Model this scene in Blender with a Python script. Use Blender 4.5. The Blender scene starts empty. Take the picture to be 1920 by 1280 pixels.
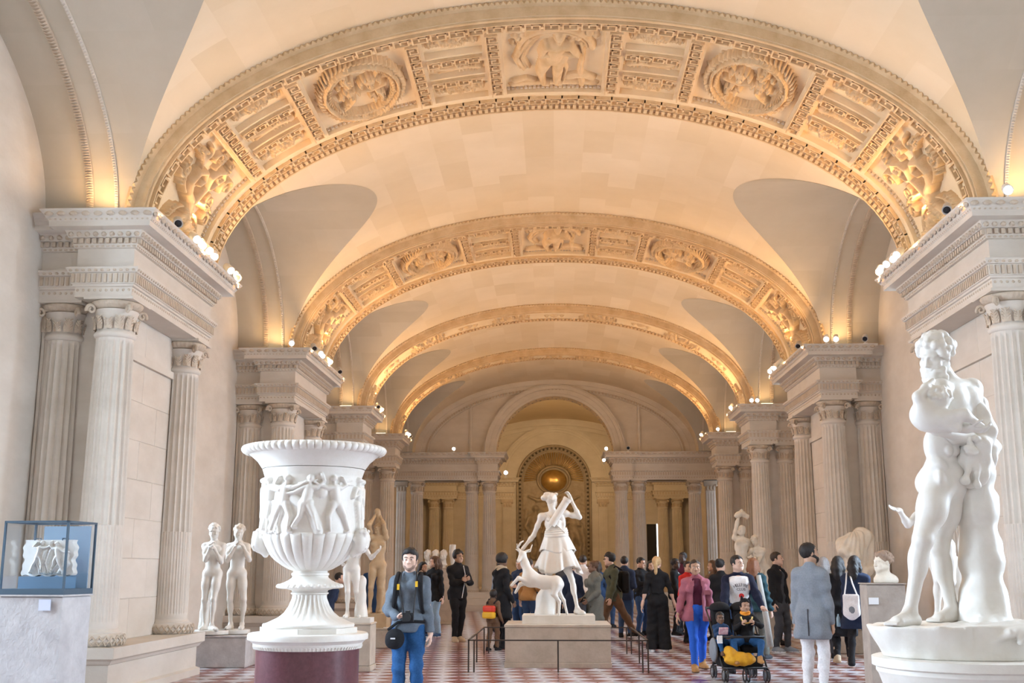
import bpy, math, random
import numpy as np
from mathutils import Matrix, Vector
random.seed(7); np.random.seed(7)
scene = bpy.context.scene
C = scene.collection
PI = math.pi

# ------------------------------------------------------------------ camera
cam_d = bpy.data.cameras.new('camera'); cam_o = bpy.data.objects.new('camera', cam_d); C.objects.link(cam_o)
cam_d.sensor_width = 36.0; cam_d.lens = 2090.0 / 1920.0 * 36.0
cam_d.clip_start = 0.1; cam_d.clip_end = 200
cam_o.location = (-0.04, 0.0, 1.47)
cam_o.rotation_euler = (math.radians(90 + 11.52), 0, math.radians(2.148))
scene.camera = cam_o

# ------------------------------------------------------------------ world, exposure
w = bpy.data.worlds.new('daylight'); scene.world = w; w.use_nodes = True
w.node_tree.nodes['Background'].inputs[0].default_value = (0.80, 0.88, 1.0, 1)
w.node_tree.nodes['Background'].inputs[1].default_value = 0.9
scene.view_settings.view_transform = 'Standard'
scene.view_settings.look = 'None'
scene.view_settings.exposure = 0.78
scene.view_settings.gamma = 1.0
scene.view_settings.use_curve_mapping = False
scene.cycles.max_bounces = 8
scene.cycles.diffuse_bounces = 5
scene.cycles.use_denoising = True
scene.cycles.sample_clamp_indirect = 4.0

# the building is scaled by U about the camera; DZ keeps camera height fixed
U, DZ = 1.25, 0.3675
GZ = DZ / U                    # the floor level before that scaling
def hall(p): return Vector((p[0] * U, p[1] * U, p[2] * U - DZ))
def light(name, kind, loc, target, energy, color, **kw):
    d = bpy.data.lights.new(name, kind); d.energy = energy; d.color = color
    for k, v in kw.items(): setattr(d, k, v)
    o = bpy.data.objects.new(name, d); C.objects.link(o)
    for q in ('size', 'size_y'):
        if kind == 'AREA' and q in kw: setattr(d, q, kw[q] * U)
    o.location = hall(loc)
    o.rotation_euler = (Vector(target) - Vector(loc)).to_track_quat('-Z', 'Y').to_euler()
    return o

# bays between the piers: (y0, y1), windows in both side walls of each bay
BAYS = [(-4.2, 1.7), (4.2, 10.6), (12.95, 17.6), (19.95, 24.05), (25.0, 29.05), (29.8, 33.4)]
DAY = (0.66, 0.82, 1.0)
WIN_POWER = {0: 3700, 1: 3200, 2: 4200, 3: 2900, 4: 900, 5: 150}
for i, (y0, y1) in enumerate(BAYS):
    yc = (y0 + y1) / 2 if i < 2 else y0 + 1.25
    for s in (-1, 1):
        k = (1.0 if i < 2 else 0.4) if s < 0 else (0.55 if i < 2 else 1.0)
        light('window_daylight', 'AREA', (s * 9.0, yc, 4.6), (0, yc, 2.4), WIN_POWER[i] * k, DAY,
              shape='RECTANGLE', size=5.0, size_y=6.0)

# ------------------------------------------------------------------ materials
MATS = {}
def _ramp(nt, a, b, p0=0.3, p1=0.7):
    r = nt.nodes.new('ShaderNodeValToRGB')
    r.color_ramp.elements[0].position = p0; r.color_ramp.elements[1].position = p1
    r.color_ramp.elements[0].color = (*a, 1); r.color_ramp.elements[1].color = (*b, 1)
    return r
def mat(name, col, col2=None, scale=4.0, rough=0.6, bump=0.0, bscale=30.0, metal=0.0, objvar=0.0, spec=0.4, detail=6,
        emit=None, estr=0.0, stretch=None, coat=0.0, sss=0.0):
    """one procedural surface: two-tone noise, fine relief, optional per-stone tint"""
    if name in MATS: return MATS[name]
    m = bpy.data.materials.new(name); m.use_nodes = True; nt = m.node_tree
    b = nt.nodes['Principled BSDF']
    b.inputs['Roughness'].default_value = rough; b.inputs['Metallic'].default_value = metal
    b.inputs['Specular IOR Level'].default_value = spec
    if coat: b.inputs['Coat Weight'].default_value = coat
    if sss:
        b.inputs['Subsurface Weight'].default_value = sss
        b.inputs['Subsurface Radius'].default_value = (0.02, 0.015, 0.01)
    out = None
    tc = nt.nodes.new('ShaderNodeTexCoord')
    vec = tc.outputs['Object']
    if stretch:
        mp = nt.nodes.new('ShaderNodeMapping'); mp.inputs['Scale'].default_value = stretch
        nt.links.new(vec, mp.inputs[0]); vec = mp.outputs[0]
    if col2 is not None:
        n = nt.nodes.new('ShaderNodeTexNoise'); n.inputs['Scale'].default_value = scale; n.inputs['Detail'].default_value = detail
        n.inputs['Roughness'].default_value = 0.62
        nt.links.new(vec, n.inputs['Vector'])
        r = _ramp(nt, col, col2); nt.links.new(n.outputs['Fac'], r.inputs[0]); out = r.outputs[0]
    if objvar:
        oi = nt.nodes.new('ShaderNodeObjectInfo')
        hs = nt.nodes.new('ShaderNodeHueSaturation')
        mr = nt.nodes.new('ShaderNodeMapRange'); mr.inputs['To Min'].default_value = 1 - objvar; mr.inputs['To Max'].default_value = 1 + objvar
        nt.links.new(oi.outputs['Random'], mr.inputs[0])
        ms = nt.nodes.new('ShaderNodeMapRange'); ms.inputs['To Min'].default_value = 1 + 1.6 * objvar; ms.inputs['To Max'].default_value = 1 - 1.6 * objvar
        nt.links.new(oi.outputs['Random'], ms.inputs[0])
        nt.links.new(mr.outputs[0], hs.inputs['Value']); nt.links.new(ms.outputs[0], hs.inputs['Saturation'])
        if out is None: hs.inputs['Color'].default_value = (*col, 1)
        else: nt.links.new(out, hs.inputs['Color'])
        out = hs.outputs[0]
    if out is None: b.inputs['Base Color'].default_value = (*col, 1)
    else: nt.links.new(out, b.inputs['Base Color'])
    if bump:
        n2 = nt.nodes.new('ShaderNodeTexNoise'); n2.inputs['Scale'].default_value = bscale; n2.inputs['Detail'].default_value = 5
        nt.links.new(tc.outputs['Object'], n2.inputs['Vector'])
        bp = nt.nodes.new('ShaderNodeBump'); bp.inputs['Strength'].default_value = bump; bp.inputs['Distance'].default_value = 0.01
        nt.links.new(n2.outputs['Fac'], bp.inputs['Height']); nt.links.new(bp.outputs[0], b.inputs['Normal'])
    if emit:
        b.inputs['Emission Color'].default_value = (*emit, 1); b.inputs['Emission Strength'].default_value = estr
    MATS[name] = m
    return m

STONE = mat('limestone', (0.565, 0.51, 0.44), (0.67, 0.615, 0.545), 1.3, 0.75, 0.25, 25, objvar=0.03, stretch=(1, 1, 2.2))
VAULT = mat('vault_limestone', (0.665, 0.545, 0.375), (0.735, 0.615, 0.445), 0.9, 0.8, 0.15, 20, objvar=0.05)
LUNST = mat('shaded_lunette_limestone', (0.45, 0.41, 0.335), (0.53, 0.485, 0.405), 0.9, 0.8, 0.15, 20, objvar=0.04)  # vault limestone greyed: the lunettes' lack of warm light is put in the colour
CARVE3 = mat('patina_shade_carving', (0.54, 0.375, 0.205), (0.70, 0.53, 0.33), 5, 0.75, 0.35, 60)  # patina brown, also standing in for shadow in reliefs and on unlit arch faces
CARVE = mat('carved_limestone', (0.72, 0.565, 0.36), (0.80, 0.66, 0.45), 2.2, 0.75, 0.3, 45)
CARVE2 = mat('carved_ornament_stone', (0.50, 0.41, 0.315), (0.60, 0.51, 0.41), 6, 0.8, 0.4, 70)
MARBLE = mat('white_marble', (0.69, 0.65, 0.58), (0.78, 0.75, 0.70), 5, 0.42, 0.12, 40, spec=0.45)
MARBLE2 = mat('aged_marble', (0.66, 0.57, 0.45), (0.80, 0.74, 0.65), 6, 0.5, 0.2, 40)
OCHRE = mat('ochre_marble', (0.47, 0.33, 0.19), (0.60, 0.45, 0.28), 4, 0.5, 0.15, 40)
PORPH = mat('purple_porphyry', (0.085, 0.022, 0.032), (0.13, 0.045, 0.055), 28, 0.28, 0.03, 60, spec=0.6)
PEDST = mat('grey_pitted_stone', (0.42, 0.40, 0.40), (0.60, 0.58, 0.575), 5, 0.7, 0.5, 35)
PEDST2 = mat('beige_pedestal_stone', (0.42, 0.36, 0.29), (0.56, 0.49, 0.41), 5, 0.7, 0.4, 30)
WHITE = mat('white_fixture', (0.82, 0.82, 0.80), rough=0.4)
BLACKM = mat('black_metal', (0.02, 0.02, 0.022), rough=0.4)
IRON = mat('dark_iron', (0.055, 0.045, 0.04), rough=0.45, metal=0.6)
LAMP_ON = mat('lamp_lens_lit', (1, 1, 1), rough=0.3, emit=(1.0, 0.96, 0.9), estr=14)
LAMP_WARM = mat('lamp_strip_lit', (1, 0.9, 0.7), rough=0.3, emit=(1.0, 0.80, 0.45), estr=4)
LAMP_OFF = mat('lamp_lens_dark', (0.02, 0.02, 0.025), rough=0.15)

def glass_mat():
    m = bpy.data.materials.new('clear_glass'); m.use_nodes = True; nt = m.node_tree
    nt.nodes.remove(nt.nodes['Principled BSDF']); o = nt.nodes['Material Output']
    t = nt.nodes.new('ShaderNodeBsdfTransparent'); t.inputs[0].default_value = (0.97, 0.985, 1.0, 1)
    g = nt.nodes.new('ShaderNodeBsdfGlossy'); g.inputs['Roughness'].default_value = 0.03
    lw = nt.nodes.new('ShaderNodeLayerWeight'); lw.inputs[0].default_value = 0.5
    pw = nt.nodes.new('ShaderNodeMath'); pw.operation = 'POWER'; pw.inputs[1].default_value = 4.0
    f = nt.nodes.new('ShaderNodeMath'); f.operation = 'MULTIPLY_ADD'; f.inputs[1].default_value = 0.5; f.inputs[2].default_value = 0.03
    nt.links.new(lw.outputs['Facing'], pw.inputs[0]); nt.links.new(pw.outputs[0], f.inputs[0])
    mx = nt.nodes.new('ShaderNodeMixShader')
    nt.links.new(f.outputs[0], mx.inputs[0]); nt.links.new(t.outputs[0], mx.inputs[1]); nt.links.new(g.outputs[0], mx.inputs[2])
    nt.links.new(mx.outputs[0], o.inputs[0]); return m
GLASS = glass_mat()

# ------------------------------------------------------------------ mesh helpers
class MB:
    """collects vertices and faces; build() links them as one mesh object"""
    def __init__(s): s.v = []; s.f = []; s.n = 0
    def add(s, v, f):
        v = np.asarray(v, float).reshape(-1, 3); s.v.append(v)
        n = s.n; s.f.extend([tuple(int(i) + n for i in q) for q in f]); s.n += len(v); return s
    def box(s, x0, x1, y0, y1, z0, z1):
        v = [(x, y, z) for z in (z0, z1) for y in (y0, y1) for x in (x0, x1)]
        return s.add(v, [(0, 2, 3, 1), (4, 5, 7, 6), (0, 1, 5, 4), (2, 6, 7, 3), (0, 4, 6, 2), (1, 3, 7, 5)])
    def grid(s, P, close_u=False, close_v=False):
        P = np.asarray(P, float); a, b = P.shape[:2]; f = []
        for i in range(a - (0 if close_u else 1)):
            i2 = (i + 1) % a
            for j in range(b - (0 if close_v else 1)):
                j2 = (j + 1) % b
                f.append((i * b + j, i * b + j2, i2 * b + j2, i2 * b + j))
        return s.add(P.reshape(-1, 3), f)
    def lathe(s, prof, seg=32, c=(0, 0, 0), rfun=None, cap=True):
        ang = np.linspace(0, 2 * PI, seg, endpoint=False)
        P = np.zeros((len(prof), seg, 3))
        for i, (r, z) in enumerate(prof):
            rr = r if rfun is None else rfun(r, z, ang)
            P[i, :, 0] = c[0] + rr * np.cos(ang); P[i, :, 1] = c[1] + rr * np.sin(ang); P[i, :, 2] = c[2] + z
        n0 = s.n
        s.grid(P, close_v=True)
        if cap:
            m = len(prof)
            s.f.append(tuple(n0 + j for j in range(seg))[::-1]); s.f.append(tuple(n0 + (m - 1) * seg + j for j in range(seg)))
        return s
    def tube(s, pts, r, seg=8, cap=True):
        pts = np.asarray(pts, float); n = len(pts)
        rr = np.broadcast_to(np.asarray(r, float), (n,))
        T = np.gradient(pts, axis=0); T /= np.maximum(np.linalg.norm(T, axis=1, keepdims=True), 1e-9)
        up = np.array([0, 0, 1.0]) if abs(T[0, 2]) < 0.9 else np.array([1.0, 0, 0])
        ang = np.linspace(0, 2 * PI, seg, endpoint=False); P = np.zeros((n, seg, 3)); N = None
        for i in range(n):
            N = (up if N is None else N); N = N - T[i] * N.dot(T[i]); N /= max(np.linalg.norm(N), 1e-9); B = np.cross(T[i], N)
            P[i] = pts[i] + rr[i] * (np.cos(ang)[:, None] * N + np.sin(ang)[:, None] * B)
        n0 = s.n; s.grid(P, close_v=True)
        if cap:
            s.f.append(tuple(n0 + j for j in range(seg))[::-1]); s.f.append(tuple(n0 + (n - 1) * seg + j for j in range(seg)))
        return s
    def ball(s, c, r, nu=6, nv=8):
        r = np.broadcast_to(np.asarray(r, float), (3,)); u = np.linspace(0.01, PI - 0.01, nu); v = np.linspace(0, 2 * PI, nv, endpoint=False)
        P = np.stack([np.outer(np.sin(u), np.cos(v)) * r[0] + c[0], np.outer(np.sin(u), np.sin(v)) * r[1] + c[1], np.outer(np.cos(u), np.ones(nv)) * r[2] + c[2]], -1)
        return s.grid(P[::-1], close_v=True)
    def verts(s): return np.concatenate(s.v) if s.v else np.zeros((0, 3))
    def xf(s, fn):
        s.v = [fn(s.verts())]; return s
    def build(s, name, m, parent=None, smooth=False, auto=None):
        me = mesh_data(name, s.verts(), s.f, m, smooth, auto)
        return link(name, me, parent)
def mesh_data(name, v, f, m, smooth=False, auto=None):
    me = bpy.data.meshes.new(name); me.from_pydata(np.asarray(v).tolist(), [], f); me.update()
    if m: me.materials.append(m)
    if smooth:
        me.polygons.foreach_set('use_smooth', [True] * len(me.polygons))
        if auto:
            try: me.set_sharp_from_angle(angle=math.radians(auto))
            except Exception: pass
    return me
def link(name, me, parent=None):
    o = bpy.data.objects.new(name, me); C.objects.link(o)
    if parent is not None: o.parent = parent
    return o
def tag(o, label=None, cat=None, group=None, kind=None):
    if label: o['label'] = label
    if cat: o['category'] = cat
    if group: o['group'] = group
    if kind: o['kind'] = kind
    return o
def thing(name, label, cat, loc=(0, 0, 0), rz=0.0, group=None, kind=None):
    o = bpy.data.objects.new(name, None); C.objects.link(o); o.empty_display_size = 0.1
    o.location = loc; o.rotation_euler = (0, 0, rz)
    return tag(o, label, cat, group, kind)
def copy_tree(o, parent=None):
    c = o.copy(); C.objects.link(c); c.parent = parent
    for ch in list(o.children): copy_tree(ch, c)
    return c
def rot(ax, a):
    return np.array(Matrix.Rotation(a, 3, ax))
# ================================================================== architecture
ZC = 4.91                      # top of the cornices, springing of the vault
AA, AB = 4.15, 2.15            # transverse arches (half span, rise)
VA, VB = 4.30, 2.30            # vault
XW = 5.15                      # side walls
ARCHES = [(1.7, 4.2), (10.6, 12.95), (17.6, 19.95), (24.05, 25.0), (29.05, 29.8)]
# frieze faces of the piers
PIERS = [(1.6, 4.3), (10.5, 13.0), (17.5, 20.0), (23.95, 25.1), (28.95, 29.9)]
LAND = {(1, -1): 'pier by the glass case', (1, 1): 'pier by the bearded statue', (2, -1): 'pier behind the great vase', (2, 1): 'pier by the headless statue',
        (3, -1): 'third pier on the vase side', (3, 1): 'third pier on the bearded statue side', (4, -1): 'last pier on the vase side', (4, 1): 'last pier on the bearded statue side'}

def sweep(path, prof, s=1):
    """mitred moulding along an open plan path; prof = (outward, z)"""
    p = np.asarray(path, float); n = len(p); M = np.zeros_like(p)
    d = p[1:] - p[:-1]; d /= np.linalg.norm(d, axis=1, keepdims=True); nr = np.stack([-d[:, 1], d[:, 0]], 1)
    for i in range(n):
        if i == 0: M[i] = nr[0]
        elif i == n - 1: M[i] = nr[-1]
        else:
            b = nr[i - 1] + nr[i]; M[i] = b / max(b.dot(nr[i]), 1e-6)
    P = np.zeros((n, len(prof), 3))
    for j, (o, z) in enumerate(prof):
        P[:, j, 0] = (p[:, 0] + M[:, 0] * o) * s; P[:, j, 1] = p[:, 1] + M[:, 1] * o; P[:, j, 2] = z
    return P
def offset_path(path, o): return sweep(path, [(o, 0)])[:, 0, :2]
def row(mb, path, o, z0, z1, pitch, w, depth, s=1, shape='box', minlen=0.3):
    """a row of small carved pieces standing proud of a moulding"""
    q = offset_path(path, o)
    for i in range(len(q) - 1):
        a, b = q[i], q[i + 1]; L = np.linalg.norm(b - a)
        if L < minlen: continue
        d = (b - a) / L; nrm = np.array([-d[1], d[0]]); k = max(1, int(L / pitch)); st = L / k
        for j in range(k):
            c = a + d * st * (j + .5)
            if shape == 'box':
                e0 = c - d * w / 2; e1 = c + d * w / 2
                v = [(*e0, z0), (*e1, z0), (*e1, z1), (*e0, z1)]
                v += [(x + nrm[0] * depth, y + nrm[1] * depth, z) for x, y, z in v]
                v = np.array(v); v[:, 0] *= s
                mb.add(v, [(4, 5, 6, 7), (0, 1, 5, 4), (1, 2, 6, 5), (2, 3, 7, 6), (3, 0, 4, 7)])
            else:   # egg: low pyramid-dome
                zc = (z0 + z1) / 2; hz = (z1 - z0) / 2; v = []
                for m in range(8):
                    an = m * PI / 4; e = c + d * w / 2 * math.cos(an); v.append((e[0], e[1], zc + hz * math.sin(an)))
                for m in range(8):
                    an = m * PI / 4; e = c + d * w * .32 * math.cos(an) + nrm * depth * .8; v.append((e[0], e[1], zc + hz * .62 * math.sin(an)))
                e = c + nrm * depth; v.append((e[0], e[1], zc)); v = np.array(v); v[:, 0] *= s
                f = [(m, (m + 1) % 8, 8 + (m + 1) % 8, 8 + m) for m in range(8)] + [(8 + m, 8 + (m + 1) % 8, 16) for m in range(8)]
                mb.add(v, f)

def pier_path(yn, yf):
    return [(XW + .1, yn + .12), (4.74, yn + .12), (4.74, yn), (4.17, yn), (4.17, yf), (4.74, yf), (4.74, yf - .12), (XW + .1, yf - .12)]

trim_no = [0]
def entablature(path, s, detail=1.0, label=None):
    trim_no[0] += 1
    root = thing('trim_%d' % trim_no[0], label or 'carved limestone entablature', 'trim', kind='structure')
    z = 4.09
    arch_p = [(-.3, z), (0.0, z), (0.0, z + .10), (.02, z + .105), (.02, z + .125), (.035, z + .13), (.035, z + .235), (.055, z + .24), (.075, z + .275), (.075, z + .29), (0, z + .295)]
    MB().grid(sweep(path, arch_p, s)).build('architrave', STONE, root)
    MB().grid(sweep(path, [(0, z + .295), (0, z + .49)], s)).build('frieze', STONE, root)
    corn = [(0, z + .49), (.03, z + .495), (.035, z + .525), (.04, z + .53), (.04, z + .585), (.075, z + .59), (.10, z + .65), (.105, z + .655),
            (.215, z + .662), (.215, z + .715), (.222, z + .72), (.235, z + .74), (.24, z + .745), (.255, z + .775), (.285, z + .805), (.29, z + .82), (-.4, z + .82)]
    MB().grid(sweep(path, corn, s)).build('cornice', STONE, root)
    def r(name, *a, **k):
        m = MB(); row(m, path, *a, s=s, **k)
        if m.n: tag(m.build(name, CARVE2, root), kind='stuff')
    r('dentil_row', .04, z + .533, z + .583, .062 / detail, .036 / detail, .03)
    r('egg_row', .085, z + .592, z + .648, .08 / detail, .06 / detail, .03, shape='egg')
    r('leaf_row', .262, z + .75, z + .808, .11 / detail, .09 / detail, .022, shape='egg')
    r('bead_row', .222, z + .72, z + .742, .05 / detail, .034 / detail, .012, shape='egg')
    r('flute_row', .035, z + .14, z + .225, .05 / detail, .026 / detail, .014)
    r('leaf_bead_row', .06, z + .245, z + .275, .06 / detail, .045 / detail, .018, shape='egg')
    r('lower_bead_row', .03, z + .498, z + .522, .05 / detail, .038 / detail, .012, shape='egg')
    r('fascia_bead_row', .0, z + .055, z + .085, .055 / detail, .03 / detail, .008, shape='egg')
    return root

# ---- columns
def column_proto(label, group):
    root = thing('fluted_column', label, 'column', group=group)
    m = MB(); base = [(.255, 0), (.275, .02), (.285, .055), (.275, .09), (.255, .11), (.235, .115), (.235, .13), (.222, .14), (.218, .16)]
    m.lathe(base, 40)
    b = m.build('base', STONE, root, smooth=True, auto=50)
    g = MB()
    for k in range(28):            # plaited torus
        a = k * 2 * PI / 28; t = np.linspace(-1, 1, 5)
        for sg in (-1, 1):
            aa = a + sg * t * .13; zz = .055 + t * .045; rr = .278 + .012 * (1 - t ** 2)
            g.tube(np.stack([rr * np.cos(aa), rr * np.sin(aa), zz], 1), .008, 4)
    g.build('plaited_band', CARVE2, b)
    NF = 20; SEG = NF * 8
    def rf(r, z, ang):
        x = (ang * NF / (2 * PI)) % 1.0; u = np.abs(x - .5) / .42
        d = np.where(u < 1, np.sqrt(np.maximum(0, 1 - u ** 2)), 0)
        ends = min(1.0, max(0.0, (z - .2) / .03), max(0.0, (2.93 - z) / .04)); ends = max(0., ends)
        if z < 1.12: d = d * .55 - .42 * np.where(u < .6, np.sqrt(np.maximum(0, 1 - (u / .6) ** 2)), 0)
        return r - .024 * d * ends
    def rad(z):
        t = (z - .16) / 2.8; return .212 - .032 * max(0, t) ** 1.6
    zs = [.16, .19, .2, .215, .23, .5, .8, 1.10, 1.119, 1.121, 1.14, 1.5, 1.9, 2.3, 2.6, 2.86, 2.89, 2.91, 2.93, 2.96]
    m = MB(); m.lathe([(rad(z), z) for z in zs], SEG, rfun=rf, cap=False); m.build('shaft', STONE, root, smooth=True, auto=40)
    m = MB(); m.lathe([(.18, 2.94), (.197, 2.955), (.204, 2.975), (.197, 2.995), (.182, 3.01), (.18, 3.03), (.185, 3.12), (.205, 3.2), (.215, 3.22), (.19, 3.225)], 40)
    cap = m.build('capital', STONE, root, smooth=True, auto=50)
    def lipf(r, z, ang): return r + .010 * np.abs(np.cos(ang * 16)) * (1 if 3.235 < z < 3.3 else 0)
    MB().lathe([(.18, 3.222), (.205, 3.235), (.228, 3.26), (.243, 3.29), (.24, 3.303), (.2, 3.306)], 128, rfun=lipf).build('tongue_ring', CARVE2, cap, smooth=True)
    a = MB(); a.box(-.245, .245, -.245, .245, 3.306, 3.335); a.build('abacus', STONE, cap)
    lf = MB()
    for k in range(12):
        an = k * 2 * PI / 12; big = k % 3 != 0; h = .15 if big else .11
        t = np.linspace(0, 1, 7); ww = (.042 if big else .036) * np.sin(np.clip(.25 + t * .75, 0, 1) * PI) ** .6 + .004
        rr = .184 + .012 + .03 * t ** 3; zz = 3.02 + h * t - .02 * np.maximum(0, t - .8) * 4
        P = np.zeros((7, 5, 3))
        for j, u in enumerate((-1, -.5, 0, .5, 1)):
            off = ww * u; bul = .012 * (1 - abs(u)) + (.006 if j == 2 else 0)
            P[:, j, 0] = (rr + bul) * math.cos(an) - off * math.sin(an); P[:, j, 1] = (rr + bul) * math.sin(an) + off * math.cos(an); P[:, j, 2] = zz
        lf.grid(P)
        for q in (-1, 1):          # serrations
            for e in range(4):
                z0 = 3.035 + h * .2 * e
                c0 = np.array([(.2 + .005 * e) * math.cos(an), (.2 + .005 * e) * math.sin(an), z0]); sd = np.array([-math.sin(an), math.cos(an), 0]) * q
                lf.tube([c0 + sd * .008, c0 + sd * .028 + [0, 0, .02], c0 + sd * .04 + [0, 0, .03]], [.006, .007, .003], 4)
    lf.build('acanthus_leaves', CARVE2, cap, smooth=True)
    for k in range(4):
        an = PI / 4 + k * PI / 2; t = np.linspace(0, 1, 22); th = t * 2.6 * PI; r = .05 * (1 - .75 * t)
        cx = .262; P = np.stack([(cx + r * np.cos(th - .5)) * math.cos(an), (cx + r * np.cos(th - .5)) * math.sin(an), 3.215 + r * np.sin(th - .5) * 1.0], 1)
        MB().tube(P, .02 - .008 * t, 6).build('volute', CARVE2, cap, smooth=True)
    return root
COL = [None]
def put_column(x, y, z, label, group):
    if COL[0] is None:
        COL[0] = column_proto(label, group); o = COL[0]
    else: o = copy_tree(COL[0])
    o.location = (x, y, z); o.rotation_euler = (0, 0, 0); o['label'] = label; o['group'] = group
    return o

def pilaster(x, y, w, d, z0, z1, root, facing=-1):
    m = MB(); m.box(x - w / 2, x + w / 2, min(y, y + facing * d), max(y, y + facing * d), z0 + .14, z1 - .3); m.build('pilaster_shaft', STONE, root)
    m = MB()
    n = 4
    for i in range(n):
        xx = x - w / 2 + w * (i + .5) / n; m.box(xx - w / n * .3, xx + w / n * .3, y + facing * (d + .012), y + facing * d, z0 + .2, z1 - .36)
    m.build('pilaster_fillets', STONE, root)
    m = MB(); m.box(x - w / 2 - .03, x + w / 2 + .03, y + facing * (d + .03), y, z0, z0 + .14); m.build('pilaster_base', STONE, root)
    m = MB(); yy = sorted((y, y + facing * (d + .03)))
    m.box(x - w / 2 - .005, x + w / 2 + .005, *sorted((y, y + facing * (d + .01))), z1 - .3, z1 - .1)
    m.box(x - w / 2 - .05, x + w / 2 + .05, *sorted((y, y + facing * (d + .05))), z1 - .1, z1)
    for q in (-1, 1): m.ball((x + q * (w / 2 + .03), y + facing * (d + .02), z1 - .13), (.04, .04, .04), 6, 8)
    for i in range(3): m.ball((x + (i - 1) * w * .32, y + facing * (d + .01), z1 - .21), (w * .13, .03, .07), 6, 8)
    m.build('pilaster_capital', CARVE2, root)

def block_wall(name, root, m, u0, u1, z0, z1, fn, cw=1.0, ch=.42, seed=0, mat_=None):
    """ashlar face: every stone its own piece; fn maps (u, z, depth) to a point"""
    rnd = random.Random(seed); nz = max(1, round((z1 - z0) / ch)); hz = (z1 - z0) / nz
    for i in range(nz):
        n = max(1, round((u1 - u0) / cw)); edges = [u0 + (u1 - u0) * j / n for j in range(n + 1)]
        if i % 2 and n > 1: edges = [u0] + [(a + b) / 2 for a, b in zip(edges[:-1], edges[1:])] + [u1]
        for a, b in zip(edges[:-1], edges[1:]):
            za, zb = z0 + i * hz, z0 + (i + 1) * hz; g = .0015; e = .006; d = rnd.uniform(0, .0015)
            v = [fn(a + g, za + g, 0), fn(b - g, za + g, 0), fn(b - g, zb - g, 0), fn(a + g, zb - g, 0),
                 fn(a + e, za + e, .004 + d), fn(b - e, za + e, .004 + d), fn(b - e, zb - e, .004 + d), fn(a + e, zb - e, .004 + d)]
            link('stone_block', mesh_data('stone_block', v, [(4, 5, 6, 7), (0, 1, 5, 4), (1, 2, 6, 5), (2, 3, 7, 6), (3, 0, 4, 7)], mat_ or STONE), root)

wall_no = [0]
for pi, (yn, yf) in enumerate(PIERS):
    for s in (-1, 1):
        path = pier_path(yn, yf)
        core = thing('wall_pier_%d' % (wall_no[0] + 1), 'limestone pier wall', 'wall', kind='structure'); wall_no[0] += 1
        m = MB(); m.box(*sorted((s * 4.47, s * (XW + .1))), yn + .34, yf - .34, .7, 4.5); m.build('pier_core', STONE, core)
        # plinth under the columns
        pl = [(.02, GZ), (.02, GZ + .07), (.0, GZ + .08), (-.02, GZ + .09), (-.02, .60), (0, .61), (.02, .64), (.05, .66), (.05, .76), (-.4, .76)]
        MB().grid(sweep(path, [(o + .06, z) for o, z in pl], s)).build('plinth', STONE, core)
        if pi == 0:
            entablature(path, s, .6, 'carved entablature of the pier behind the viewer')
            continue
        if yf - yn > 2:            # stones of the hall-side wall between the columns
            block_wall('stone', core, None, yn + .34, yf - .34, .76, 3.62, lambda u, z, d, s=s: (s * (4.47 - d - .001), u, z), .95, .41, 10 * pi + s)
            block_wall('stone', core, None, yn + .34, yf - .34, 3.70, 4.09, lambda u, z, d, s=s: (s * (4.47 - d - .001), u, z), .95, .41, 10 * pi + s)
            m = MB(); m.box(*sorted((s * 4.43, s * 4.47)), yn + .34, yf - .34, 3.62, 3.70); m.build('impost_band', STONE, core)
        # wall strip beside the pilaster, facing the hall's length
        pilaster(s * 5.06, yn + .34, .17, .1, .76, 4.09, core)
        lm = LAND[(pi, s)]
        entablature(path, s, 1.0 if pi < 3 else .7, 'carved entablature with dentils above the ' + lm)
        g = 'fluted columns of the piers'
        put_column(s * 4.39, yn + .22, .76, 'fluted column at the hall corner of the ' + lm + ', away from the end niche', g)
        put_column(s * 4.96, yn + .36, .76, 'fluted column next to the wall pilaster of the ' + lm, g)
        if yf - yn > 2:
            put_column(s * 4.39, yf - .22, .76, 'fluted column at the hall corner of the ' + lm + ', towards the end niche', g)

# ---- transverse arches: soffit drawn flat (s along the curve, t along the hall, h proud) and bent onto the ellipse
_th = np.linspace(-PI / 2, PI / 2, 2001)
_ds = np.sqrt((AA * np.cos(_th)) ** 2 + (AB * np.sin(_th)) ** 2)
_s = np.concatenate([[0], np.cumsum((_ds[1:] + _ds[:-1]) / 2 * (_th[1] - _th[0]))]); ARCL = _s[-1]; _s -= ARCL / 2
def bend(P):
    P = np.asarray(P, float).reshape(-1, 3); th = np.interp(P[:, 0], _s, _th)
    nx, nz = -np.sin(th) / AA, -np.cos(th) / AB; L = np.sqrt(nx ** 2 + nz ** 2)
    return np.stack([AA * np.sin(th) + nx / L * P[:, 2], P[:, 1], ZC + AB * np.cos(th) + nz / L * P[:, 2]], 1)
class FB(MB):
    def slab(s, s0, s1, t0, t1, h0, h1, step=.16):
        n = max(1, int(math.ceil((s1 - s0) / step))); xs = np.linspace(s0, s1, n + 1)
        P = np.array([[(x, t0, h0), (x, t0, h1), (x, t1, h1), (x, t1, h0)] for x in xs])
        n0 = s.n; s.grid(P); s.f += [(n0, n0 + 1, n0 + 2, n0 + 3), tuple(n0 + 4 * n + j for j in (3, 2, 1, 0))]
        return s
    def out(s, name, m, parent, smooth=False, auto=None):
        s.xf(bend); return s.build(name, m, parent, smooth, auto)
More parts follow.
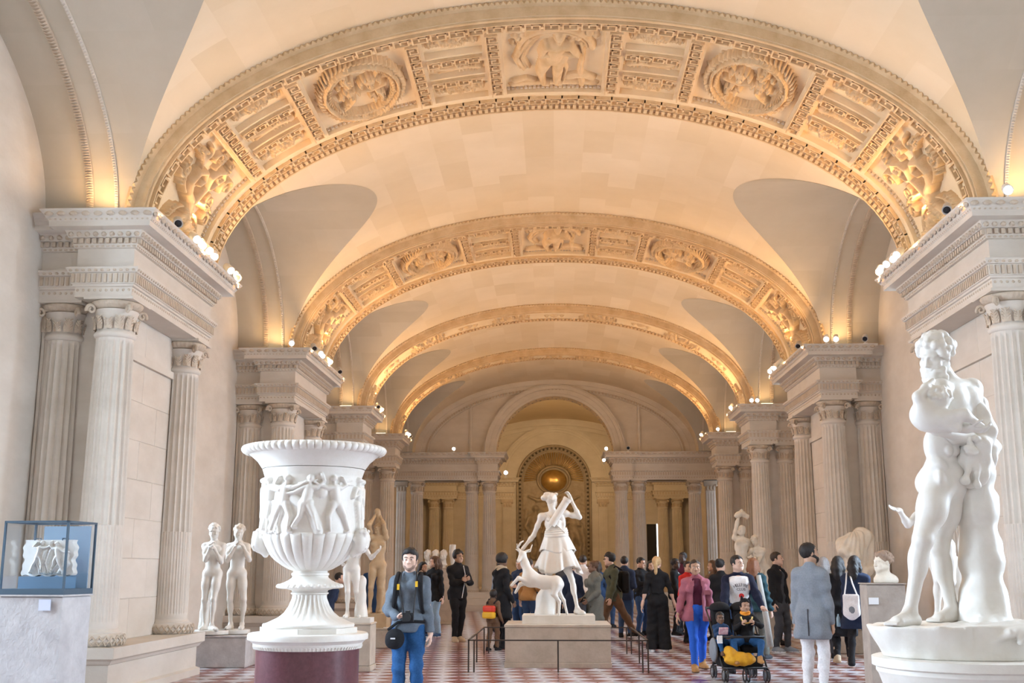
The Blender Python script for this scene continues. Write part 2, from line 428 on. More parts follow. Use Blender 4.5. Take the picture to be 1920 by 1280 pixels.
def meander(fb, s0, s1, t0, t1, h0, h1, along='s', unit=.2):
    L = (s1 - s0) if along == 's' else (t1 - t0); W = (t1 - t0) if along == 's' else (s1 - s0)
    n = max(1, int(round(L / unit))); u = L / n; b = .11 * W
    segs = [((0, 0), (0, 1)), ((0, 1), (.78, 1)), ((.78, 1), (.78, .3)), ((.78, .3), (.36, .3)), ((.36, .3), (.36, .65)), ((0, 0), (1, 0))]
    for k in range(n):
        for (x0, y0), (x1, y1) in segs:
            xa, xb = sorted((x0, x1)); ya, yb = sorted((y0, y1))
            A0 = k * u + xa * u - b / 2; A1 = k * u + xb * u + b / 2; B0 = b / 2 + ya * (W - b) - b / 2; B1 = b / 2 + yb * (W - b) + b / 2
            if along == 's': fb.slab(s0 + A0, s0 + A1, t0 + B0, t0 + B1, h0, h1, .3)
            else: fb.slab(s0 + B0, s0 + B1, t0 + A0, t0 + A1, h0, h1, .3)

# ---- low relief as a height field: strokes = (points, r0, r1, height)
def relief(w, h, res, strokes, base=0.0, noise=0.0, seed=1):
    nx, ny = int(w / res) + 1, int(h / res) + 1
    X, Y = np.meshgrid(np.linspace(0, w, nx), np.linspace(0, h, ny), indexing='ij'); H = np.zeros_like(X)
    for pts, r0, r1, ht in strokes:
        pts = np.asarray(pts, float)
        if len(pts) == 1: pts = np.repeat(pts, 2, 0)
        n = len(pts) - 1
        for i in range(n):
            a, b = pts[i], pts[i + 1]; d = b - a; L2 = max(d.dot(d), 1e-9); ra = r0 + (r1 - r0) * i / n; rb = r0 + (r1 - r0) * (i + 1) / n; R = max(ra, rb)
            i0 = max(0, int((min(a[0], b[0]) - R) / w * (nx - 1))); i1 = min(nx, int((max(a[0], b[0]) + R) / w * (nx - 1)) + 2)
            j0 = max(0, int((min(a[1], b[1]) - R) / h * (ny - 1))); j1 = min(ny, int((max(a[1], b[1]) + R) / h * (ny - 1)) + 2)
            if i1 <= i0 or j1 <= j0: continue
            x, y = X[i0:i1, j0:j1], Y[i0:i1, j0:j1]
            t = np.clip(((x - a[0]) * d[0] + (y - a[1]) * d[1]) / L2, 0, 1); dd = np.hypot(x - a[0] - t * d[0], y - a[1] - t * d[1])
            rr = ra + (rb - ra) * t; q = np.clip(1 - (dd / rr) ** 2, 0, 1); H[i0:i1, j0:j1] = np.maximum(H[i0:i1, j0:j1], ht * np.sqrt(q))
    if noise:
        rs = np.random.RandomState(seed)
        for k in range(5):
            a = rs.uniform(0, 2 * PI); fq = rs.uniform(15, 40); H += noise * np.sin((X * math.cos(a) + Y * math.sin(a)) * fq + rs.uniform(0, 6))
    return np.stack([X, Y, H + base], -1)
def fig_strokes(cx, cy, H, pose=0, ht=.06, flip=1, female=True, seed=0):
    """strokes of a standing nude or draped figure H tall, feet at cy (y up)"""
    f = lambda x, y: (cx + flip * x * H, cy + y * H)
    rs = random.Random(seed); sw = [0, .05, -.04, .03, .06][pose % 5]
    st = [([f(.02 + sw, .93)], .06 * H, .06 * H, ht), ([f(.02 + sw, .86), f(.01 + sw, .8)], .035 * H, .04 * H, ht * .8),
          ([f(sw - .08, .77), f(sw + .1, .77)], .055 * H, .055 * H, ht), ([f(sw * .8, .76), f(sw * .4, .62), f(0, .52)], .095 * H, .085 * H, ht * 1.1),
          ([f(-.03, .5), f(.05, .5)], .085 * H, .085 * H, ht)]
    legs = [[(-.05, .48, -.07, .26, -.06, .03), (.06, .48, .1, .27, .05, .03)], [(-.05, .48, -.15, .27, -.24, .04), (.05, .48, .14, .27, .12, .03)],
            [(-.04, .48, -.02, .26, -.05, .03), (.06, .48, .05, .27, .16, .08)], [(-.06, .48, -.12, .26, -.1, .03), (.05, .48, .03, .26, .02, .03)],
            [(-.05, .48, -.08, .28, -.2, .1), (.05, .48, .13, .3, .2, .06)]][pose % 5]
    for a in legs:
        st += [([f(a[0], a[1]), f(a[2], a[3])], .075 * H, .05 * H, ht), ([f(a[2], a[3]), f(a[4], a[5])], .048 * H, .028 * H, ht * .9), ([f(a[4], a[5] - .01), f(a[4] + .05, a[5] - .02)], .025 * H, .02 * H, ht * .8)]
    arms = [[(-.1, .76, -.17, .6, -.1, .48), (.12, .76, .2, .62, .15, .48)], [(-.1, .76, -.22, .82, -.12, .95), (.12, .76, .25, .8, .35, .86)],
            [(-.1, .76, -.25, .72, -.36, .8), (.12, .76, .22, .6, .12, .55)], [(-.1, .76, -.14, .62, .03, .66), (.12, .76, .18, .62, .02, .68)],
            [(-.1, .76, -.25, .68, -.4, .66), (.12, .76, .24, .88, .2, 1.0)]][pose % 5]
    for a in arms:
        st += [([f(a[0] + sw, a[1]), f(a[2] + sw, a[3])], .045 * H, .036 * H, ht * .95), ([f(a[2] + sw, a[3]), f(a[4] + sw, a[5])], .036 * H, .024 * H, ht * .95)]
    return st
def drape_strokes(pts, n, r, ht, spread, seed=0):
    rs = random.Random(seed); out = []
    for k in range(n):
        o = (k - (n - 1) / 2) * spread
        out.append(([(x + o + rs.uniform(-.3, .3) * spread, y + rs.uniform(-.3, .3) * spread) for x, y in pts], r, r * .6, ht * rs.uniform(.6, 1)))
    return out
def fruit_strokes(x0, x1, y0, y1, n, r, ht, seed):
    rs = random.Random(seed); return [([(rs.uniform(x0, x1), rs.uniform(y0, y1))], r * rs.uniform(.7, 1.2), r * rs.uniform(.7, 1.2), ht * rs.uniform(.5, 1)) for _ in range(n)]
def curl(cx, cy, r, turns, a0, rr, ht, sg=1):
    t = np.linspace(0, 1, 16); a = a0 + sg * t * turns * 2 * PI; q = r * (1 - .8 * t)
    return (list(zip(cx + q * np.cos(a), cy + q * np.sin(a))), rr, rr * .5, ht)

def frond(x, y, ang, ln, n=5, r=.022, ht=.07, bend=.6, sg=1):
    """acanthus spray: a bending spine with tapering leaflets on both sides"""
    out = []; pts = []; a = ang; px, py = x, y
    for i in range(n + 1):
        pts.append((px, py)); px += ln / n * math.cos(a); py += ln / n * math.sin(a); a += sg * bend / n
        if i:
            for q in (-1, 1):
                b = a + q * .9; l = ln * .34 * (1 - .5 * i / n); out.append(([(px, py), (px + l * .6 * math.cos(b), py + l * .6 * math.sin(b)), (px + l * math.cos(b - q * .5), py + l * math.sin(b - q * .5))], r * .75, r * .2, ht * .8))
    out.append((pts, r, r * .35, ht)); return out
def rosette(x, y, r, ht=.08, n=6):
    return [([(x + r * .62 * math.cos(q), y + r * .62 * math.sin(q))], r * .42, r * .42, ht * .8) for q in np.linspace(0, 2 * PI, n, endpoint=False)] + [([(x, y)], r * .35, r * .35, ht)]
def face(x, y, r, ht=.09):
    return [([(x, y + r * .2), (x, y - r * .25)], r * .8, r * .6, ht * .75), ([(x, y + r * .25), (x, y - r * .2)], r * .14, r * .2, ht), ([(x - r * .25, y - r * .48), (x + r * .25, y - r * .48)], r * .1, r * .1, ht * .92)] + [([(x + q * r * .3, y + r * .18)], r * .16, r * .16, ht * .95) for q in (-1, 1)] + [([(x + r * math.cos(t), y + r * .2 + r * .95 * math.sin(t))], r * .3, r * .3, ht * .8) for t in np.linspace(-.3, PI + .3, 9)]
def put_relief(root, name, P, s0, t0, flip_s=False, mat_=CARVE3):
    """P in panel coordinates: x along s, y up = towards t0 (y up in the photograph is the side nearer the camera)"""
    h = P[..., 1].max(); w = P[..., 0].max(); Q = P.copy()
    if flip_s: Q[..., 0] = w - P[..., 0]
    Q[..., 0] += s0; Q[..., 1] = t0 + h - P[..., 1]
    base = Q[..., 2].min(); m = FB(); m.grid(Q)           # only the carving itself, the ground is the soffit
    hh = (Q[..., 2] - base).ravel(); m.f = [q for q in m.f if max(hh[list(q)]) > 1e-4]
    used = sorted({i for q in m.f for i in q}); mp = {i: j for j, i in enumerate(used)}; V = m.verts()[used]; m.v = [V]; m.f = [tuple(mp[i] for i in q) for q in m.f]; m.n = len(V)
    return m.out(name, mat_, root, smooth=True)

def rich_arch(root, W):
    def relief(*a, **k): P = globals()['relief'](*a, **k); P[..., 2] *= 1.45; return P
    """the two wide arches: meander frames and sculpted panels"""
    D = -.075
    m = FB(); m.slab(-ARCL / 2, ARCL / 2, 0, W, D - .02, D, .12); m.out('soffit', CARVE, root, smooth=True, auto=40)
    T0, T1 = .30, W - .48
    strips = []; cols = [0.56, 0.78, 1.42, 1.64, 2.76, 2.98, 3.62, 3.84, 5.16]
    rib = FB()
    E0 = ARCL / 2
    rib.slab(-E0, E0, 0, T0 - .015, D, 0); rib.slab(-E0, E0, T1 + .015, W, D, 0)
    for sg in (-1, 1):
        for a, b in ((cols[0], cols[1]), (cols[2], cols[3]), (cols[4], cols[5]), (cols[6], cols[7]), (cols[8], E0)):
            x0, x1 = sorted((sg * a, sg * b)); rib.slab(x0, x1, T0 - .015, T1 + .015, D, 0)
        for a, b in ((cols[1], cols[2]), (cols[5], cols[6])):
            x0, x1 = sorted((sg * a, sg * b)); hh = (T1 - T0)
            for q in (1, 2): rib.slab(x0, x1, T0 + hh * q / 3 - .105, T0 + hh * q / 3 + .105, D, 0)
    rib.out('border_slabs', CARVE, root)
    mm = FB(); H0, H1 = 0, .04
    meander(mm, -5.3, 5.3, .09, .255, H0, H1); meander(mm, -5.3, 5.3, W - .36, W - .2, H0, H1)
    for sg in (-1, 1):
        for a, b in ((cols[0], cols[1]), (cols[2], cols[3]), (cols[4], cols[5]), (cols[6], cols[7])):
            x0, x1 = sorted((sg * a, sg * b)); meander(mm, x0 + .04, x1 - .04, T0 + .02, T1 - .02, H0, H1, 't', .17)
        x0, x1 = sorted((sg * (cols[8] + .05), sg * (cols[8] + .2))); meander(mm, x0, x1, T0, T1, H0, H1, 't', .17)
        for a, b in ((cols[1], cols[2]), (cols[5], cols[6])):
            x0, x1 = sorted((sg * a, sg * b)); hh = (T1 - T0)
            for q in (1, 2): meander(mm, x0 + .02, x1 - .02, T0 + hh * q / 3 - .07, T0 + hh * q / 3 + .07, H0, H1, 's', .16)
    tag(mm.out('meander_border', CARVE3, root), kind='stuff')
    eg = FB(); n = 150
    for k in range(n):
        x = -5.45 + 10.9 * (k + .5) / n; eg.slab(x - .021, x + .021, W - .15, W - .045, 0, .035, 1)
    eg.slab(-5.5, 5.5, W - .035, W - .005, 0, .04); eg.slab(-5.5, 5.5, .012, .05, 0, .02)
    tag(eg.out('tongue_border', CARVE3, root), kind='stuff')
    bd = FB()                                  # beads along the sunk panel edges
    for sg in (-1, 1):
        for a, b in ((0.0, cols[0]), (cols[3], cols[4]), (cols[7], cols[8])):
            x0, x1 = sorted((sg * a, sg * b)); k = int((x1 - x0) / .05)
            for j in range(k): x = x0 + (x1 - x0) * (j + .5) / k; bd.slab(x - .016, x + .016, T1 - .03, T1, D, D + .03, 1)
    tag(bd.out('bead_border', CARVE2, root), kind='stuff')
    # --- centre: nude figure with a billowing veil, a tree and shore
    w, h = 2 * cols[0] - .06, T1 - T0 - .06
    st = fig_strokes(.5 * w, .16, 1.25, 3, .085, 1, seed=3)
    t = np.linspace(0, PI, 18); st.append((list(zip(.52 * w + .40 * np.cos(t), 1.05 + .42 * np.sin(t))), .045, .03, .05)); st.append((list(zip(.52 * w + .34 * np.cos(t), 1.05 + .34 * np.sin(t))), .02, .02, .04))
    st += drape_strokes([(.30, 1.25), (.2, 1.05), (.14, .8), (.2, .55)], 4, .035, .05, .035, 1) + drape_strokes([(.55, .85), (.62, .5), (.6, .15)], 3, .03, .06, .04, 2)
    st += [([(.86, .1), (.83, .5), (.86, .9), (.82, 1.2)], .035, .02, .05)] + fruit_strokes(.72, 1.0, 1.1, 1.4, 26, .04, .05, 4) + fruit_strokes(.06, .3, 1.12, 1.36, 18, .035, .04, 5)
    st += [([(.05, .09), (.5, .13), (1.0, .1)], .05, .06, .03), ([(.7, .3), (.85, .36), (.98, .28)], .06, .05, .05), ([(.08, .2), (.2, .26), (.3, .2)], .05, .04, .035)]
    P = relief(w, h, .009, st); P[..., 2] += D
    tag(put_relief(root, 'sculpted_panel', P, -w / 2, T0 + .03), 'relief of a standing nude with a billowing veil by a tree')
    # --- triple panels
    for ci, (a, b) in enumerate(((cols[1], cols[2]), (cols[5], cols[6]))):
        w, h = b - a - .05, (T1 - T0) / 3 - .25
        for kind in range(3):
            st = []
            if kind == 1:
                st = [([(.06 * w, .35 * h), (.3 * w, .5 * h), (.6 * w, .5 * h), (.86 * w, .62 * h)], .05, .032, .05), ([(.3 * w, .62 * h), (.5 * w, .42 * h), (.85 * w, .3 * h)], .03, .016, .045)] + face(.9 * w, .62 * h, .05, .06) + [([(.1 * w + .07 * q * w, .2 * h), (.14 * w + .07 * q * w, .72 * h)], .012, .008, .05) for q in range(6)]
            else:
                st = fruit_strokes(.24 * w, .76 * w, .2 * h, .8 * h, 30, .034, .06, 10 + kind + 3 * ci) + rosette(.5 * w, .5 * h, .085, .075) + rosette(.36 * w, .45 * h, .06, .07) + rosette(.64 * w, .52 * h, .06, .07)
                for e, dd in ((.09, 1), (.91, -1)): st += rosette(e * w, .5 * h, .055, .06, 5) + frond(e * w, .5 * h, 0 if dd > 0 else PI, .12, 4, .016, .05)
            P = relief(w, h, .009, st); P[..., 2] += D
            for sg in (-1, 1):
                s0 = a + .025 if sg > 0 else -b + .025
                tt = T0 + .12 + kind * (T1 - T0) / 3 - (.09 if kind == 0 else 0) + (.03 if kind == 2 else 0)
                put_relief(root, 'garland_panel' if kind != 1 else 'figure_panel', P, s0, tt, flip_s=sg < 0)
    # --- wreath panels
    w, h = cols[4] - cols[3] - .06, T1 - T0 - .06; cx, cy = w / 2, h / 2; st = []; rs = random.Random(5)
    for k in range(54):
        an = k * 2 * PI / 54; rx, ry = .42, .62
        for q, (f0, l) in enumerate(((.90, .05), (1.0, .055), (1.1, .055))):
            a2 = an + .05 * q; tx, ty = -rx * math.sin(a2), ry * math.cos(a2); tl = math.hypot(tx, ty); ox, oy = math.cos(a2), math.sin(a2); x0, y0 = cx + rx * f0 * ox, cy + ry * f0 * oy
            st.append(([(x0, y0), (x0 + l * (tx / tl + (q - 1) * .7 * ox), y0 + l * (ty / tl + (q - 1) * .7 * oy))], .024, .008, .075 + .02 * (q == 1)))
        if k % 6 == 0: st += rosette(cx + rx * math.cos(an), cy + ry * math.sin(an), .062, .10)
        if k % 4 == 0: st.append(([(cx + .47 * math.cos(an), cy + .69 * math.sin(an)), (cx + .53 * math.cos(an + .08), cy + .76 * math.sin(an + .08))], .016, .005, .03))
    tt = np.linspace(0, 2 * PI, 60); st.append((list(zip(cx + .42 * np.cos(tt), cy + .62 * np.sin(tt))), .055, .055, .05))
    st += face(cx - .12, cy + .12, .11, .10) + face(cx + .13, cy - .02, .10, .10) + frond(cx - .16, cy - .08, -2.0, .26, 5, .024, .07) + frond(cx + .1, cy - .15, -1.0, .26, 5, .024, .07) + frond(cx + .1, cy + .15, 1.2, .24, 5, .022, .06) + frond(cx - .2, cy + .25, 2.0, .2, 5, .02, .06)
    st += fruit_strokes(cx - .24, cx - .05, cy - .38, cy - .15, 16, .028, .08, 6) + fruit_strokes(cx + .05, cx + .25, cy + .14, cy + .36, 16, .028, .08, 7) + [([(cx - .28, cy), (cx - .1, cy - .06), (cx + .05, cy + .02), (cx + .27, cy - .05)], .03, .02, .06)]
    P = relief(w, h, .0085, st); P[..., 2] += D
    for sg in (-1, 1):
        s0 = cols[3] + .03 if sg > 0 else -cols[4] + .03
        put_relief(root, 'wreath_panel', P, s0, T0 + .03, flip_s=sg < 0)
    # --- end panels: scrolling sea creature with cornucopias (y up = towards the viewer, x away from the crown)
    w, h = cols[8] - cols[7] - .06, T1 - T0 - .06; st = []
    body = [(.88, .78), (.76, .80), (.64, .88), (.60, 1.02), (.50, 1.12), (.36, 1.10), (.30, .98), (.38, .90), (.46, .95)]
    st += [(body, .085, .028, .10), ([(.70, .80), (.56, .74), (.42, .70), (.30, .76), (.20, .72), (.14, .62), (.20, .54), (.28, .58)], .06, .018, .085), ([(.86, .80), (.92, .66), (.88, .54)], .07, .04, .09)]
    for i in range(len(body) - 1):               # scales along the back
        for q in (.25, .75):
            x0, y0 = body[i][0] + (body[i + 1][0] - body[i][0]) * q, body[i][1] + (body[i + 1][1] - body[i][1]) * q; st.append(([(x0, y0)], .022, .022, .115 - .006 * i))
    st += face(.86, .80, .10, .12) + [curl(.24, .34, .12, 1.3, .6, .028, .08), curl(.50, .46, .11, 1.3, 2.2, .026, .08, -1), curl(.16, 1.22, .10, 1.2, 3.0, .024, .07), curl(.44, 1.34, .10, 1.2, 1.2, .024, .07, -1), curl(.70, .30, .10, 1.2, 1.4, .024, .075), curl(.08, .92, .07, 1.1, 0, .02, .06)]
    st += frond(.58, .62, -1.9, .36, 6, .026, .08, .9) + frond(.40, .62, -2.6, .34, 6, .024, .08, .9, -1) + frond(.62, 1.1, 1.9, .34, 6, .024, .08, .8) + frond(.30, 1.1, 2.4, .30, 6, .022, .07, .9, -1) + frond(.74, .6, -1.1, .32, 6, .024, .08, .7) + frond(.76, 1.0, 1.2, .34, 6, .024, .08, .7, -1) + frond(.2, .8, 2.9, .2, 5, .02, .06)
    for cy_, d in ((1.12, 1), (.42, -1)):        # two horns of plenty spilling fruit
        st += [([(.86, .80 + d * .12), (.96, .80 + d * .26), (1.06, cy_ + d * .02)], .045, .10, .09)] + [([(.90 + .035 * q, .80 + d * (.12 + .05 * q)), (.97 + .03 * q, .80 + d * (.09 + .05 * q))], .010, .010, .11) for q in range(5)]
        st += fruit_strokes(.98, 1.2, cy_ - .16, cy_ + .16, 34, .032, .12, 7 + d) + frond(1.1, cy_, d * 1.2, .2, 5, .02, .1)
    st += fruit_strokes(.90, 1.2, .64, .94, 24, .03, .09, 19)
    P = relief(w, h, .0085, st); P[..., 2] += D
    for sg in (-1, 1):
        s0 = cols[7] + .03 if sg > 0 else -cols[8] + .03
        put_relief(root, 'creature_panel', P, s0, T0 + .03, flip_s=sg < 0)

def plain_arch(root, W, orn=True):
    m = FB(); m.slab(-ARCL / 2, ARCL / 2, 0, W, -.06, 0, .12); m.out('soffit', CARVE, root, smooth=True, auto=40)
    if not orn: return
    e = FB()
    for t0, t1 in ((.03, .08), (W - .09, W - .03)): e.slab(-5.55, 5.55, t0, t1, 0, .03)
    n = 130
    for k in range(n):
        x = -5.4 + 10.8 * (k + .5) / n; e.slab(x - .024, x + .024, W - .2, W - .1, 0, .03, 1)
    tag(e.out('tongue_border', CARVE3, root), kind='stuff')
    n = 11
    for k in range(n):            # alternating long garlands and small rosettes
        x = -4.9 + 9.8 * k / (n - 1); w = .86 if k % 2 == 0 else .5; h = W - .36
        if k % 2 == 0: st = fruit_strokes(.05, w - .05, .06, h - .06, 30, .04, .075, k) + rosette(w / 2, h / 2, .1, .09) + frond(w / 2, h / 2, 0, w * .42, 6, .03, .08, .3) + frond(w / 2, h / 2, PI, w * .42, 6, .03, .08, .3)
        else: st = [([(w / 2, h / 2)], .09, .09, .05), ([(.08, h / 2)], .05, .05, .05), ([(w - .08, h / 2)], .05, .05, .05)]
        P = relief(w, h, .016, st); P[..., 2] += .002
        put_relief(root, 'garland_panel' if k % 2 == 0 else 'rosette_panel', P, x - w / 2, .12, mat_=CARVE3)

def ring(mb, y, o0, o1, n=72, yy=None):
    """flat ring between two offsets of the arch curve, in the plane y (or from y to yy)"""
    s = np.linspace(-ARCL / 2, ARCL / 2, n)
    mb.grid(np.array([bend([(a, y, -o0), (a, y if yy is None else yy, -o1)]) for a in s]))
names = ['', 'wide arch with meander frames above the glass case and bearded statue', 'wide arch with meander frames above the marble vase pier', 'narrow arch with garlands, third from the bearded statue', 'narrow arch with garlands, last before the end wall']
rich = None
for ai, (y0, y1) in enumerate(ARCHES):
    W = y1 - y0
    if ai == 2 and rich is not None:
        root = copy_tree(rich); root.location = (0, y0, 0); root['label'] = names[ai]; continue
    root = thing('transverse_arch', names[ai] or 'plain transverse arch behind the viewer', 'arch', (0, y0, 0), group='transverse arches of the vault', kind='structure')
    if ai == 1: rich_arch(root, W); rich = root
    else: plain_arch(root, W, ai > 0)
    m = MB(); ring(m, -.006, .0, .17); ring(m, W + .006, .0, .17); m.build('archivolt_face', CARVE3, root, smooth=False)  # this face gets no uplight: its shade is put into the brown
    m = MB()
    for yy, sg in ((0, -1), (W, 1)):
        ring(m, yy, .10, .12, yy=yy + sg * .05); ring(m, yy + sg * .05, .12, .18, yy=yy + sg * .055)
    n = 170
    for k in range(n):
        s = -ARCL / 2 + ARCL * (k + .5) / n; h = .026
        for yy, sg in ((0, -1),):
            v = bend([(s - h, yy - .05, -.115), (s + h, yy - .05, -.115), (s + h, yy - .05, -.16), (s - h, yy - .05, -.16), (s, yy - .085, -.135)]); m.add(v, [(0, 1, 4), (1, 2, 4), (2, 3, 4), (3, 0, 4)])
    tag(m.build('archivolt_moulding', CARVE3, root), kind='stuff')  # same brown, with the moulding's shade painted in

# ---- vault between the arches: every stone of the crown and of the lunettes is a piece
vth = np.linspace(0, PI / 2, 1001); vds = np.sqrt((VA * np.sin(vth)) ** 2 + (VB * np.cos(vth)) ** 2)   # theta from the springing
vs = np.concatenate([[0], np.cumsum((vds[1:] + vds[:-1]) / 2 * (vth[1] - vth[0]))]); VL = vs[-1]
def vpoint(s, y, sg):
    th = np.interp(s, vs, vth); return (sg * VA * math.cos(th), y, ZC + VB * math.sin(th))
RISE = 1.84
def lun_z(y, yc, hw): return RISE * math.sqrt(max(0, 1 - ((y - yc) / hw) ** 2))
def s_at_z(dz): return float(np.interp(math.asin(min(1, dz / VB)), vth, vs))
CEIL = thing('ceiling', 'barrel vault of pale limestone blocks with lunettes', 'ceiling', kind='structure')
rv = random.Random(3)
vault_spans = [(-4.3, 10.6 + .02), (12.93, 17.62), (19.93, 24.07), (24.98, 29.07), (29.78, 34.35)]
for vi, (a, b) in enumerate(vault_spans):
    bays = [q for q in BAYS if q[0] >= a - .2 and q[1] <= b + .2]
    def low(y):
        for (y0, y1) in bays:
            if y0 <= y <= y1: return s_at_z(lun_z(y, (y0 + y1) / 2, (y1 - y0) / 2))
        return 0.0
    nc = 13; ch = VL / nc
    for sg in (-1, 1):
        for c in range(nc):
            s0, s1 = c * ch, (c + 1) * ch
            y = a; first = True
            while y < b - 1e-6:
                L = rv.uniform(.75, 1.25) * (1.0 if a > 0 else 1.3)
                ye = min(b, y + L)
                if b - ye < .45: ye = b
                ny = max(3, int((ye - y) / .12))
                if max(low(y), low(ye), low((y + ye) / 2)) > s0: ny = int((ye - y) / .02) + 1
                ys = np.linspace(y, ye, ny + 1)
                lo = [min(s1, max(s0, low(q))) for q in ys]
                if min(lo) < s1 - 1e-4:
                    P = np.array([[vpoint(l + (s1 - l) * t, q, sg) for t in (0, .25, .5, .75, 1)] for q, l in zip(ys, lo)])
                    MB().grid(P).build('vault_stone', VAULT, CEIL, smooth=True)
                y = ye
    for (y0, y1) in bays:
        yc, hw = (y0 + y1) / 2, (y1 - y0) / 2; np_ = 14
        for sg in (-1, 1):
            for k in range(np_):
                p0, p1 = PI * k / np_, PI * (k + 1) / np_; ps = np.linspace(p0, p1, 24)
                xs = [VA * math.sqrt(max(0, 1 - (RISE * math.sin(p) / VB) ** 2)) - .012 for p in ps]
                nb = 1 if min(xs) > 3.9 else (2 if k % 2 else 3); cuts = np.linspace(min(xs), XW, nb + 1)
                for j in range(nb):
                    A = [max(x, cuts[j]) if j else x for x in xs]; B = [max(x, cuts[j + 1]) for x in xs]
                    P = np.array([[(sg * (p_ + (q_ - p_) * t), yc + hw * math.cos(p), ZC + RISE * math.sin(p)) for t in (0, .5, 1)] for p, p_, q_ in zip(ps, A, B)])
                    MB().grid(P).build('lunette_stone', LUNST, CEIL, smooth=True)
            # mouldings that follow the lunette curve
            ps = np.linspace(0, PI, 60)
            for (xa, xb, dh, nm) in ((4.40, 4.435, .018, 'lunette_bead'), (4.645, 4.72, .03, 'lunette_moulding')):
                m = MB()
                def pt(p, x, d): return (sg * x, yc + (hw - d) * math.cos(p), ZC + (RISE - d) * math.sin(p))
                m.grid(np.array([[pt(p, xa, 0), pt(p, xa, dh), pt(p, xb, dh), pt(p, xb, 0)] for p in ps]))
                n = int(2.6 * (hw + RISE) / .055) if yc > 0 and yc < 26 else 0
                for k in range(n):
                    p = PI * (k + .5) / n; e = .3 * PI / n
                    m.add([pt(p - e, xa, dh), pt(p + e, xa, dh), pt(p + e, xb, dh), pt(p - e, xb, dh), pt(p, (xa + xb) / 2, dh * 1.9)], [(0, 1, 4), (1, 2, 4), (2, 3, 4), (3, 0, 4)])
                tag(m.build(nm, CARVE2 if xb - xa > .05 else STONE, CEIL), kind='stuff')
            m = MB()
            for yy, d in ((y0, 1), (y1, -1)):      # foot of the moulding, along the cornice
                m.box(*sorted((sg * 4.7, sg * XW)), *sorted((yy, yy + d * .025)), ZC + .02, ZC + .09)
            m.build('lunette_foot_band', CARVE2, CEIL)

m = MB(); m.add([(-5.2, -4.3, ZC), (-5.2, -4.3, 7.7), (5.2, -4.3, 7.7), (5.2, -4.3, ZC), (-5.2, 43.5, ZC), (-5.2, 43.5, 7.7), (5.2, 43.5, 7.7), (5.2, 43.5, ZC)], [(0, 1, 5, 4), (1, 2, 6, 5), (2, 3, 7, 6)]); m.build('leak_block_shell', STONE, CEIL)  # unseen shell added over the vault to block light leaking at the groins
# ---- side walls with arched windows
win_no = 0
def side_wall(s, nm):
    global win_no
    root = thing(nm, 'limestone side wall with tall arched windows', 'wall', kind='structure')
    spans = [(-4.3, 1.7)] + [(a, b) for a, b in BAYS[1:]]
    for i, (y0, y1) in enumerate(spans):
        yc, hw = (y0 + y1) / 2, (y1 - y0) / 2; ww = 1.5 if y0 < 11 else .7; zs, ri, z0 = 4.55, 1.25, .95; yw = yc if y0 < 11 else y0 + 1.25
        m = MB()
        X = s * XW; X2 = s * 6.0
        ps = np.linspace(PI, 0, 25)
        def W3(y, z, x=X): return (x, y, z)
        m.add([W3(y0 - .5, GZ), W3(y1 + .5, GZ), W3(y1 + .5, z0), W3(y0 - .5, z0)], [(0, 1, 2, 3)])
        for e0, e1 in ((y0 - .5, yw - ww), (yw + ww, y1 + .5)):
            m.add([W3(e0, z0), W3(e1, z0), W3(e1, zs), W3(e0, zs)], [(0, 1, 2, 3)])
        # spandrel between the window arch and the lunette
        inner = [(yw + ww * math.cos(p), zs + ri * math.sin(p)) for p in ps]
        outer = [(yc + (hw + .5) * math.cos(p), zs + (RISE + .5) * math.sin(p)) for p in ps]
        m.grid(np.array([[W3(*q), W3(*o)] for q, o in zip(inner, outer)]))
        # reveal
        loop = [(yw - ww, z0)] + inner + [(yw + ww, z0)]
        loop.append(loop[0])
        m.grid(np.array([[W3(*q), W3(*q, x=X2)] for q in loop]))
        m.build('wall_face', STONE, root)
        win_no += 1
        wr = thing('window_%d' % win_no, 'tall arched window with small panes', 'window', kind='structure')
        fr = MB(); xa, xb = sorted((X2 - .04, X2 + .04))
        for k in range(5): yy = yw - ww + 2 * ww * k / 4; fr.box(xa, xb, yy - .03, yy + .03, z0, zs + ri * math.sqrt(max(0, 1 - ((yy - yw) / ww) ** 2)) if 0 < k < 4 else zs)
        for k in range(7): zz = z0 + (zs - z0) * k / 6; fr.box(xa, xb, yw - ww, yw + ww, zz - .025, zz + .025)
        fr.build('window_frame', WHITE, wr)
        for a_ in range(4):
            for k in range(6):
                ya, yb = yw - ww + 2 * ww * a_ / 4, yw - ww + 2 * ww * (a_ + 1) / 4; za, zb = z0 + (zs - z0) * k / 6, z0 + (zs - z0) * (k + 1) / 6
                MB().add([(X2, ya, za), (X2, yb, za), (X2, yb, zb), (X2, ya, zb)], [(0, 1, 2, 3)]).build('pane', GLASS, wr)
        m = MB(); m.add([W3(*q, x=X2) for q in inner], [tuple(range(len(inner)))]); m.build('pane', GLASS, wr)
    return root
side_wall(-1, 'wall_left'); side_wall(1, 'wall_right')
m = MB(); m.add([(-6, -4.3, GZ), (6, -4.3, GZ), (6, -4.3, 8), (-6, -4.3, 8)], [(0, 1, 2, 3)]); tag(m.build('wall_back', STONE), 'limestone wall behind the viewer', 'wall', kind='structure')
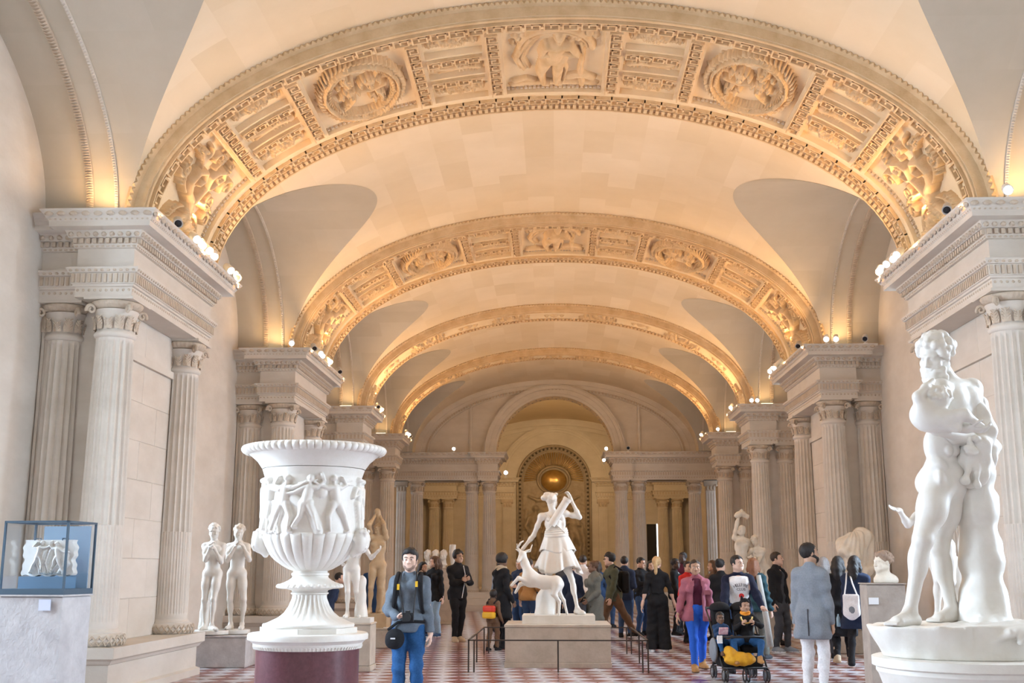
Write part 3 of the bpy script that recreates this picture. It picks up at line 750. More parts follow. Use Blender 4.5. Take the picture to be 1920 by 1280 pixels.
# ================================================================== end of the hall
YE = 33.8                      # frieze of the end colonnade
TZ = .80                       # raised floor behind it
m = MB(); m.box(-5.3, 5.3, 33.3, 43.5, GZ, TZ); tag(m.build('floor_tribune', STONE), 'raised stone floor behind the end colonnade', 'floor', kind='structure')
for k, (y0, zt) in enumerate(((32.2, .46), (32.75, .63))):
    m = MB(); m.box(-5.1, 5.1, y0, 33.32, GZ if k == 0 else .46, zt); tag(m.build('trim_step_%d' % (k + 1), STONE), 'long stone step up to the end colonnade', 'step', kind='structure')
for s in (-1, 1):
    path = [(XW + .1, YE), (2.32, YE), (2.32, YE - .09), (1.74, YE - .09), (1.74, YE + 1.1), (2.0, YE + 1.1)]
    sd = 'by the vase' if s < 0 else 'by the bearded statue'
    r = entablature(path, s, .7, 'entablature of the end colonnade on the side ' + sd)
    m = MB(); m.box(*sorted((s * 1.76, s * (XW + .1))), YE + .02, YE + 1.0, 4.09, 4.90); m.build('lintel_core', STONE, r)
    for k, x in enumerate((1.99, 2.52, 4.2)):
        put_column(s * x, YE + .16 + (.0 if k == 0 else .08), .76 + .0, 'fluted column of the end colonnade, %s, %s' % (('beside the central opening', 'second from the central opening', 'beside the last pier')[k], sd), 'fluted columns of the end colonnade')
    w_ = thing('wall_end_%d' % (1 if s < 0 else 2), 'pilaster responds of the end colonnade', 'wall', kind='structure')
    for x in (2.52, 4.72): pilaster(s * x, YE + .62, .3, .12, TZ, 4.09, w_)
# tympanum with the central arch
TY = YE + .45
tym = thing('wall_end_tympanum', 'end wall tympanum with a round arch opening', 'wall', kind='structure')
ps = np.linspace(0, PI, 61); R0, R1 = 1.80, 2.16
def ell(p, a, b): return (a * math.cos(p), ZC + b * math.sin(p))
m = MB()
out = []
for p in ps:
    d = (math.cos(p), math.sin(p)); t = 1 / math.sqrt((d[0] / (VA + .05)) ** 2 + (d[1] / (VB + .05)) ** 2); out.append((d[0] * t, ZC + d[1] * t))
m.grid(np.array([[(R0 * math.cos(p), TY, ZC + R0 * math.sin(p)), (o[0], TY, o[1])] for p, o in zip(ps, out)]))
m.build('tympanum_face', STONE, tym)
m = MB(); m.grid(np.array([[(R0 * math.cos(p), y, ZC + R0 * math.sin(p)) for y in (TY, TY + .35, TY + .7)] for p in ps])); m.build('opening_soffit', CARVE, tym, smooth=True)
m = MB()                        # stepped archivolt of the opening
for a, b, y in ((R0, 1.88, .05), (1.88, 2.02, .09), (2.02, 2.12, .13), (2.12, R1, .16)):
    m.grid(np.array([[(a * math.cos(p), TY - y + .04, ZC + a * math.sin(p)), (a * math.cos(p), TY - y, ZC + a * math.sin(p)), (b * math.cos(p), TY - y, ZC + b * math.sin(p)), (b * math.cos(p), TY, ZC + b * math.sin(p))] for p in ps]))
m.build('opening_archivolt', STONE, tym)
m = MB()                        # carved pieces on the soffit
for k in range(44):
    p = PI * (k + .5) / 44; m.ball(((R0 - .0) * math.cos(p), TY + .2 + .3 * (k % 2), ZC + (R0 - .0) * math.sin(p)), (.03, .07, .03), 5, 6)
tag(m.build('soffit_rosettes', CARVE2, tym), kind='stuff')
m = MB()                        # big archivolt under the vault
for (a, b), (a2, b2), y in (((3.88, 1.96), (3.98, 2.04), .06), ((3.98, 2.04), (4.12, 2.16), .10), ((4.12, 2.16), (4.32, 2.32), .15)):
    m.grid(np.array([[(*(lambda q: (q[0], TY - y + .05, q[1]))(ell(p, a, b)),), (*(lambda q: (q[0], TY - y, q[1]))(ell(p, a, b)),), (*(lambda q: (q[0], TY - y, q[1]))(ell(p, a2, b2)),)] for p in ps]))
m.build('tympanum_archivolt', STONE, tym)
m = MB()
for k in range(110):
    p = PI * (k + .5) / 110; q = ell(p, 3.96, 2.02); m.box(q[0] - .022, q[0] + .022, TY - .12, TY - .05, q[1] - .03, q[1] + .03)
tag(m.build('archivolt_beads', CARVE2, tym), kind='stuff')
m = MB()
for s in (-1, 1): m.box(*sorted((s * 2.55, s * 2.62)), TY - .05, TY, ZC, ZC + 1.55)
m.build('tympanum_strip', STONE, tym)

# room behind: same vault, back wall with the great niche relief
YB = 43.4
rm = thing('ceiling_tribune', 'barrel vault over the room behind the end colonnade', 'ceiling', kind='structure')
m = MB(); m.grid(np.array([[(VA * math.cos(p), y, ZC + VB * math.sin(p)) for y in np.linspace(TY, YB, 9)] for p in ps])); m.build('vault_face', VAULT, rm, smooth=True)
bw = thing('wall_end', 'back wall with pilasters around the carved niche', 'wall', kind='structure')
MB().add([(-5.3, YB, GZ), (5.3, YB, GZ), (5.3, YB, 8), (-5.3, YB, 8)], [(0, 1, 2, 3)]).build('wall_face', STONE, bw)
for s in (-1, 1):
    MB().add([(s * 5.2, TY, GZ), (s * 5.2, YB, GZ), (s * 5.2, YB, ZC), (s * 5.2, TY, ZC)], [(0, 1, 2, 3)]).build('wall_face', STONE, bw)
    MB().add([(s * 4.25, TY, ZC), (s * 4.25, YB, ZC), (s * 5.3, YB, ZC), (s * 5.3, TY, ZC)], [(0, 1, 2, 3)]).build('cornice_shelf', STONE, bw)
    p2 = [(s * s * 5.2, YB - .75), (3.75, YB - .75), (3.75, YB - .1), (1.62, YB - .1), (1.62, YB + .05)]
    entablature(p2, s, .5, 'entablature of the back room on the side ' + ('by the vase' if s < 0 else 'by the bearded statue'))
    for k, x in enumerate((4.08, 4.62)):
        put_column(s * x, YB - .5, .76, 'fluted column against the back wall behind the colonnade, %s, %s' % (('nearer the niche', 'in the corner')[k], 'by the vase' if s < 0 else 'by the bearded statue'), 'fluted columns against the back wall')
    pilaster(s * 1.84, YB, .34, .1, TZ, 4.09, bw)
    # wall panels
    for z0, z1 in ((TZ + .1, 2.0), (2.2, 3.4)):
        if s > 0 and z0 < 2.0: continue
        m = MB(); m.box(*sorted((s * 2.5, s * 3.5)), YB - .04, YB, z0, z1 - .1); m.build('wall_panel', STONE, bw)
m = MB()
for a, b, y in ((1.95, 2.03, .05), (2.03, 2.13, .09), (2.13, 2.2, .12)):
    m.grid(np.array([[(a * math.cos(p), YB - y + .04, 4.75 + a * math.sin(p)), (a * math.cos(p), YB - y, 4.75 + a * math.sin(p)), (b * math.cos(p), YB - y, 4.75 + b * math.sin(p))] for p in ps]))
m.build('niche_archivolt', STONE, bw)
m = MB()
for (a, b), (a2, b2), y in (((3.9, 1.9), (4.05, 2.05), .06), ((4.05, 2.05), (4.32, 2.32), .12)):
    m.grid(np.array([[(a * math.cos(p), YB - y + .05, ZC + b * math.sin(p)), (a * math.cos(p), YB - y, ZC + b * math.sin(p)), (a2 * math.cos(p), YB - y, ZC + b2 * math.sin(p))] for p in ps]))
m.build('vault_archivolt', STONE, bw)
# door ajar on the right of the back wall
dr = thing('door_1', 'dark doorway standing ajar beside the end column', 'door', kind='structure')
m = MB(); m.box(3.42, 3.98, YB - .09, YB - .005, TZ, 3.22); m.build('door_frame', STONE, dr)
m = MB(); m.box(3.49, 3.86, YB - .11, YB - .092, TZ, 3.14); m.build('door_leaf', mat('dark_door', (.012, .010, .012), rough=.6), dr)
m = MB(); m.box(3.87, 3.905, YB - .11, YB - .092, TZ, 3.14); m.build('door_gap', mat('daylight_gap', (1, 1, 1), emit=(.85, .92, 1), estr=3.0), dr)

# ---- carved niche: round-headed panel, guilloche rim, shell rays, gilded globe, four figures
GILT = mat('gilded_bronze', (0.50, 0.31, 0.10), (0.62, 0.42, 0.16), 5, 0.32, 0.1, 20, metal=0.75)
BRONZ = mat('bronzed_relief', (0.30, 0.235, 0.165), (0.40, 0.325, 0.235), 6, 0.55, 0.3, 40)
nr = thing('niche_relief', 'round-headed niche relief with gilded globe and standing figures', 'relief', (-.04, YB - .02, 1.75))
W2, ZT = 1.40, 3.0             # half width, centre of the head above 1.75
m = MB(); arc = [(W2 * math.cos(p), ZT + W2 * math.sin(p)) for p in np.linspace(0, PI, 41)]
loop = [(W2, 0)] + arc + [(-W2, 0)]
m.add([(x, -.02, z) for x, z in loop], [tuple(range(len(loop)))]); m.build('panel_ground', BRONZ, nr)
m = MB(); L2 = np.array([(x, 0, z) for x, z in loop]); m.tube(L2 + [0, -.04, 0], .05, 8); ins = np.array([(x * .87, -.04, (z if z < ZT else ZT + (z - ZT) * .87)) for x, z in loop]); m.tube(ins, .03, 6)
m.build('rim', BRONZ, nr, smooth=True)
m = MB(); mid = np.array([(x * .935, -.05, (z if z < ZT else ZT + (z - ZT) * .935)) for x, z in loop]); dl = np.concatenate([[0], np.cumsum(np.linalg.norm(np.diff(mid, axis=0), axis=1))])
for k in range(64):
    q = dl[-1] * (k + .5) / 64; c = [np.interp(q, dl, mid[:, i]) for i in range(3)]; m.ball(c, (.045, .035, .045), 5, 8)
tag(m.build('guilloche', mat('dark_bronze', (.10, .075, .05), rough=.5), nr), kind='stuff')
m = MB()
for k in range(40):
    a = PI * (k + .5) / 40; c, s_ = math.cos(a), math.sin(a); m.tube([(.6 * c, -.05, ZT + .08 + .48 * s_), (1.15 * c, -.04, ZT + 1.15 * s_)], [.012, .03], 5)
tag(m.build('shell_rays', GILT, nr, smooth=True), kind='stuff')
m = MB(); m.ball((0, -.1, ZT + .06), (.50, .3, .42), 16, 24); m.build('globe', GILT, nr, smooth=True)
m = MB(); t = np.linspace(0, 2 * PI, 40); m.tube(np.stack([.62 * np.cos(t), 0 * t - .06, ZT + .08 + .52 * np.sin(t)], 1), .05, 8, cap=False); m.build('globe_rim', BRONZ, nr, smooth=True)
st = fig_strokes(.5, .08, 2.05, 0, .16) + fig_strokes(2.0, .08, 2.05, 3, .16, -1) + drape_strokes([(.95, 1.5), (1.05, .8), (1.0, .1)], 5, .05, .08, .07, 3) + drape_strokes([(2.2, 1.4), (2.3, .8), (2.2, .1)], 5, .05, .08, .06, 4)
st += [([(1.25, 2.2), (.95, 2.35), (.6, 2.3), (.3, 2.45)], .12, .05, .1), ([(1.25, 2.2), (1.55, 2.35), (1.9, 2.3), (2.2, 2.45)], .12, .05, .1), ([(1.25, 2.45), (1.25, 2.0)], .08, .05, .12), ([(.75, 1.75), (.9, 1.4), (.8, 1.1)], .09, .05, .08), ([(.2, 1.9), (.1, 1.2)], .07, .05, .07)]
P = relief(2.5, 2.72, .03, st, noise=.004); Q = np.stack([P[..., 0] - 1.25, -.025 - 1.5 * P[..., 2], P[..., 1]], -1)
MB().grid(Q[::-1]).build('figure_relief', BRONZ, nr, smooth=True)
m = MB(); m.box(-1.5, 1.5, -.16, .0, -.14, 0); m.build('sill', STONE, nr)

# ================================================================== lamps on the cornices
lamp_proto = {}
def spotlight(x, y, z, target, lit, label, size=1.0, power=0.0):
    key = (lit,)
    if key not in lamp_proto:
        r = thing('spotlight', label, 'spotlight', group='spotlights on the cornices')
        b = MB(); b.box(-.035, .035, -.03, .03, 0, .02); b.tube([(0, 0, .02), (0, 0, .075)], .012, 8); b.build('bracket', WHITE, r)
        h = MB(); h.lathe([(.02, -.11), (.05, -.105), (.056, -.08), (.056, .07), (.062, .075), (.062, .10), (.05, .10), (.045, .085)], 20)
        hd = h.build('housing', WHITE if lit else mat('grey_fixture', (.5, .5, .5), rough=.4), r, smooth=True, auto=40)
        l = MB(); l.lathe([(.001, .088), (.046, .088)], 20, cap=False); l.build('lens', LAMP_ON if lit else LAMP_OFF, hd)
        lamp_proto[key] = r; o = r
    else: o = copy_tree(lamp_proto[key])
    o['label'] = label; o.location = (x, y, z); o.scale = (size * .8,) * 3
    q = (Vector(target) - Vector((x, y, z + .13))).to_track_quat('Z', 'Y')
    for ch in o.children:
        if ch.name.startswith('housing'):
            ch.location = (0, 0, .125); ch.rotation_mode = 'QUATERNION'; ch.rotation_quaternion = q
    if power:
        d = (Vector(target) - Vector((x, y, z))).normalized()
        light('spot_beam', 'SPOT', Vector((x, y, z + .125 * size)) + d * .14 * size, target, power, (1.0, .87, .70), spot_size=math.radians(50), spot_blend=.6, shadow_soft_size=.05)
    return o
LEDGE = ZC + .003
ORD = ['first', 'second', 'third', 'fourth', 'fifth', 'sixth', 'seventh']
def lamps(pi, s, inner, front, lm):
    yn = PIERS[pi][0]
    for k, (y, lit, p) in enumerate(inner):
        tg = (-s * .5, y - 5 if lit else y + 2, .8) if k % 2 else (s * 1.0, y - 7, .5)
        spotlight(s * 3.93, y, LEDGE, tg, lit, '%s %s spotlight from the niche end, %s' % (ORD[len(inner) - 1 - k], 'lit' if lit else 'unlit', lm), power=p)
    for k, (x, lit) in enumerate(front):
        spotlight(s * x, yn - .22, LEDGE, (s * x * .6, yn - 6, 2.0), lit, '%s %s spotlight on the narrow ledge, %s' % (ORD[k], 'lit' if lit else 'unlit', lm))
lamps(1, -1, [(11.0, False, 0), (11.55, True, 0), (11.8, True, 60), (12.0, True, 0), (12.25, True, 0), (12.85, True, 0), (13.2, False, 0)], [], LAND[(1, -1)])
lamps(1, 1, [(10.85, False, 0), (12.45, True, 0), (12.65, True, 60), (12.85, True, 0), (13.2, True, 0)], [(4.30, True)], LAND[(1, 1)])
lamps(2, -1, [(17.7, False, 0), (18.1, True, 0), (18.35, True, 70), (18.9, True, 0), (19.9, False, 0)], [(4.2, True)], LAND[(2, -1)])
lamps(2, 1, [(17.8, False, 0), (19.4, False, 0), (19.8, True, 70), (20.1, True, 0)], [(4.25, True), (4.4, True), (4.85, False)], LAND[(2, 1)])
lamps(3, -1, [(24.4, False, 0), (24.8, True, 50)], [], LAND[(3, -1)])
lamps(3, 1, [(24.8, True, 50)], [(4.2, True), (4.32, True)], LAND[(3, 1)])
lamps(4, -1, [(29.3, True, 0), (29.6, True, 50), (30.0, False, 0)], [(4.9, True)], LAND[(4, -1)])
lamps(4, 1, [(29.9, True, 50)], [(4.2, True)], LAND[(4, 1)])
spotlight(-3.05, YE - .24, LEDGE, (-2, 20, 1.5), True, 'lit spotlight on the end colonnade cornice by the vase', 1.2, 40)
spotlight(-1.5, YE + .3, 4.2, (-1.2, 20, 2.4), True, 'bright lit spotlight at the inner colonnade end by the vase', 1.5, 60)
spotlight(1.55, YE - .1, LEDGE, (1, 20, 2), True, 'lit spotlight at the inner colonnade end by the bearded statue', 1.2)
spotlight(1.50, YE + .42, LEDGE - .3, (.6, 20, 2), True, 'lower lit spotlight at the inner colonnade end, bearded statue side', 1.2)
spotlight(2.2, YE - .24, LEDGE, (2, 20, 2), False, 'unlit spotlight on the end colonnade cornice by the bearded statue', 1.2)
# warm uplight strips lying on the ledges
strip = None
WARM = (1.0, .585, .25)
UP = {1: 88, 2: 82, 3: 48, 4: 34}
for pi in (0, 1, 2, 3, 4):
    yn, yf = PIERS[pi]
    for s in (-1, 1):
        lm = LAND.get((pi, s), 'pier behind the viewer, %s side' % ('vase' if s < 0 else 'bearded statue'))
        L = yf - yn - .3
        for nm, (x0, x1, y0, y1) in {'hall': (4.0, 4.035, yn + .2, yf - .2), 'side': (4.42, 4.68, yn - .06, yn - .01)}.items():
            t = thing('uplight_strip', 'warm uplight strip on the %s ledge of the %s' % ('hall-side' if nm == 'hall' else 'narrow', lm), 'lamp', (s * (x0 + x1) / 2, (y0 + y1) / 2, LEDGE), group='warm uplight strips on the cornices')
            hx, hy = (x1 - x0) / 2, (y1 - y0) / 2
            MB().box(-hx, hx, -hy, hy, 0, .03).build('housing', WHITE, t)
            MB().box(-hx + .006, hx - .006, -hy + .006, hy - .006, .03, .036).build('diffuser', LAMP_WARM, t)
        if pi:
            light('uplight', 'AREA', (s * 3.94, (yn + yf) / 2, ZC + .09), (-s * 1.2, (yn + yf) / 2, ZC + 2.2), UP[pi], WARM, shape='RECTANGLE', size=.1, size_y=L)
            for q in (-1, 1):   # the ends of the strip wash the neighbouring bays
                yy = yn - .1 if q < 0 else yf + .1
                light('uplight', 'AREA', (s * 3.94, yy, ZC + .09), (-s * 1.5, yy + q * 1.5, ZC + 2.2), UP[pi] * (.05 if pi == 1 and q < 0 else .36), WARM, shape='RECTANGLE', size=.1, size_y=.3)
            light('uplight', 'AREA', (s * 4.55, yn - .12, ZC + .07), (s * 4.3, yn - .6, ZC + 2), UP[pi] * .05, WARM, shape='RECTANGLE', size=.3, size_y=.06)
        else:
            light('uplight', 'AREA', (s * 3.9, (yn + yf) / 2, ZC + .1), (s * 1.5, (yn + yf) / 2 + 2.5, ZC + 2.4), 4, WARM, shape='RECTANGLE', size=.1, size_y=L)
for s in (-1, 1):
    t = thing('uplight_strip', 'warm uplight strip behind the central arch on the side ' + ('by the vase' if s < 0 else 'by the bearded statue'), 'lamp', (s * 2.1, YE + .9, LEDGE), group='warm uplight strips on the cornices')
    MB().box(-.05, .05, -.2, .2, 0, .03).build('housing', WHITE, t); MB().box(-.04, .04, -.19, .19, .03, .036).build('diffuser', LAMP_WARM, t)
    light('uplight', 'AREA', (s * 2.1, YE + 1.0, ZC + .08), (-s * .4, YB - 1.5, ZC + 1.3), 120, (1, .66, .31), shape='RECTANGLE', size=.12, size_y=.5)

light('niche_spot', 'SPOT', (1.62, YE + .75, ZC + .2), (0, 43.4, 4.9), 260, (1.0, .72, .38), spot_size=math.radians(34), spot_blend=.7, shadow_soft_size=.1)
# scale all building objects made so far about the camera point
for o in list(C.objects):
    if o.parent is None and o.type in ('MESH', 'EMPTY'):
        o.location = hall(o.location); o.scale = o.scale * U

# ================================================================== floor
RED = mat('red_floor_tile', (0.25, 0.105, 0.10), (0.36, 0.165, 0.155), 9, 0.22, 0.06, 20, objvar=0.14, spec=0.5)
PALE = mat('pale_floor_tile', (0.58, 0.60, 0.66), (0.72, 0.74, 0.79), 9, 0.2, 0.06, 20, objvar=0.08, spec=0.5)
GROUT = mat('floor_bed', (0.30, 0.26, 0.23), rough=0.8)
m = MB(); m.add([(-7.4, -5.4, -.012), (7.4, -5.4, -.012), (7.4, 42, -.012), (-7.4, 42, -.012)], [(0, 1, 2, 3)])
FLOOR = tag(m.build('floor', GROUT), 'floor of red and pale diamond tiles', 'floor', kind='structure')
HD = .2285                     # half diagonal of a tile
def tile_mesh(m):
    g = HD - .003; e = HD - .006
    v = [(g, 0, -.010), (0, g, -.010), (-g, 0, -.010), (0, -g, -.010), (e, 0, 0), (0, e, 0), (-e, 0, 0), (0, -e, 0)]
    return mesh_data('floor_tile', v, [(4, 5, 6, 7)] + [(k, (k + 1) % 4, 4 + (k + 1) % 4, 4 + k) for k in range(4)], m)
TM = (tile_mesh(RED), tile_mesh(PALE))
CF, SF = math.cos(.085), math.sin(.085)
cells = []
for i in range(-26, 27):
    for j in range(-26, 110):
        for par in (0, 1):     # red lattice and the pale one between
            x, y = (i + .5 * par) * 2 * HD, (j + .5 * par) * 2 * HD
            x, y = x * CF - (y - 16) * SF, x * SF + (y - 16) * CF + 16
            if abs(x) > 6.3 or y < -5.1 or y > 40.2: continue
            cells.append((x, y, par))
near = sorted([c for c in cells if 14.9 < c[1] < 21.5 and -3.4 < c[0] < 5.6 and abs(c[0]) < .45 * c[1]], key=lambda c: c[1])[:300]
nset = set(near); rest = {0: MB(), 1: MB()}
for c in near:
    o = link('floor_tile', TM[c[2]], FLOOR); o.location = (c[0], c[1], 0); o.rotation_euler = (0, 0, .085)
for c in cells:
    if c in nset: continue
    g = HD - .004; x, y = c[0], c[1]; rest[c[2]].add([(x + g * CF, y + g * SF, 0), (x - g * SF, y + g * CF, 0), (x - g * CF, y - g * SF, 0), (x + g * SF, y - g * CF, 0)], [(0, 1, 2, 3)])
tag(rest[0].build('red_tile_field', RED, FLOOR), kind='stuff'); tag(rest[1].build('pale_tile_field', PALE, FLOOR), kind='stuff')

# ================================================================== sculpting kit: smooth-blended solids turned into one skin
class Sdf:
    def __init__(s): s.p = []
    def cap(s, a, b, ra, rb=None, k=.03, op=1):
        s.p.append(('c', np.asarray(a, float), np.asarray(b, float), ra, ra if rb is None else rb, k, op)); return s
    def ell(s, c, r, R=None, k=.03, op=1):
        s.p.append(('e', np.asarray(c, float), np.broadcast_to(np.asarray(r, float), (3,)), R, None, k, op)); return s
    def box(s, c, h, R=None, k=.02, op=1, rd=.01):
        s.p.append(('b', np.asarray(c, float), np.asarray(h, float), R, rd, k, op)); return s
    def chain(s, pts, radii, k=.03, op=1):
        for i in range(len(pts) - 1): s.cap(pts[i], pts[i + 1], radii[i], radii[i + 1], k, op)
        return s
    def fn(s, lo, hi, f, k=.02, op=1):
        s.p.append(('f', np.asarray(lo, float), np.asarray(hi, float), f, None, k, op)); return s
    def grow(s, g):
        """the same solid, thicker: used for cloth over a body"""
        o = Sdf()
        for q in s.p:
            if q[6] < 0: continue
            if q[0] == 'c': o.p.append(('c', q[1], q[2], q[3] + g, q[4] + g, q[5], 1))
            elif q[0] == 'e': o.p.append(('e', q[1], q[2] + g, q[3], None, q[5], 1))
            else: o.p.append(q)
        return o
    def bounds(s):
        lo = np.full(3, 1e9); hi = -lo
        for q in s.p:
            if q[6] < 0: continue
            l, h = s._bb(q); lo = np.minimum(lo, l); hi = np.maximum(hi, h)
        return lo, hi
    @staticmethod
    def _bb(q):
        if q[0] == 'c':
            r = max(q[3], q[4]); return np.minimum(q[1], q[2]) - r, np.maximum(q[1], q[2]) + r
        if q[0] in 'eb':
            h = q[2] if q[3] is None else np.abs(q[3]) @ q[2]
            return q[1] - h, q[1] + h
        return q[1], q[2]
    def mesh(s, res=.012, clip=None, fold=None, post=None):
        lo, hi = s.bounds(); lo = lo - 3 * res; hi = hi + 3 * res
        n = np.ceil((hi - lo) / res).astype(int) + 1
        ax = [lo[i] + res * np.arange(n[i]) for i in range(3)]
        F = np.full(n, .3, np.float32)
        for q in s.p:
            l, h = s._bb(q); pad = q[5] + 3 * res
            i0 = np.clip(((l - pad - lo) / res).astype(int), 0, n); i1 = np.clip(((h + pad - lo) / res).astype(int) + 2, 0, n)
            if np.any(i1 <= i0): continue
            x = ax[0][i0[0]:i1[0]][:, None, None]; y = ax[1][i0[1]:i1[1]][None, :, None]; z = ax[2][i0[2]:i1[2]][None, None, :]
            if q[0] == 'c':
                a, b = q[1], q[2]; d = b - a; L2 = max(d.dot(d), 1e-12)
                t = np.clip(((x - a[0]) * d[0] + (y - a[1]) * d[1] + (z - a[2]) * d[2]) / L2, 0, 1)
                D = np.sqrt((x - a[0] - t * d[0]) ** 2 + (y - a[1] - t * d[1]) ** 2 + (z - a[2] - t * d[2]) ** 2) - (q[3] + (q[4] - q[3]) * t)
            elif q[0] in 'eb':
                px, py, pz = x - q[1][0], y - q[1][1], z - q[1][2]
                if q[3] is not None:
                    R = q[3]; px, py, pz = R[0, 0] * px + R[1, 0] * py + R[2, 0] * pz, R[0, 1] * px + R[1, 1] * py + R[2, 1] * pz, R[0, 2] * px + R[1, 2] * py + R[2, 2] * pz
                r = q[2]
                if q[0] == 'e':
                    k0 = np.sqrt((px / r[0]) ** 2 + (py / r[1]) ** 2 + (pz / r[2]) ** 2); k1 = np.sqrt((px / r[0] ** 2) ** 2 + (py / r[1] ** 2) ** 2 + (pz / r[2] ** 2) ** 2)
                    D = k0 * (k0 - 1) / np.maximum(k1, 1e-6)
                else:
                    rd = q[4]; qx, qy, qz = np.abs(px) - r[0] + rd, np.abs(py) - r[1] + rd, np.abs(pz) - r[2] + rd
                    D = np.sqrt(np.maximum(qx, 0) ** 2 + np.maximum(qy, 0) ** 2 + np.maximum(qz, 0) ** 2) + np.minimum(np.maximum(np.maximum(qx, qy), qz), 0) - rd
            else: D = q[3](x, y, z)
            sub = F[i0[0]:i1[0], i0[1]:i1[1], i0[2]:i1[2]]; k = max(q[5], 1e-4)
            if q[6] > 0:
                hh = np.maximum(k - np.abs(sub - D), 0) / k; sub[...] = np.minimum(sub, D) - hh * hh * k * .25
            else:
                D = -D; hh = np.maximum(k - np.abs(sub - D), 0) / k; sub[...] = np.maximum(sub, D) + hh * hh * k * .25
        X, Y, Z = ax[0][:, None, None], ax[1][None, :, None], ax[2][None, None, :]
        if fold: F += fold(X, Y, Z)
        if clip is not None: F = np.maximum(F, clip(X, Y, Z))
        F[0] = F[-1] = .1; F[:, 0] = F[:, -1] = .1; F[:, :, 0] = F[:, :, -1] = .1
        v, f = surface_nets(F.astype(np.float32), lo, res)
        if post is not None: v = post(v)
        return v, f
def surface_nets(F, lo, res):
    S = F < 0; n = F.shape; c = np.zeros((n[0] - 1, n[1] - 1, n[2] - 1), np.int8)
    offs = [(i, j, k) for i in (0, 1) for j in (0, 1) for k in (0, 1)]
    sl = lambda o: tuple(slice(o[a], n[a] - 1 + o[a]) for a in range(3))
    for o in offs: c += S[sl(o)]
    mask = (c > 0) & (c < 8); I = np.argwhere(mask)
    idx = np.full(c.shape, -1, np.int64); idx[mask] = np.arange(len(I))
    pos = np.zeros((len(I), 3)); cnt = np.zeros(len(I))
    V = {o: F[I[:, 0] + o[0], I[:, 1] + o[1], I[:, 2] + o[2]].astype(float) for o in offs}
    for a in range(3):
        for o in offs:
            if o[a]: continue
            o2 = tuple(1 if i == a else o[i] for i in range(3)); f0, f1 = V[o], V[o2]; cr = (f0 < 0) != (f1 < 0)
            t = np.where(cr, f0 / np.where(cr, f0 - f1, 1), 0); p = np.tile(np.array(o, float), (len(I), 1)); p[:, a] = t
            pos[cr] += p[cr]; cnt += cr
    v = lo + res * (I + pos / np.maximum(cnt, 1)[:, None])
    faces = []
    for a in range(3):
        b, d = [(1, 2), (2, 0), (0, 1)][a]
        s0 = [slice(None)] * 3; s1 = [slice(None)] * 3; s0[a] = slice(0, n[a] - 1); s1[a] = slice(1, n[a])
        e = S[tuple(s0)] != S[tuple(s1)]; E = np.argwhere(e); E = E[(E[:, b] > 0) & (E[:, d] > 0) & (E[:, b] < n[b] - 1) & (E[:, d] < n[d] - 1)]
        if not len(E): continue
        ub = np.zeros(3, int); ub[b] = 1; ud = np.zeros(3, int); ud[d] = 1
        q = np.stack([idx[tuple((E - ub - ud).T)], idx[tuple((E - ud).T)], idx[tuple(E.T)], idx[tuple((E - ub).T)]], 1)
        fl = ~S[tuple(E.T)]; q[fl] = q[fl][:, ::-1]; faces.append(q)
    f = np.concatenate(faces) if faces else np.zeros((0, 4), int)
    return v, f
def mesh_np(name, v, f, m, smooth=True):
    me = bpy.data.meshes.new(name); v = np.asarray(v, np.float32); f = np.asarray(f, np.int32)
    me.vertices.add(len(v)); me.vertices.foreach_set('co', v.ravel()); me.loops.add(f.size); me.loops.foreach_set('vertex_index', f.ravel())
    me.polygons.add(len(f)); me.polygons.foreach_set('loop_start', np.arange(0, f.size, 4, dtype=np.int32)); me.polygons.foreach_set('loop_total', np.full(len(f), 4, np.int32))
    me.polygons.foreach_set('use_smooth', np.ones(len(f), bool)); me.update(calc_edges=True); me.validate()
    if m: me.materials.append(m)
    return me
def skin(name, sd, m, parent, res=.012, **kw):
    v, f = sd.mesh(res, **kw); return link(name, mesh_np(name, v, f, m), parent)
def join_skins(name, parts, m, parent):
    vs_, fs_, n = [], [], 0
    for v, f in parts: vs_.append(v); fs_.append(f + n); n += len(v)
    return link(name, mesh_np(name, np.concatenate(vs_), np.concatenate(fs_), m), parent)
def folds(amp, fr, seed=0, zs=.45):
    rs = np.random.RandomState(seed); P = [(rs.normal(size=3) * [1, 1, zs], rs.uniform(.7, 1.4) * fr, rs.uniform(0, 6.28)) for _ in range(5)]
    def f(x, y, z):
        o = 0
        for d, q, ph in P: d = d / np.linalg.norm(d); o = o + np.sin((x * d[0] + y * d[1] + z * d[2]) * q + ph)
        return (amp / 2.2) * o
    return f

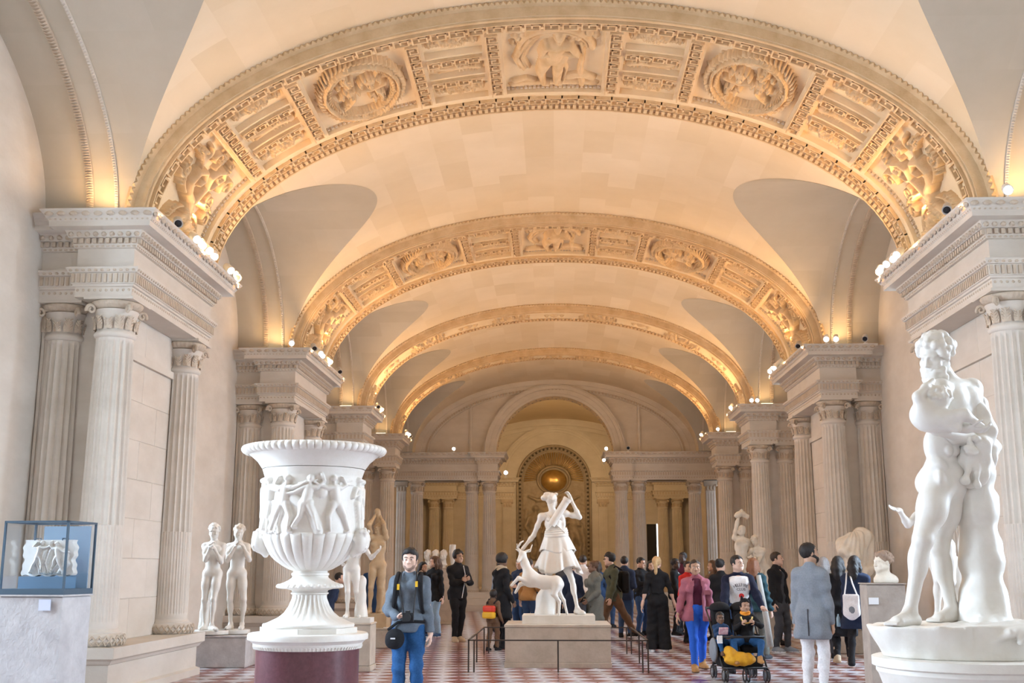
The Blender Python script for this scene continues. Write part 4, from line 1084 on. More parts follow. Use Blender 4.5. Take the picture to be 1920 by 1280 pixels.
# ------------------------------------------------------------------ human figure (faces -Y, +X is the R side, height 1.75)
def ik(a, c, l1, l2, pole):
    a, c, pole = (np.asarray(q, float) for q in (a, c, pole)); d = c - a; L = np.linalg.norm(d)
    if L > (l1 + l2) * .999: c = a + d / L * (l1 + l2) * .999; d = c - a; L = np.linalg.norm(d)
    u = d / L; x = (l1 * l1 - l2 * l2 + L * L) / (2 * L); h = math.sqrt(max(0, l1 * l1 - x * x))
    w = pole - u * pole.dot(u); w /= max(np.linalg.norm(w), 1e-9); return a + u * x + w * h, c
def joints(feet=((-.10, 0, 0), (.10, 0, 0)), hands=((-.235, -.02, .80), (.235, -.02, .80)), elbow=((-.25, .9, 0), (.25, .9, 0)), knee=((0, -1, 0), (0, -1, 0)), lean=(0, 0),
           sway=0.0, crouch=0.0, head=(0, 0, 0), twist=0.0, sh=.158, footdir=((-.15, -1), (.15, -1)), shr=(0, 0)):
    """head = yaw, pitch, roll in degrees (yaw + turns to +X, pitch + looks down)"""
    J = {}; up = lambda x, y, z: np.array([x + sway * (1 - abs(z - .95) / .6 if z < 1.5 else .1) + lean[0] * (z - .95) / .5, y + lean[1] * (z - .95) / .5, z - crouch])
    J['pel'] = up(0, 0, .95); J['waist'] = up(0, .0, 1.09); J['chest'] = up(0, 0, 1.28); J['neck'] = up(0, .02, 1.46); J['head'] = up(0, -.012, 1.625) + [lean[0] * .12, lean[1] * .12, 0]
    ct, st = math.cos(twist), math.sin(twist)
    for i, s in enumerate((-1, 1)):
        J['hip', s] = up(s * .088, 0, .92); x = s * sh; q = up(0, .012, 1.378); J['sh', s] = q + [x * ct, x * st, shr[i]]
        f = np.asarray(feet[i], float); ank = np.array([f[0], f[1] + .03, f[2] + .085]); J['knee', s], J['ank', s] = ik(J['hip', s], ank, .43, .42, knee[i])
        fd = np.array([*footdir[i], 0.]); fd /= np.linalg.norm(fd); J['fd', s] = fd
        hz = np.asarray(hands[i], float); J['el', s], J['wr', s] = ik(J['sh', s], hz, .285, .25, elbow[i])
    J['hr'] = rot('Z', math.radians(head[0])) @ rot('X', math.radians(head[1])) @ rot('Y', math.radians(head[2]))
    return J
def head_prims(S, J, beard=False, fem=False, detail=True, sc=1.0):
    R, c = J['hr'], J['head']; P = lambda x, y, z: c + R @ (np.array([x, y, z]) * sc)
    S.cap(J['neck'], c + R @ np.array([0, .02, -.05]), .058 if not fem else .049, .055 if not fem else .047, k=.03)
    S.ell(P(0, .012, .035), np.array([.077, .097, .086]) * sc, R, k=.02); S.ell(P(0, -.022, -.03), np.array([.062, .072, .088]) * sc, R, k=.03)
    S.ell(P(0, -.072, -.085), np.array([.03, .026, .024]) * sc, R, k=.03)
    S.cap(P(-.04, -.06, -.06), P(-.055, .01, -.05), .022 * sc, .022 * sc, k=.03); S.cap(P(.04, -.06, -.06), P(.055, .01, -.05), .022 * sc, .022 * sc, k=.03)
    if detail:
        S.cap(P(0, -.090, .022), P(0, -.108, -.022), .009 * sc, .0135 * sc, k=.014)
        for s in (-1, 1):
            S.ell(P(s * .014, -.098, -.026), .0085 * sc, k=.008); S.cap(P(s * .014, -.09, .03), P(s * .05, -.074, .03), .010 * sc, .008 * sc, k=.012)
            S.ell(P(s * .031, -.096, .010), np.array([.017, .014, .011]) * sc, R, k=.012, op=-1); S.ell(P(s * .031, -.080, .010), np.array([.013, .011, .010]) * sc, R, k=.004)
            S.ell(P(s * .076, .012, .0), np.array([.010, .020, .032]) * sc, R, k=.008); S.ell(P(s * .045, -.066, -.022), np.array([.022, .018, .022]) * sc, R, k=.02)
        S.cap(P(-.018, -.090, -.052), P(.018, -.090, -.052), .0075 * sc, .0075 * sc, k=.008); S.cap(P(-.015, -.088, -.063), P(.015, -.088, -.063), .008 * sc, .008 * sc, k=.008)
        S.cap(P(-.022, -.099, -.0575), P(.022, -.099, -.0575), .0028, k=.006, op=-1)
    return P
def hand_prims(S, J, s, curl=.35, nrm=None, r=.0095, point=None, sc=1.0, spread=.12):
    """palm, four fingers of unequal length with two bends, thumb from the side of the palm"""
    w = J['wr', s]; d = w - J['el', s]; d /= np.linalg.norm(d)
    if point is not None: d = np.asarray(point, float); d /= np.linalg.norm(d)
    n = np.asarray(nrm if nrm is not None else (-s, 0, 0), float); n = n - d * n.dot(d); n /= max(np.linalg.norm(n), 1e-9)
    b = np.cross(d, n) * s                    # towards the thumb side flips with the hand
    if b.dot(np.array([0, -1, .3])) < 0: b = -b
    L = .085 * sc
    S.cap(w - d * .02, w + d * .02, .026 * sc, .027 * sc, k=.02)
    for u in (-1, -.33, .33, 1): S.cap(w + d * .02 * sc + b * u * .014 * sc, w + d * L + b * u * .028 * sc, .0135 * sc, .0125 * sc, k=.012)
    R = r * sc
    for u, l in ((1, .070), (.33, .080), (-.33, .075), (-1, .058)):
        l *= sc; p = w + d * L + b * u * .028 * sc; dd = d + b * u * spread; dd /= np.linalg.norm(dd); p0 = p - dd * .01
        for q in range(3):
            a = curl * (q + .6); v = dd * math.cos(a) + n * math.sin(a); e = p + v * l * (.42, .32, .26)[q]; S.cap(p0 if q == 0 else p, e, R * (1.05 - .08 * q), R * (1.0 - .1 * q), k=.004); p = e
    p = w + d * .025 * sc + b * .026 * sc; v = d * .62 + b * .72 + n * (.25 + .4 * curl); v /= np.linalg.norm(v); e = p + v * .045 * sc; S.cap(p, e, R * 1.45, R * 1.2, k=.012)
    v2 = d * .9 + b * .25 + n * (.2 + .6 * curl); v2 /= np.linalg.norm(v2); S.cap(e, e + v2 * .038 * sc, R * 1.15, R * .95, k=.005)
def torso_prims(S, J, fem=False, fat=0.0, muscle=1.0):
    tw = J['sh', 1] - J['sh', -1]; tw /= np.linalg.norm(tw); fw = np.cross(np.array([0, 0, 1.]), tw); fw = -fw if fw[1] > 0 else fw   # chest front
    ax = J['chest'] - J['pel']; ax /= np.linalg.norm(ax); R = np.stack([tw, -fw, np.cross(tw, -fw)], 1)
    hw = .165 if fem else .150
    S.ell(J['pel'], (hw + fat, .105 + fat, .115), k=.03)
    for s in (-1, 1): S.ell(J['pel'] + [s * .072, .058, -.03], (.085 + fat * .5, .078 + fat * .5, .09), k=.03)
    S.ell(J['waist'], ((.112 if fem else .126) + fat * 1.2, .088 + fat * 1.4, .14), R, k=.05)
    S.ell(J['chest'], ((.136 if fem else .158) + fat, .102 + fat, .185), R, k=.04)
    S.cap(J['sh', -1] - tw * -.03, J['sh', 1] - tw * .03, .056, .056, k=.04)
    for s in (-1, 1):
        if fem: S.ell(J['chest'] + tw * s * .075 + fw * .092 + [0, 0, .02], (.062, .055, .06), k=.03)
        else: S.ell(J['chest'] + tw * s * .072 + fw * .078 + [0, 0, .055], np.array([.078, .042, .058]) * muscle, R, k=.025)
        S.cap(J['neck'] + [0, .01, -.02], J['sh', s] + [0, 0, .005], .046, .044, k=.04)
        if muscle > 1.1:
            for q in range(3): S.ell(J['waist'] * (1 - q * .28) + J['chest'] * q * .28 + fw * (.085 + .004 * q) + tw * s * .035 + [0, 0, -.03], (.034, .018, .036), R, k=.012)
            S.ell(J['chest'] + tw * s * .105 - fw * .05 + [0, 0, -.02], (.06, .05, .11), R, k=.03)
            S.ell(J['pel'] * .6 + J['waist'] * .4 + tw * s * .092 + fw * .02, (.045, .07, .05), R, k=.04)
    return tw, fw
def arm_prims(S, J, s, fem=False, fat=0.0, muscle=1.0, upto='wr'):
    a, e, w = J['sh', s], J['el', s], J['wr', s]; g = (.86 if fem else 1.0) * muscle
    S.ell(a, .058 * g + fat * .4, k=.03); S.cap(a, e, .049 * g + fat * .5, .040 * g + fat * .3, k=.03)
    S.ell(a * .52 + e * .48, .048 * g + fat * .4, k=.03)
    if upto == 'wr': S.cap(e, w, .041 * g + fat * .3, .028 * g + fat * .1, k=.025); S.ell(e * .72 + w * .28, .045 * g + fat * .2, k=.03)
def leg_prims(S, J, s, fem=False, fat=0.0, muscle=1.0):
    h, kn, an = J['hip', s], J['knee', s], J['ank', s]; g = muscle
    S.cap(h, kn, .088 * g + fat, .054 * g + fat * .4, k=.03); S.ell(h * .6 + kn * .4 + [0, -.012, 0], (.078 * g + fat, .082 * g + fat, .12), k=.04); S.ell(kn + [0, -.012, 0], .05 * g + fat * .2, k=.02)
    S.cap(kn, an, .048 * g + fat * .3, .032 * g, k=.02); S.ell(kn * .7 + an * .3 + [0, .022, 0], (.052 * g + fat * .2, .05 * g + fat * .2, .11), k=.03)
def foot_prims(S, J, s, toes=False, sc=1.0):
    an, d = J['ank', s], J['fd', s]; z0 = an[2] - .085; sd = np.array([-d[1], d[0], 0]); heel = an - d * .035; heel[2] = z0 + .032
    ball = an + d * .115; ball[2] = z0 + .024; tip = an + d * .165; tip[2] = z0 + .018
    S.cap(heel, an, .034, .034, k=.02); S.cap(heel, ball, .034, .032, k=.02); S.cap(an, ball, .034, .026, k=.03)
    for u in (-1, 1): S.cap(heel + sd * u * .006, ball + sd * u * .02, .027, .026, k=.02)
    if toes:
        for j, u in enumerate((-1, -.45, .05, .5, .95)):
            b0 = ball + sd * u * .036; l = (.06, .058, .052, .046, .038)[j if s > 0 else j]; e = b0 + d * l; e[2] = z0 + .013; S.cap(b0, e, .015 if j else .017, .011 if j else .014, k=.008)
    else: S.cap(ball + sd * .01, tip, .03, .026, k=.02); S.cap(ball - sd * .01, tip, .03, .026, k=.02)
def nude(J, fem=False, fat=0.0, muscle=1.0, curl=.4, toes=False, hands=True, headless=False, nrm=(None, None), curls=None, pts=(None, None), headsc=1.0):
    S = Sdf(); torso_prims(S, J, fem, fat, muscle)
    for s in (-1, 1):
        arm_prims(S, J, s, fem, fat, muscle); leg_prims(S, J, s, fem, fat, muscle); foot_prims(S, J, s, toes)
    if not headless: head_prims(S, J, fem=fem, sc=headsc)
    if hands:
        for i, s in enumerate((-1, 1)): hand_prims(S, J, s, curl if curls is None else curls[i], nrm[i], point=pts[i])
    return S
# ================================================================== statues and pedestals
def frame(ox, oy, k, sl=0.0):
    """picture units to the statue's own upright frame (metres)"""
    return lambda px, py, y=0.0: np.array([(px - ox) * k + sl * (oy - py) * k, y, (oy - py) * k])
def box_thing(name, label, cat, x, y, z0, z1, wx, wy, m, rz=0.0, group=None, cap=None, bev=.012):
    """squared stone pedestal with softened arrises and, if asked, a top slab"""
    t = thing(name, label, cat, (x, y, z0), rz, group); hx, hy, h = wx / 2, wy / 2, z1 - z0
    def blk(hx, hy, a, b, nm):
        mb = MB(); e = bev
        ring_ = lambda q: [(-hx + q, -hy + q), (hx - q, -hy + q), (hx - q, hy - q), (-hx + q, hy - q)]
        v = [(*p, z) for z, q in ((a, e), (a + e, 0), (b - e, 0), (b, e)) for p in ring_(q)]
        f = [(4 * i + j, 4 * i + (j + 1) % 4, 4 * i + 4 + (j + 1) % 4, 4 * i + 4 + j) for i in range(3) for j in range(4)] + [(3, 2, 1, 0), (12, 13, 14, 15)]
        mb.add(v, f).build(nm, m, t)
    blk(hx - .001, hy - .001, 0, .08, 'footing') if h > .5 else None
    blk(hx - .012, hy - .012, .08 if h > .5 else 0, h - (cap or 0.03), 'die'); blk(hx, hy, h - (cap or 0.03), h, 'top_slab')
    return t
def rock(S, c, r, n, seed):
    rs = random.Random(seed)
    for _ in range(n):
        S.ell(np.array(c) + [rs.uniform(-r[0], r[0]) * .7, rs.uniform(-r[1], r[1]) * .7, rs.uniform(-.3, .3) * r[2]], (r[0] * rs.uniform(.3, .5), r[1] * rs.uniform(.3, .5), r[2] * rs.uniform(.6, 1)), k=.04)
def curls_hair(S, J, n=60, r=.022, sc=1.0, seed=0, front=True, extra=.0):
    """tight curls over the skull"""
    rs = random.Random(seed); R, c = J['hr'], J['head']
    S.ell(c + R @ np.array([0, .022, .045]) * sc, np.array([.086, .1, .088]) * sc, R, k=.015)
    for _ in range(n):
        a = rs.uniform(0, 2 * PI); z = rs.uniform(-.35, 1.0); q = math.sqrt(max(0, 1 - z * z)); p = np.array([q * math.cos(a) * .088, .02 + q * math.sin(a) * .102, .04 + z * .09])
        if p[1] < -.045 and p[2] < .075: continue
        S.ell(c + R @ (p * sc), r * rs.uniform(.7, 1.2) * sc, k=.006)

# ---- bearded old man leaning on a tree, holding an infant
L = frame(1785, 1170, .00341, .075)
J = {'head': L(1750, 682, -.06), 'neck': L(1782, 728, .0), 'chest': L(1792, 775, .0), 'waist': L(1764, 850, -.02), 'pel': L(1769, 908, -.01),
     ('sh', -1): L(1752, 748, -.13), ('sh', 1): L(1830, 738, .06), ('el', -1): L(1716, 812, -.2), ('wr', -1): L(1785, 824, -.26), ('el', 1): L(1838, 842, .0), ('wr', 1): L(1738, 826, -.22),
     ('hip', -1): L(1756, 925, -.05), ('hip', 1): L(1786, 925, .05), ('knee', -1): L(1720, 1022, -.14), ('ank', -1): L(1702, 1148, -.1), ('knee', 1): L(1772, 1032, .1), ('ank', 1): L(1806, 1146, .2),
     ('fd', -1): np.array([-.85, -.5, 0]), ('fd', 1): np.array([-.85, -.45, 0])}
J['fd', -1] /= np.linalg.norm(J['fd', -1]); J['fd', 1] /= np.linalg.norm(J['fd', 1])
J['hr'] = rot('Z', math.radians(-52)) @ rot('X', math.radians(24)) @ rot('Y', math.radians(8))
root = thing('marble_statue', 'tall white marble statue of a bearded nude man cradling an infant, leaning on a tree', 'statue', (2.41, 7.2, 1.14))
S = nude(J, muscle=1.16, toes=True, curls=(.5, .45), nrm=((0, .3, 1), (0, .2, 1)), headsc=1.08)
S.ell(L(1752, 910, -.13), (.03, .035, .045), k=.02); S.cap(L(1752, 902, -.13), L(1751, 916, -.15), .016, .013, k=.01)
skin('figure', S, MARBLE, root, .0085)
S = Sdf(); curls_hair(S, J, 110, .026, 1.1, 2); skin('hair', S, MARBLE, root, .0075)
S = Sdf(); rs = random.Random(4)
for _ in range(70):
    a = rs.uniform(-1.15, 1.15); z = rs.uniform(-.145, -.055); r = .075 + .02 * (z + .1); p = np.array([r * math.sin(a), -r * math.cos(a) * .95 - .012, z]); S.ell(J['head'] + J['hr'] @ (p * 1.08), .019 * rs.uniform(.7, 1.2), k=.007)
S.ell(J['head'] + J['hr'] @ np.array([0, -.06, -.09]), (.06, .05, .05), J['hr'], k=.01)
skin('beard', S, MARBLE, root, .0075)
S = Sdf()                                    # infant
S.ell(L(1738, 768, -.25), (.072, .078, .078), k=.02); S.ell(L(1752, 758, -.22), (.04, .045, .045), k=.03); S.ell(L(1712, 800, -.24), (.085, .085, .085), k=.05); S.ell(L(1728, 812, -.25), (.085, .075, .065), k=.05); S.cap(L(1732, 782, -.24), L(1718, 795, -.24), .05, .07, k=.05)
S.cap(L(1706, 790, -.28), L(1697, 768, -.29), .036, .030, k=.04); S.cap(L(1697, 768, -.29), L(1712, 750, -.27), .030, .024, k=.03); S.cap(L(1712, 750, -.27), L(1730, 735, -.22), .024, .018, k=.02)
S.cap(L(1740, 806, -.3), L(1774, 802, -.33), .046, .036, k=.04); S.cap(L(1774, 802, -.33), L(1800, 816, -.3), .034, .023, k=.03); S.ell(L(1806, 821, -.3), (.03, .02, .018), k=.02)
S.cap(L(1730, 814, -.28), L(1764, 825, -.31), .042, .032, k=.04)
for k in range(40):
    a = rs.uniform(0, 6.28); zz = rs.uniform(-.2, 1); q = math.sqrt(1 - zz * zz); S.ell(L(1738, 768, -.25) + np.array([.074 * q * math.cos(a), .08 * q * math.sin(a), .078 * zz]), .013, k=.008)
skin('infant', S, MARBLE, root, .0075)
S = Sdf()                                    # tree trunk with knots and roots
S.chain([L(1862, 1178, .16), L(1858, 1130, .14), L(1852, 1050, .12), L(1842, 960, .1), L(1838, 890, .1), L(1850, 820, .12), L(1852, 765, .14)], [.17, .135, .125, .115, .11, .085, .06], k=.06)
for px, py, y, r in ((1818, 968, .04, .03), (1832, 1052, .04, .03), (1864, 1000, .05, .03), (1880, 1075, .08, .033), (1868, 940, .07, .03), (1884, 1130, .1, .033)): S.ell(L(px, py, y), (r, r * .8, r * 1.25), k=.02)
for px, py, y in ((1900, 1178, .1), (1920, 1185, .2), (1835, 1182, -.02), (1868, 1190, -.1), (1890, 1190, -.02)): S.cap(L(1865, 1140, .1), L(px, py, y), .06, .035, k=.05)
skin('tree_trunk', S, MARBLE, root, .010, fold=folds(.006, 40, 3, 1.6))
S = Sdf()                                    # hide hung over the trunk, paws and fruit
S.chain([L(1836, 770, .02), L(1846, 820, .0), L(1832, 850, -.03), L(1812, 870, -.04), L(1815, 915, -.03)], [.05, .07, .075, .065, .05], k=.04); S.chain([L(1832, 850, -.05), L(1836, 880, -.04), L(1830, 905, -.04)], [.06, .05, .06], k=.03)
S.chain([L(1808, 870, -.08), L(1804, 900, -.1), L(1800, 915, -.1)], [.03, .022, .028], k=.02); S.chain([L(1824, 870, -.08), L(1822, 905, -.1), L(1822, 922, -.1)], [.025, .017, .024], k=.02)
for k in range(14): S.ell(L(1805 + rs.uniform(-8, 14), 845 + rs.uniform(-10, 20), -.12), .022, k=.006)
S.chain([L(1850, 790, .08), L(1868, 850, .1), L(1860, 885, .1)], [.03, .06, .05], k=.04)
skin('animal_hide', S, MARBLE, root, .009, fold=folds(.007, 55, 5, .5))
S = Sdf()                                    # carved rocky plinth
S.fn((-.62, -.5, -.22), (.72, .5, .06), lambda x, y, z: np.maximum((np.sqrt(((x - .09 + .10 * (z + .2) / .2 * (x < 0)) / .50) ** 2 + ((y - .03) / .40) ** 2) - 1) * .40, np.maximum(z - .0 - .03 * np.clip(x, -1, 1), -.21 - z)))
rock(S, (.3, -.2, -.03), (.2, .1, .05), 8, 3)
S.chain([(.12, -.36, -.08), (.2, -.38, -.04), (.3, -.34, -.02)], [.02, .03, .03], k=.02); S.chain([(.25, -.4, -.09), (.3, -.38, -.03)], [.02, .03], k=.02); S.chain([(.4, -.35, -.1), (.42, -.33, -.02)], [.02, .03], k=.02)
skin('rock_plinth', S, MARBLE, root, .012, clip=lambda x, y, z: -.2 - z + 0 * x, fold=folds(.004, 45, 6))
t = thing('drum_pedestal', 'round white stepped pedestal under the bearded statue', 'pedestal', (2.52, 7.24, 0)); t.scale = (.93, .93, 1)
for nm, pr in (('drum', [(.58, 0), (.58, .08), (.53, .1), (.53, .74)]), ('moulded_cap', [(.54, .74), (.56, .76), (.585, .83), (.60, .85), (.60, .875), (.625, .885), (.625, .935), (.61, .94)])):
    MB().lathe(pr, 72).build(nm, MARBLE2 if nm == 'drum' else MARBLE, t, smooth=True, auto=35)

# ---- huntress with a young stag, seen from behind
L = frame(1040, 1150, .00862, .008)
root = thing('marble_statue', 'white marble statue of a huntress in a short tunic with quiver and stag', 'statue', (-.04, 18.25, .77))
J = {'head': L(1033, 942, .02), 'neck': L(1037, 966, .0), 'chest': L(1040, 982, -.0), 'waist': L(1042, 1008, .0), 'pel': L(1045, 1030, .0),
     ('sh', -1): L(1014, 972, .0), ('sh', 1): L(1060, 966, .02), ('el', -1): L(1000, 1006, .06), ('wr', -1): L(981, 1029, .05), ('el', 1): L(1086, 973, .03), ('wr', 1): L(1069, 938, .0),
     ('hip', -1): L(1034, 1045, .03), ('hip', 1): L(1056, 1045, .0), ('knee', -1): L(1026, 1090, .12), ('ank', -1): L(1018, 1138, .1), ('knee', 1): L(1071, 1088, -.04), ('ank', 1): L(1081, 1139, -.08), ('fd', -1): np.array([-.3, .95, 0]), ('fd', 1): np.array([.35, -.9, 0])}
J['fd', -1] /= np.linalg.norm(J['fd', -1]); J['fd', 1] = np.array([.45, -.6, 0.]) / .75
J['hr'] = rot('Z', math.radians(135)) @ rot('X', math.radians(-4))
S = nude(J, fem=False, muscle=.9, curls=(.7, .7), nrm=((.4, -.4, -.8), (-.6, -.5, 0)))
skin('figure', S, MARBLE, root, .0125)
S = Sdf(); S.ell(J['head'] + [-.0, -.02, .035], (.095, .1, .095), k=.02); S.ell(L(1019, 937, -.03), (.05, .05, .045), k=.03); S.ell(L(1024, 930, -.0), (.05, .05, .035), k=.03); S.ell(L(1042, 930, .0), (.03, .05, .025), k=.02)
skin('hair', S, MARBLE, root, .011, fold=folds(.004, 120, 1, 1))
def skirt(cx, cz0, cz1, a0, a1, b0, b1, nf, amp, seed, sx=0.0, hem=.02):
    """flaring pleated cloth between two heights: mesh ring stack with folds"""
    rs = np.random.RandomState(seed); n = 120; m_ = 12; ang = np.linspace(0, 2 * PI, n, endpoint=False); P = np.zeros((m_ + 1, n, 3)); ph = rs.uniform(0, 6, 4)
    w_ = np.sin(nf * ang + ph[0]) + .6 * np.sin((nf * 1.7) // 1 * ang + ph[1]) + .4 * np.sin((nf * .5) // 1 * ang + ph[2])
    for i in range(m_ + 1):
        t = i / m_; a = a0 + (a1 - a0) * t ** .8; b = b0 + (b1 - b0) * t ** .8; r = 1 + amp * t * w_
        P[i, :, 0] = cx + sx * t + a * r * np.cos(ang); P[i, :, 1] = b * r * np.sin(ang); P[i, :, 2] = cz0 + (cz1 - cz0) * t + (hem * t * np.sin(3 * ang + ph[3]))
    v = P.reshape(-1, 3); f = [(i * n + j, i * n + (j + 1) % n, (i + 1) * n + (j + 1) % n, (i + 1) * n + j) for i in range(m_) for j in range(n)]
    Q = P[::-1] * [1, 1, 1]; Q = Q.copy(); Q[..., 0] = cx + (Q[..., 0] - cx) * .93; Q[..., 1] *= .93; n0 = len(v)
    f += [(n0 + i * n + j, n0 + i * n + (j + 1) % n, n0 + (i + 1) * n + (j + 1) % n, n0 + (i + 1) * n + j) for i in range(m_) for j in range(n)]
    f += [(m_ * n + j, m_ * n + (j + 1) % n, n0 + (j + 1) % n, n0 + j) for j in range(n)] + [(j, n0 + m_ * n + j, n0 + m_ * n + (j + 1) % n, (j + 1) % n) for j in range(n)]
    return np.concatenate([v, Q.reshape(-1, 3)]), f
z = lambda py: (1150 - py) * .00862
for nm, a in (('tunic_overfold', (.03, z(1002), z(1036), .165, .285, .12, .2, 9, .035, 3, .02, .03)), ('tunic_skirt', (.05, z(1025), z(1070), .2, .36, .16, .27, 11, .07, 4, .02, .06))):
    v, f = skirt(*a); link(nm, mesh_data(nm, v, f, MARBLE, True), root)
S = Sdf()                                    # bodice and rolled sash
S.ell(J['chest'] + [0, 0, -.02], (.172, .122, .2), k=.05); S.ell(J['waist'] + [0, 0, .05], (.15, .115, .15), k=.05)
skin('bodice', S, MARBLE, root, .0125, fold=folds(.006, 60, 2, .2), clip=lambda x, y, zz: np.maximum(z(1005) - zz, zz - z(966)) + 0 * x)
m = MB()
for dz, rr, tl in ((0, .17, .03), (.035, .172, .025), (.07, .168, .022), (.1, .16, .018)):
    t = np.linspace(0, 2 * PI, 40); m.tube(np.stack([.03 + rr * np.cos(t), rr * .8 * np.sin(t), z(1007) + dz + .015 * np.sin(t + 1)], 1), tl, 8)
m.build('rolled_sash', MARBLE, root, smooth=True)
m = MB(); m.tube([L(1033, 988, -.15), L(1062, 942, -.16)], .062, 16); m.tube([L(1061, 944, -.16), L(1064, 939, -.16)], .07, 16); m.build('quiver', MARBLE, root, smooth=True, auto=40)
m = MB(); m.tube([L(1052, 968, -.1), L(1038, 985, -.13), L(1024, 1000, -.13)], .012, 6); m.tube([L(1022, 966, -.1), L(1040, 985, -.14), L(1058, 1002, -.12)], .012, 6); m.build('baldric', MARBLE, root)
S = Sdf()                                    # young stag: deep chest, tucked belly, jointed legs
S.ell(L(994, 1084, -.32), (.125, .1, .135), k=.05); S.chain([L(996, 1086, -.32), L(1020, 1092, -.33), L(1040, 1092, -.34)], [.115, .098, .105], k=.06); S.ell(L(1043, 1094, -.34), (.1, .09, .11), k=.05)
S.chain([L(992, 1076, -.32), L(985, 1058, -.3), L(982, 1044, -.28)], [.085, .062, .05], k=.04); S.ell(L(981, 1041, -.28), (.05, .06, .05), k=.03); S.chain([L(979, 1041, -.3), L(973, 1054, -.36)], [.042, .026], k=.03)
for s in (-1, 1): S.cap(L(981 + s * 6, 1036, -.27), L(981 + s * 14, 1032, -.26), .022, .008, k=.015)
for a in ([(1044, 1096, -.4), (1038, 1112, -.42), (1048, 1126, -.38), (1047, 1148, -.4)], [(1048, 1096, -.3), (1046, 1108, -.28), (1056, 1124, -.24), (1062, 1148, -.27)]): S.chain([L(*q) for q in a], [.075, .045, .024, .02], k=.03)
for a in ([(990, 1090, -.38), (974, 1084, -.44), (961, 1097, -.42)], [(988, 1092, -.27), (976, 1096, -.3), (968, 1110, -.3)]): S.chain([L(*q) for q in a], [.05, .03, .022], k=.02)
S.cap(L(1047, 1086, -.36), L(1051, 1094, -.38), .03, .015, k=.02)
skin('stag', S, MARBLE, root, .0115)
m = MB()
for s, pts in ((-1, [(978, 1037), (971, 1030), (970, 1022)]), (-1, [(971, 1030), (977, 1020), (982, 1017)]), (1, [(985, 1037), (994, 1036), (998, 1024)])): m.tube([L(a, b, -.26) for a, b in pts], [.02, .016, .008], 7)
m.build('antlers', MARBLE, root, smooth=True)
S = Sdf(); S.chain([L(1022, 1150, .0), L(1023, 1120, .02), L(1030, 1095, .05)], [.17, .13, .1], k=.05); S.cap(L(1012, 1150, -.08), L(1016, 1125, .0), .06, .08, k=.05); S.cap(L(1034, 1150, -.05), L(1034, 1115, .0), .05, .06, k=.05)
skin('tree_stump', S, MARBLE, root, .014, clip=lambda x, y, zz: -.01 - zz + 0 * x, fold=folds(.006, 40, 8, .3))
m = MB(); m.box(-.51, .62, -.47, .42, -.125, .0); m.build('plinth', MARBLE, root)
root.location.z = .76
t = box_thing('statue_pedestal', 'low square beige stone pedestal under the huntress statue', 'pedestal', 0.0, 18.2, 0, .635, 1.63, 1.42, PEDST2, cap=.04, bev=.006)
# low iron rail around it: each run of bar with its posts
t = thing('barrier_rail', 'thin dark iron rail standing around the huntress pedestal', 'railing', (0, 0, 0))
m = MB(); xs, y0, y1, zr = 1.30, 16.75, 20.4, .46
for a, b in (((-xs, y0), (xs, y0)), ((-xs, y0), (-xs, y1)), ((xs, y0), (xs, y1)), ((-xs, y1), (xs, y1))): m = MB(); m.box(min(a[0], b[0]) - .012, max(a[0], b[0]) + .012, min(a[1], b[1]) - .012, max(a[1], b[1]) + .012, zr - .018, zr); m.build('top_bar', IRON, t)
for x, y in ((-xs, y0), (-xs + .08, y0), (xs, y0), (xs - .08, y0), (0.0, y0), (-xs, y1), (-xs + .08, y1), (xs, y1), (xs - .08, y1), (-xs, 18.5), (xs, 18.5), (0, y1)):
    m = MB(); m.box(x - .011, x + .011, y - .011, y + .011, 0, zr - .018); m.build('post', IRON, t)

# ---- pair of youths on one base, left
L = frame(425, 1185, .0069, -.05)
root = thing('marble_statue', 'pair of white marble youths standing close together, one playing a pipe', 'statue', (-5.22, 17.6, .53))
J = joints(feet=((-.13, .02, 0), (.03, -.12, 0)), hands=((-.02, -.22, 1.36), (.05, -.2, 1.33)), elbow=((-.4, .3, -1), (.1, -.3, -1)), head=(35, 14, 4), sway=-.03, lean=(-.02, .0), footdir=((-.1, -1), (.9, -.8)))
v1 = nude(J, muscle=.95, curl=.8).mesh(.0125); h1 = Sdf(); curls_hair(h1, J, 50, .022, 1.0, 3); v1h = h1.mesh(.011)
J2 = joints(feet=((-.05, .02, 0), (.15, .0, 0)), hands=((.02, -.17, 1.36), (.16, -.16, 1.38)), elbow=((-.3, -.2, -1), (.5, .1, -1)), head=(25, 16, 8), sway=.03, lean=(.02, .0), knee=((0, -1, 0), (.8, -1, 0)))
v2 = nude(J2, muscle=.95, curl=.8).mesh(.0125); h2 = Sdf(); curls_hair(h2, J2, 50, .022, 1.0, 4); v2h = h2.mesh(.011)
sc = .92
for nm, (v, f), dx, dy, mt in (('standing_youth', v1, -.09, -.08, MARBLE), ('curled_hair', v1h, -.09, -.08, MARBLE), ('second_youth', v2, .13, .12, MARBLE), ('second_curled_hair', v2h, .13, .12, MARBLE2)):
    link(nm, mesh_np(nm, v * sc + [dx * 1.2, dy * 1.2, 0], f, mt), root)
S = Sdf(); S.chain([(-.27, .02, 0), (-.25, .02, .6), (-.22, .0, 1.15)], [.08, .06, .035], k=.04); S.ell((-.2, -.02, 1.2), (.09, .08, .07), k=.03)
skin('cloak_support', S, MARBLE, root, .012, fold=folds(.006, 50, 3, .2), clip=lambda x, y, zz: -zz + 0 * x)
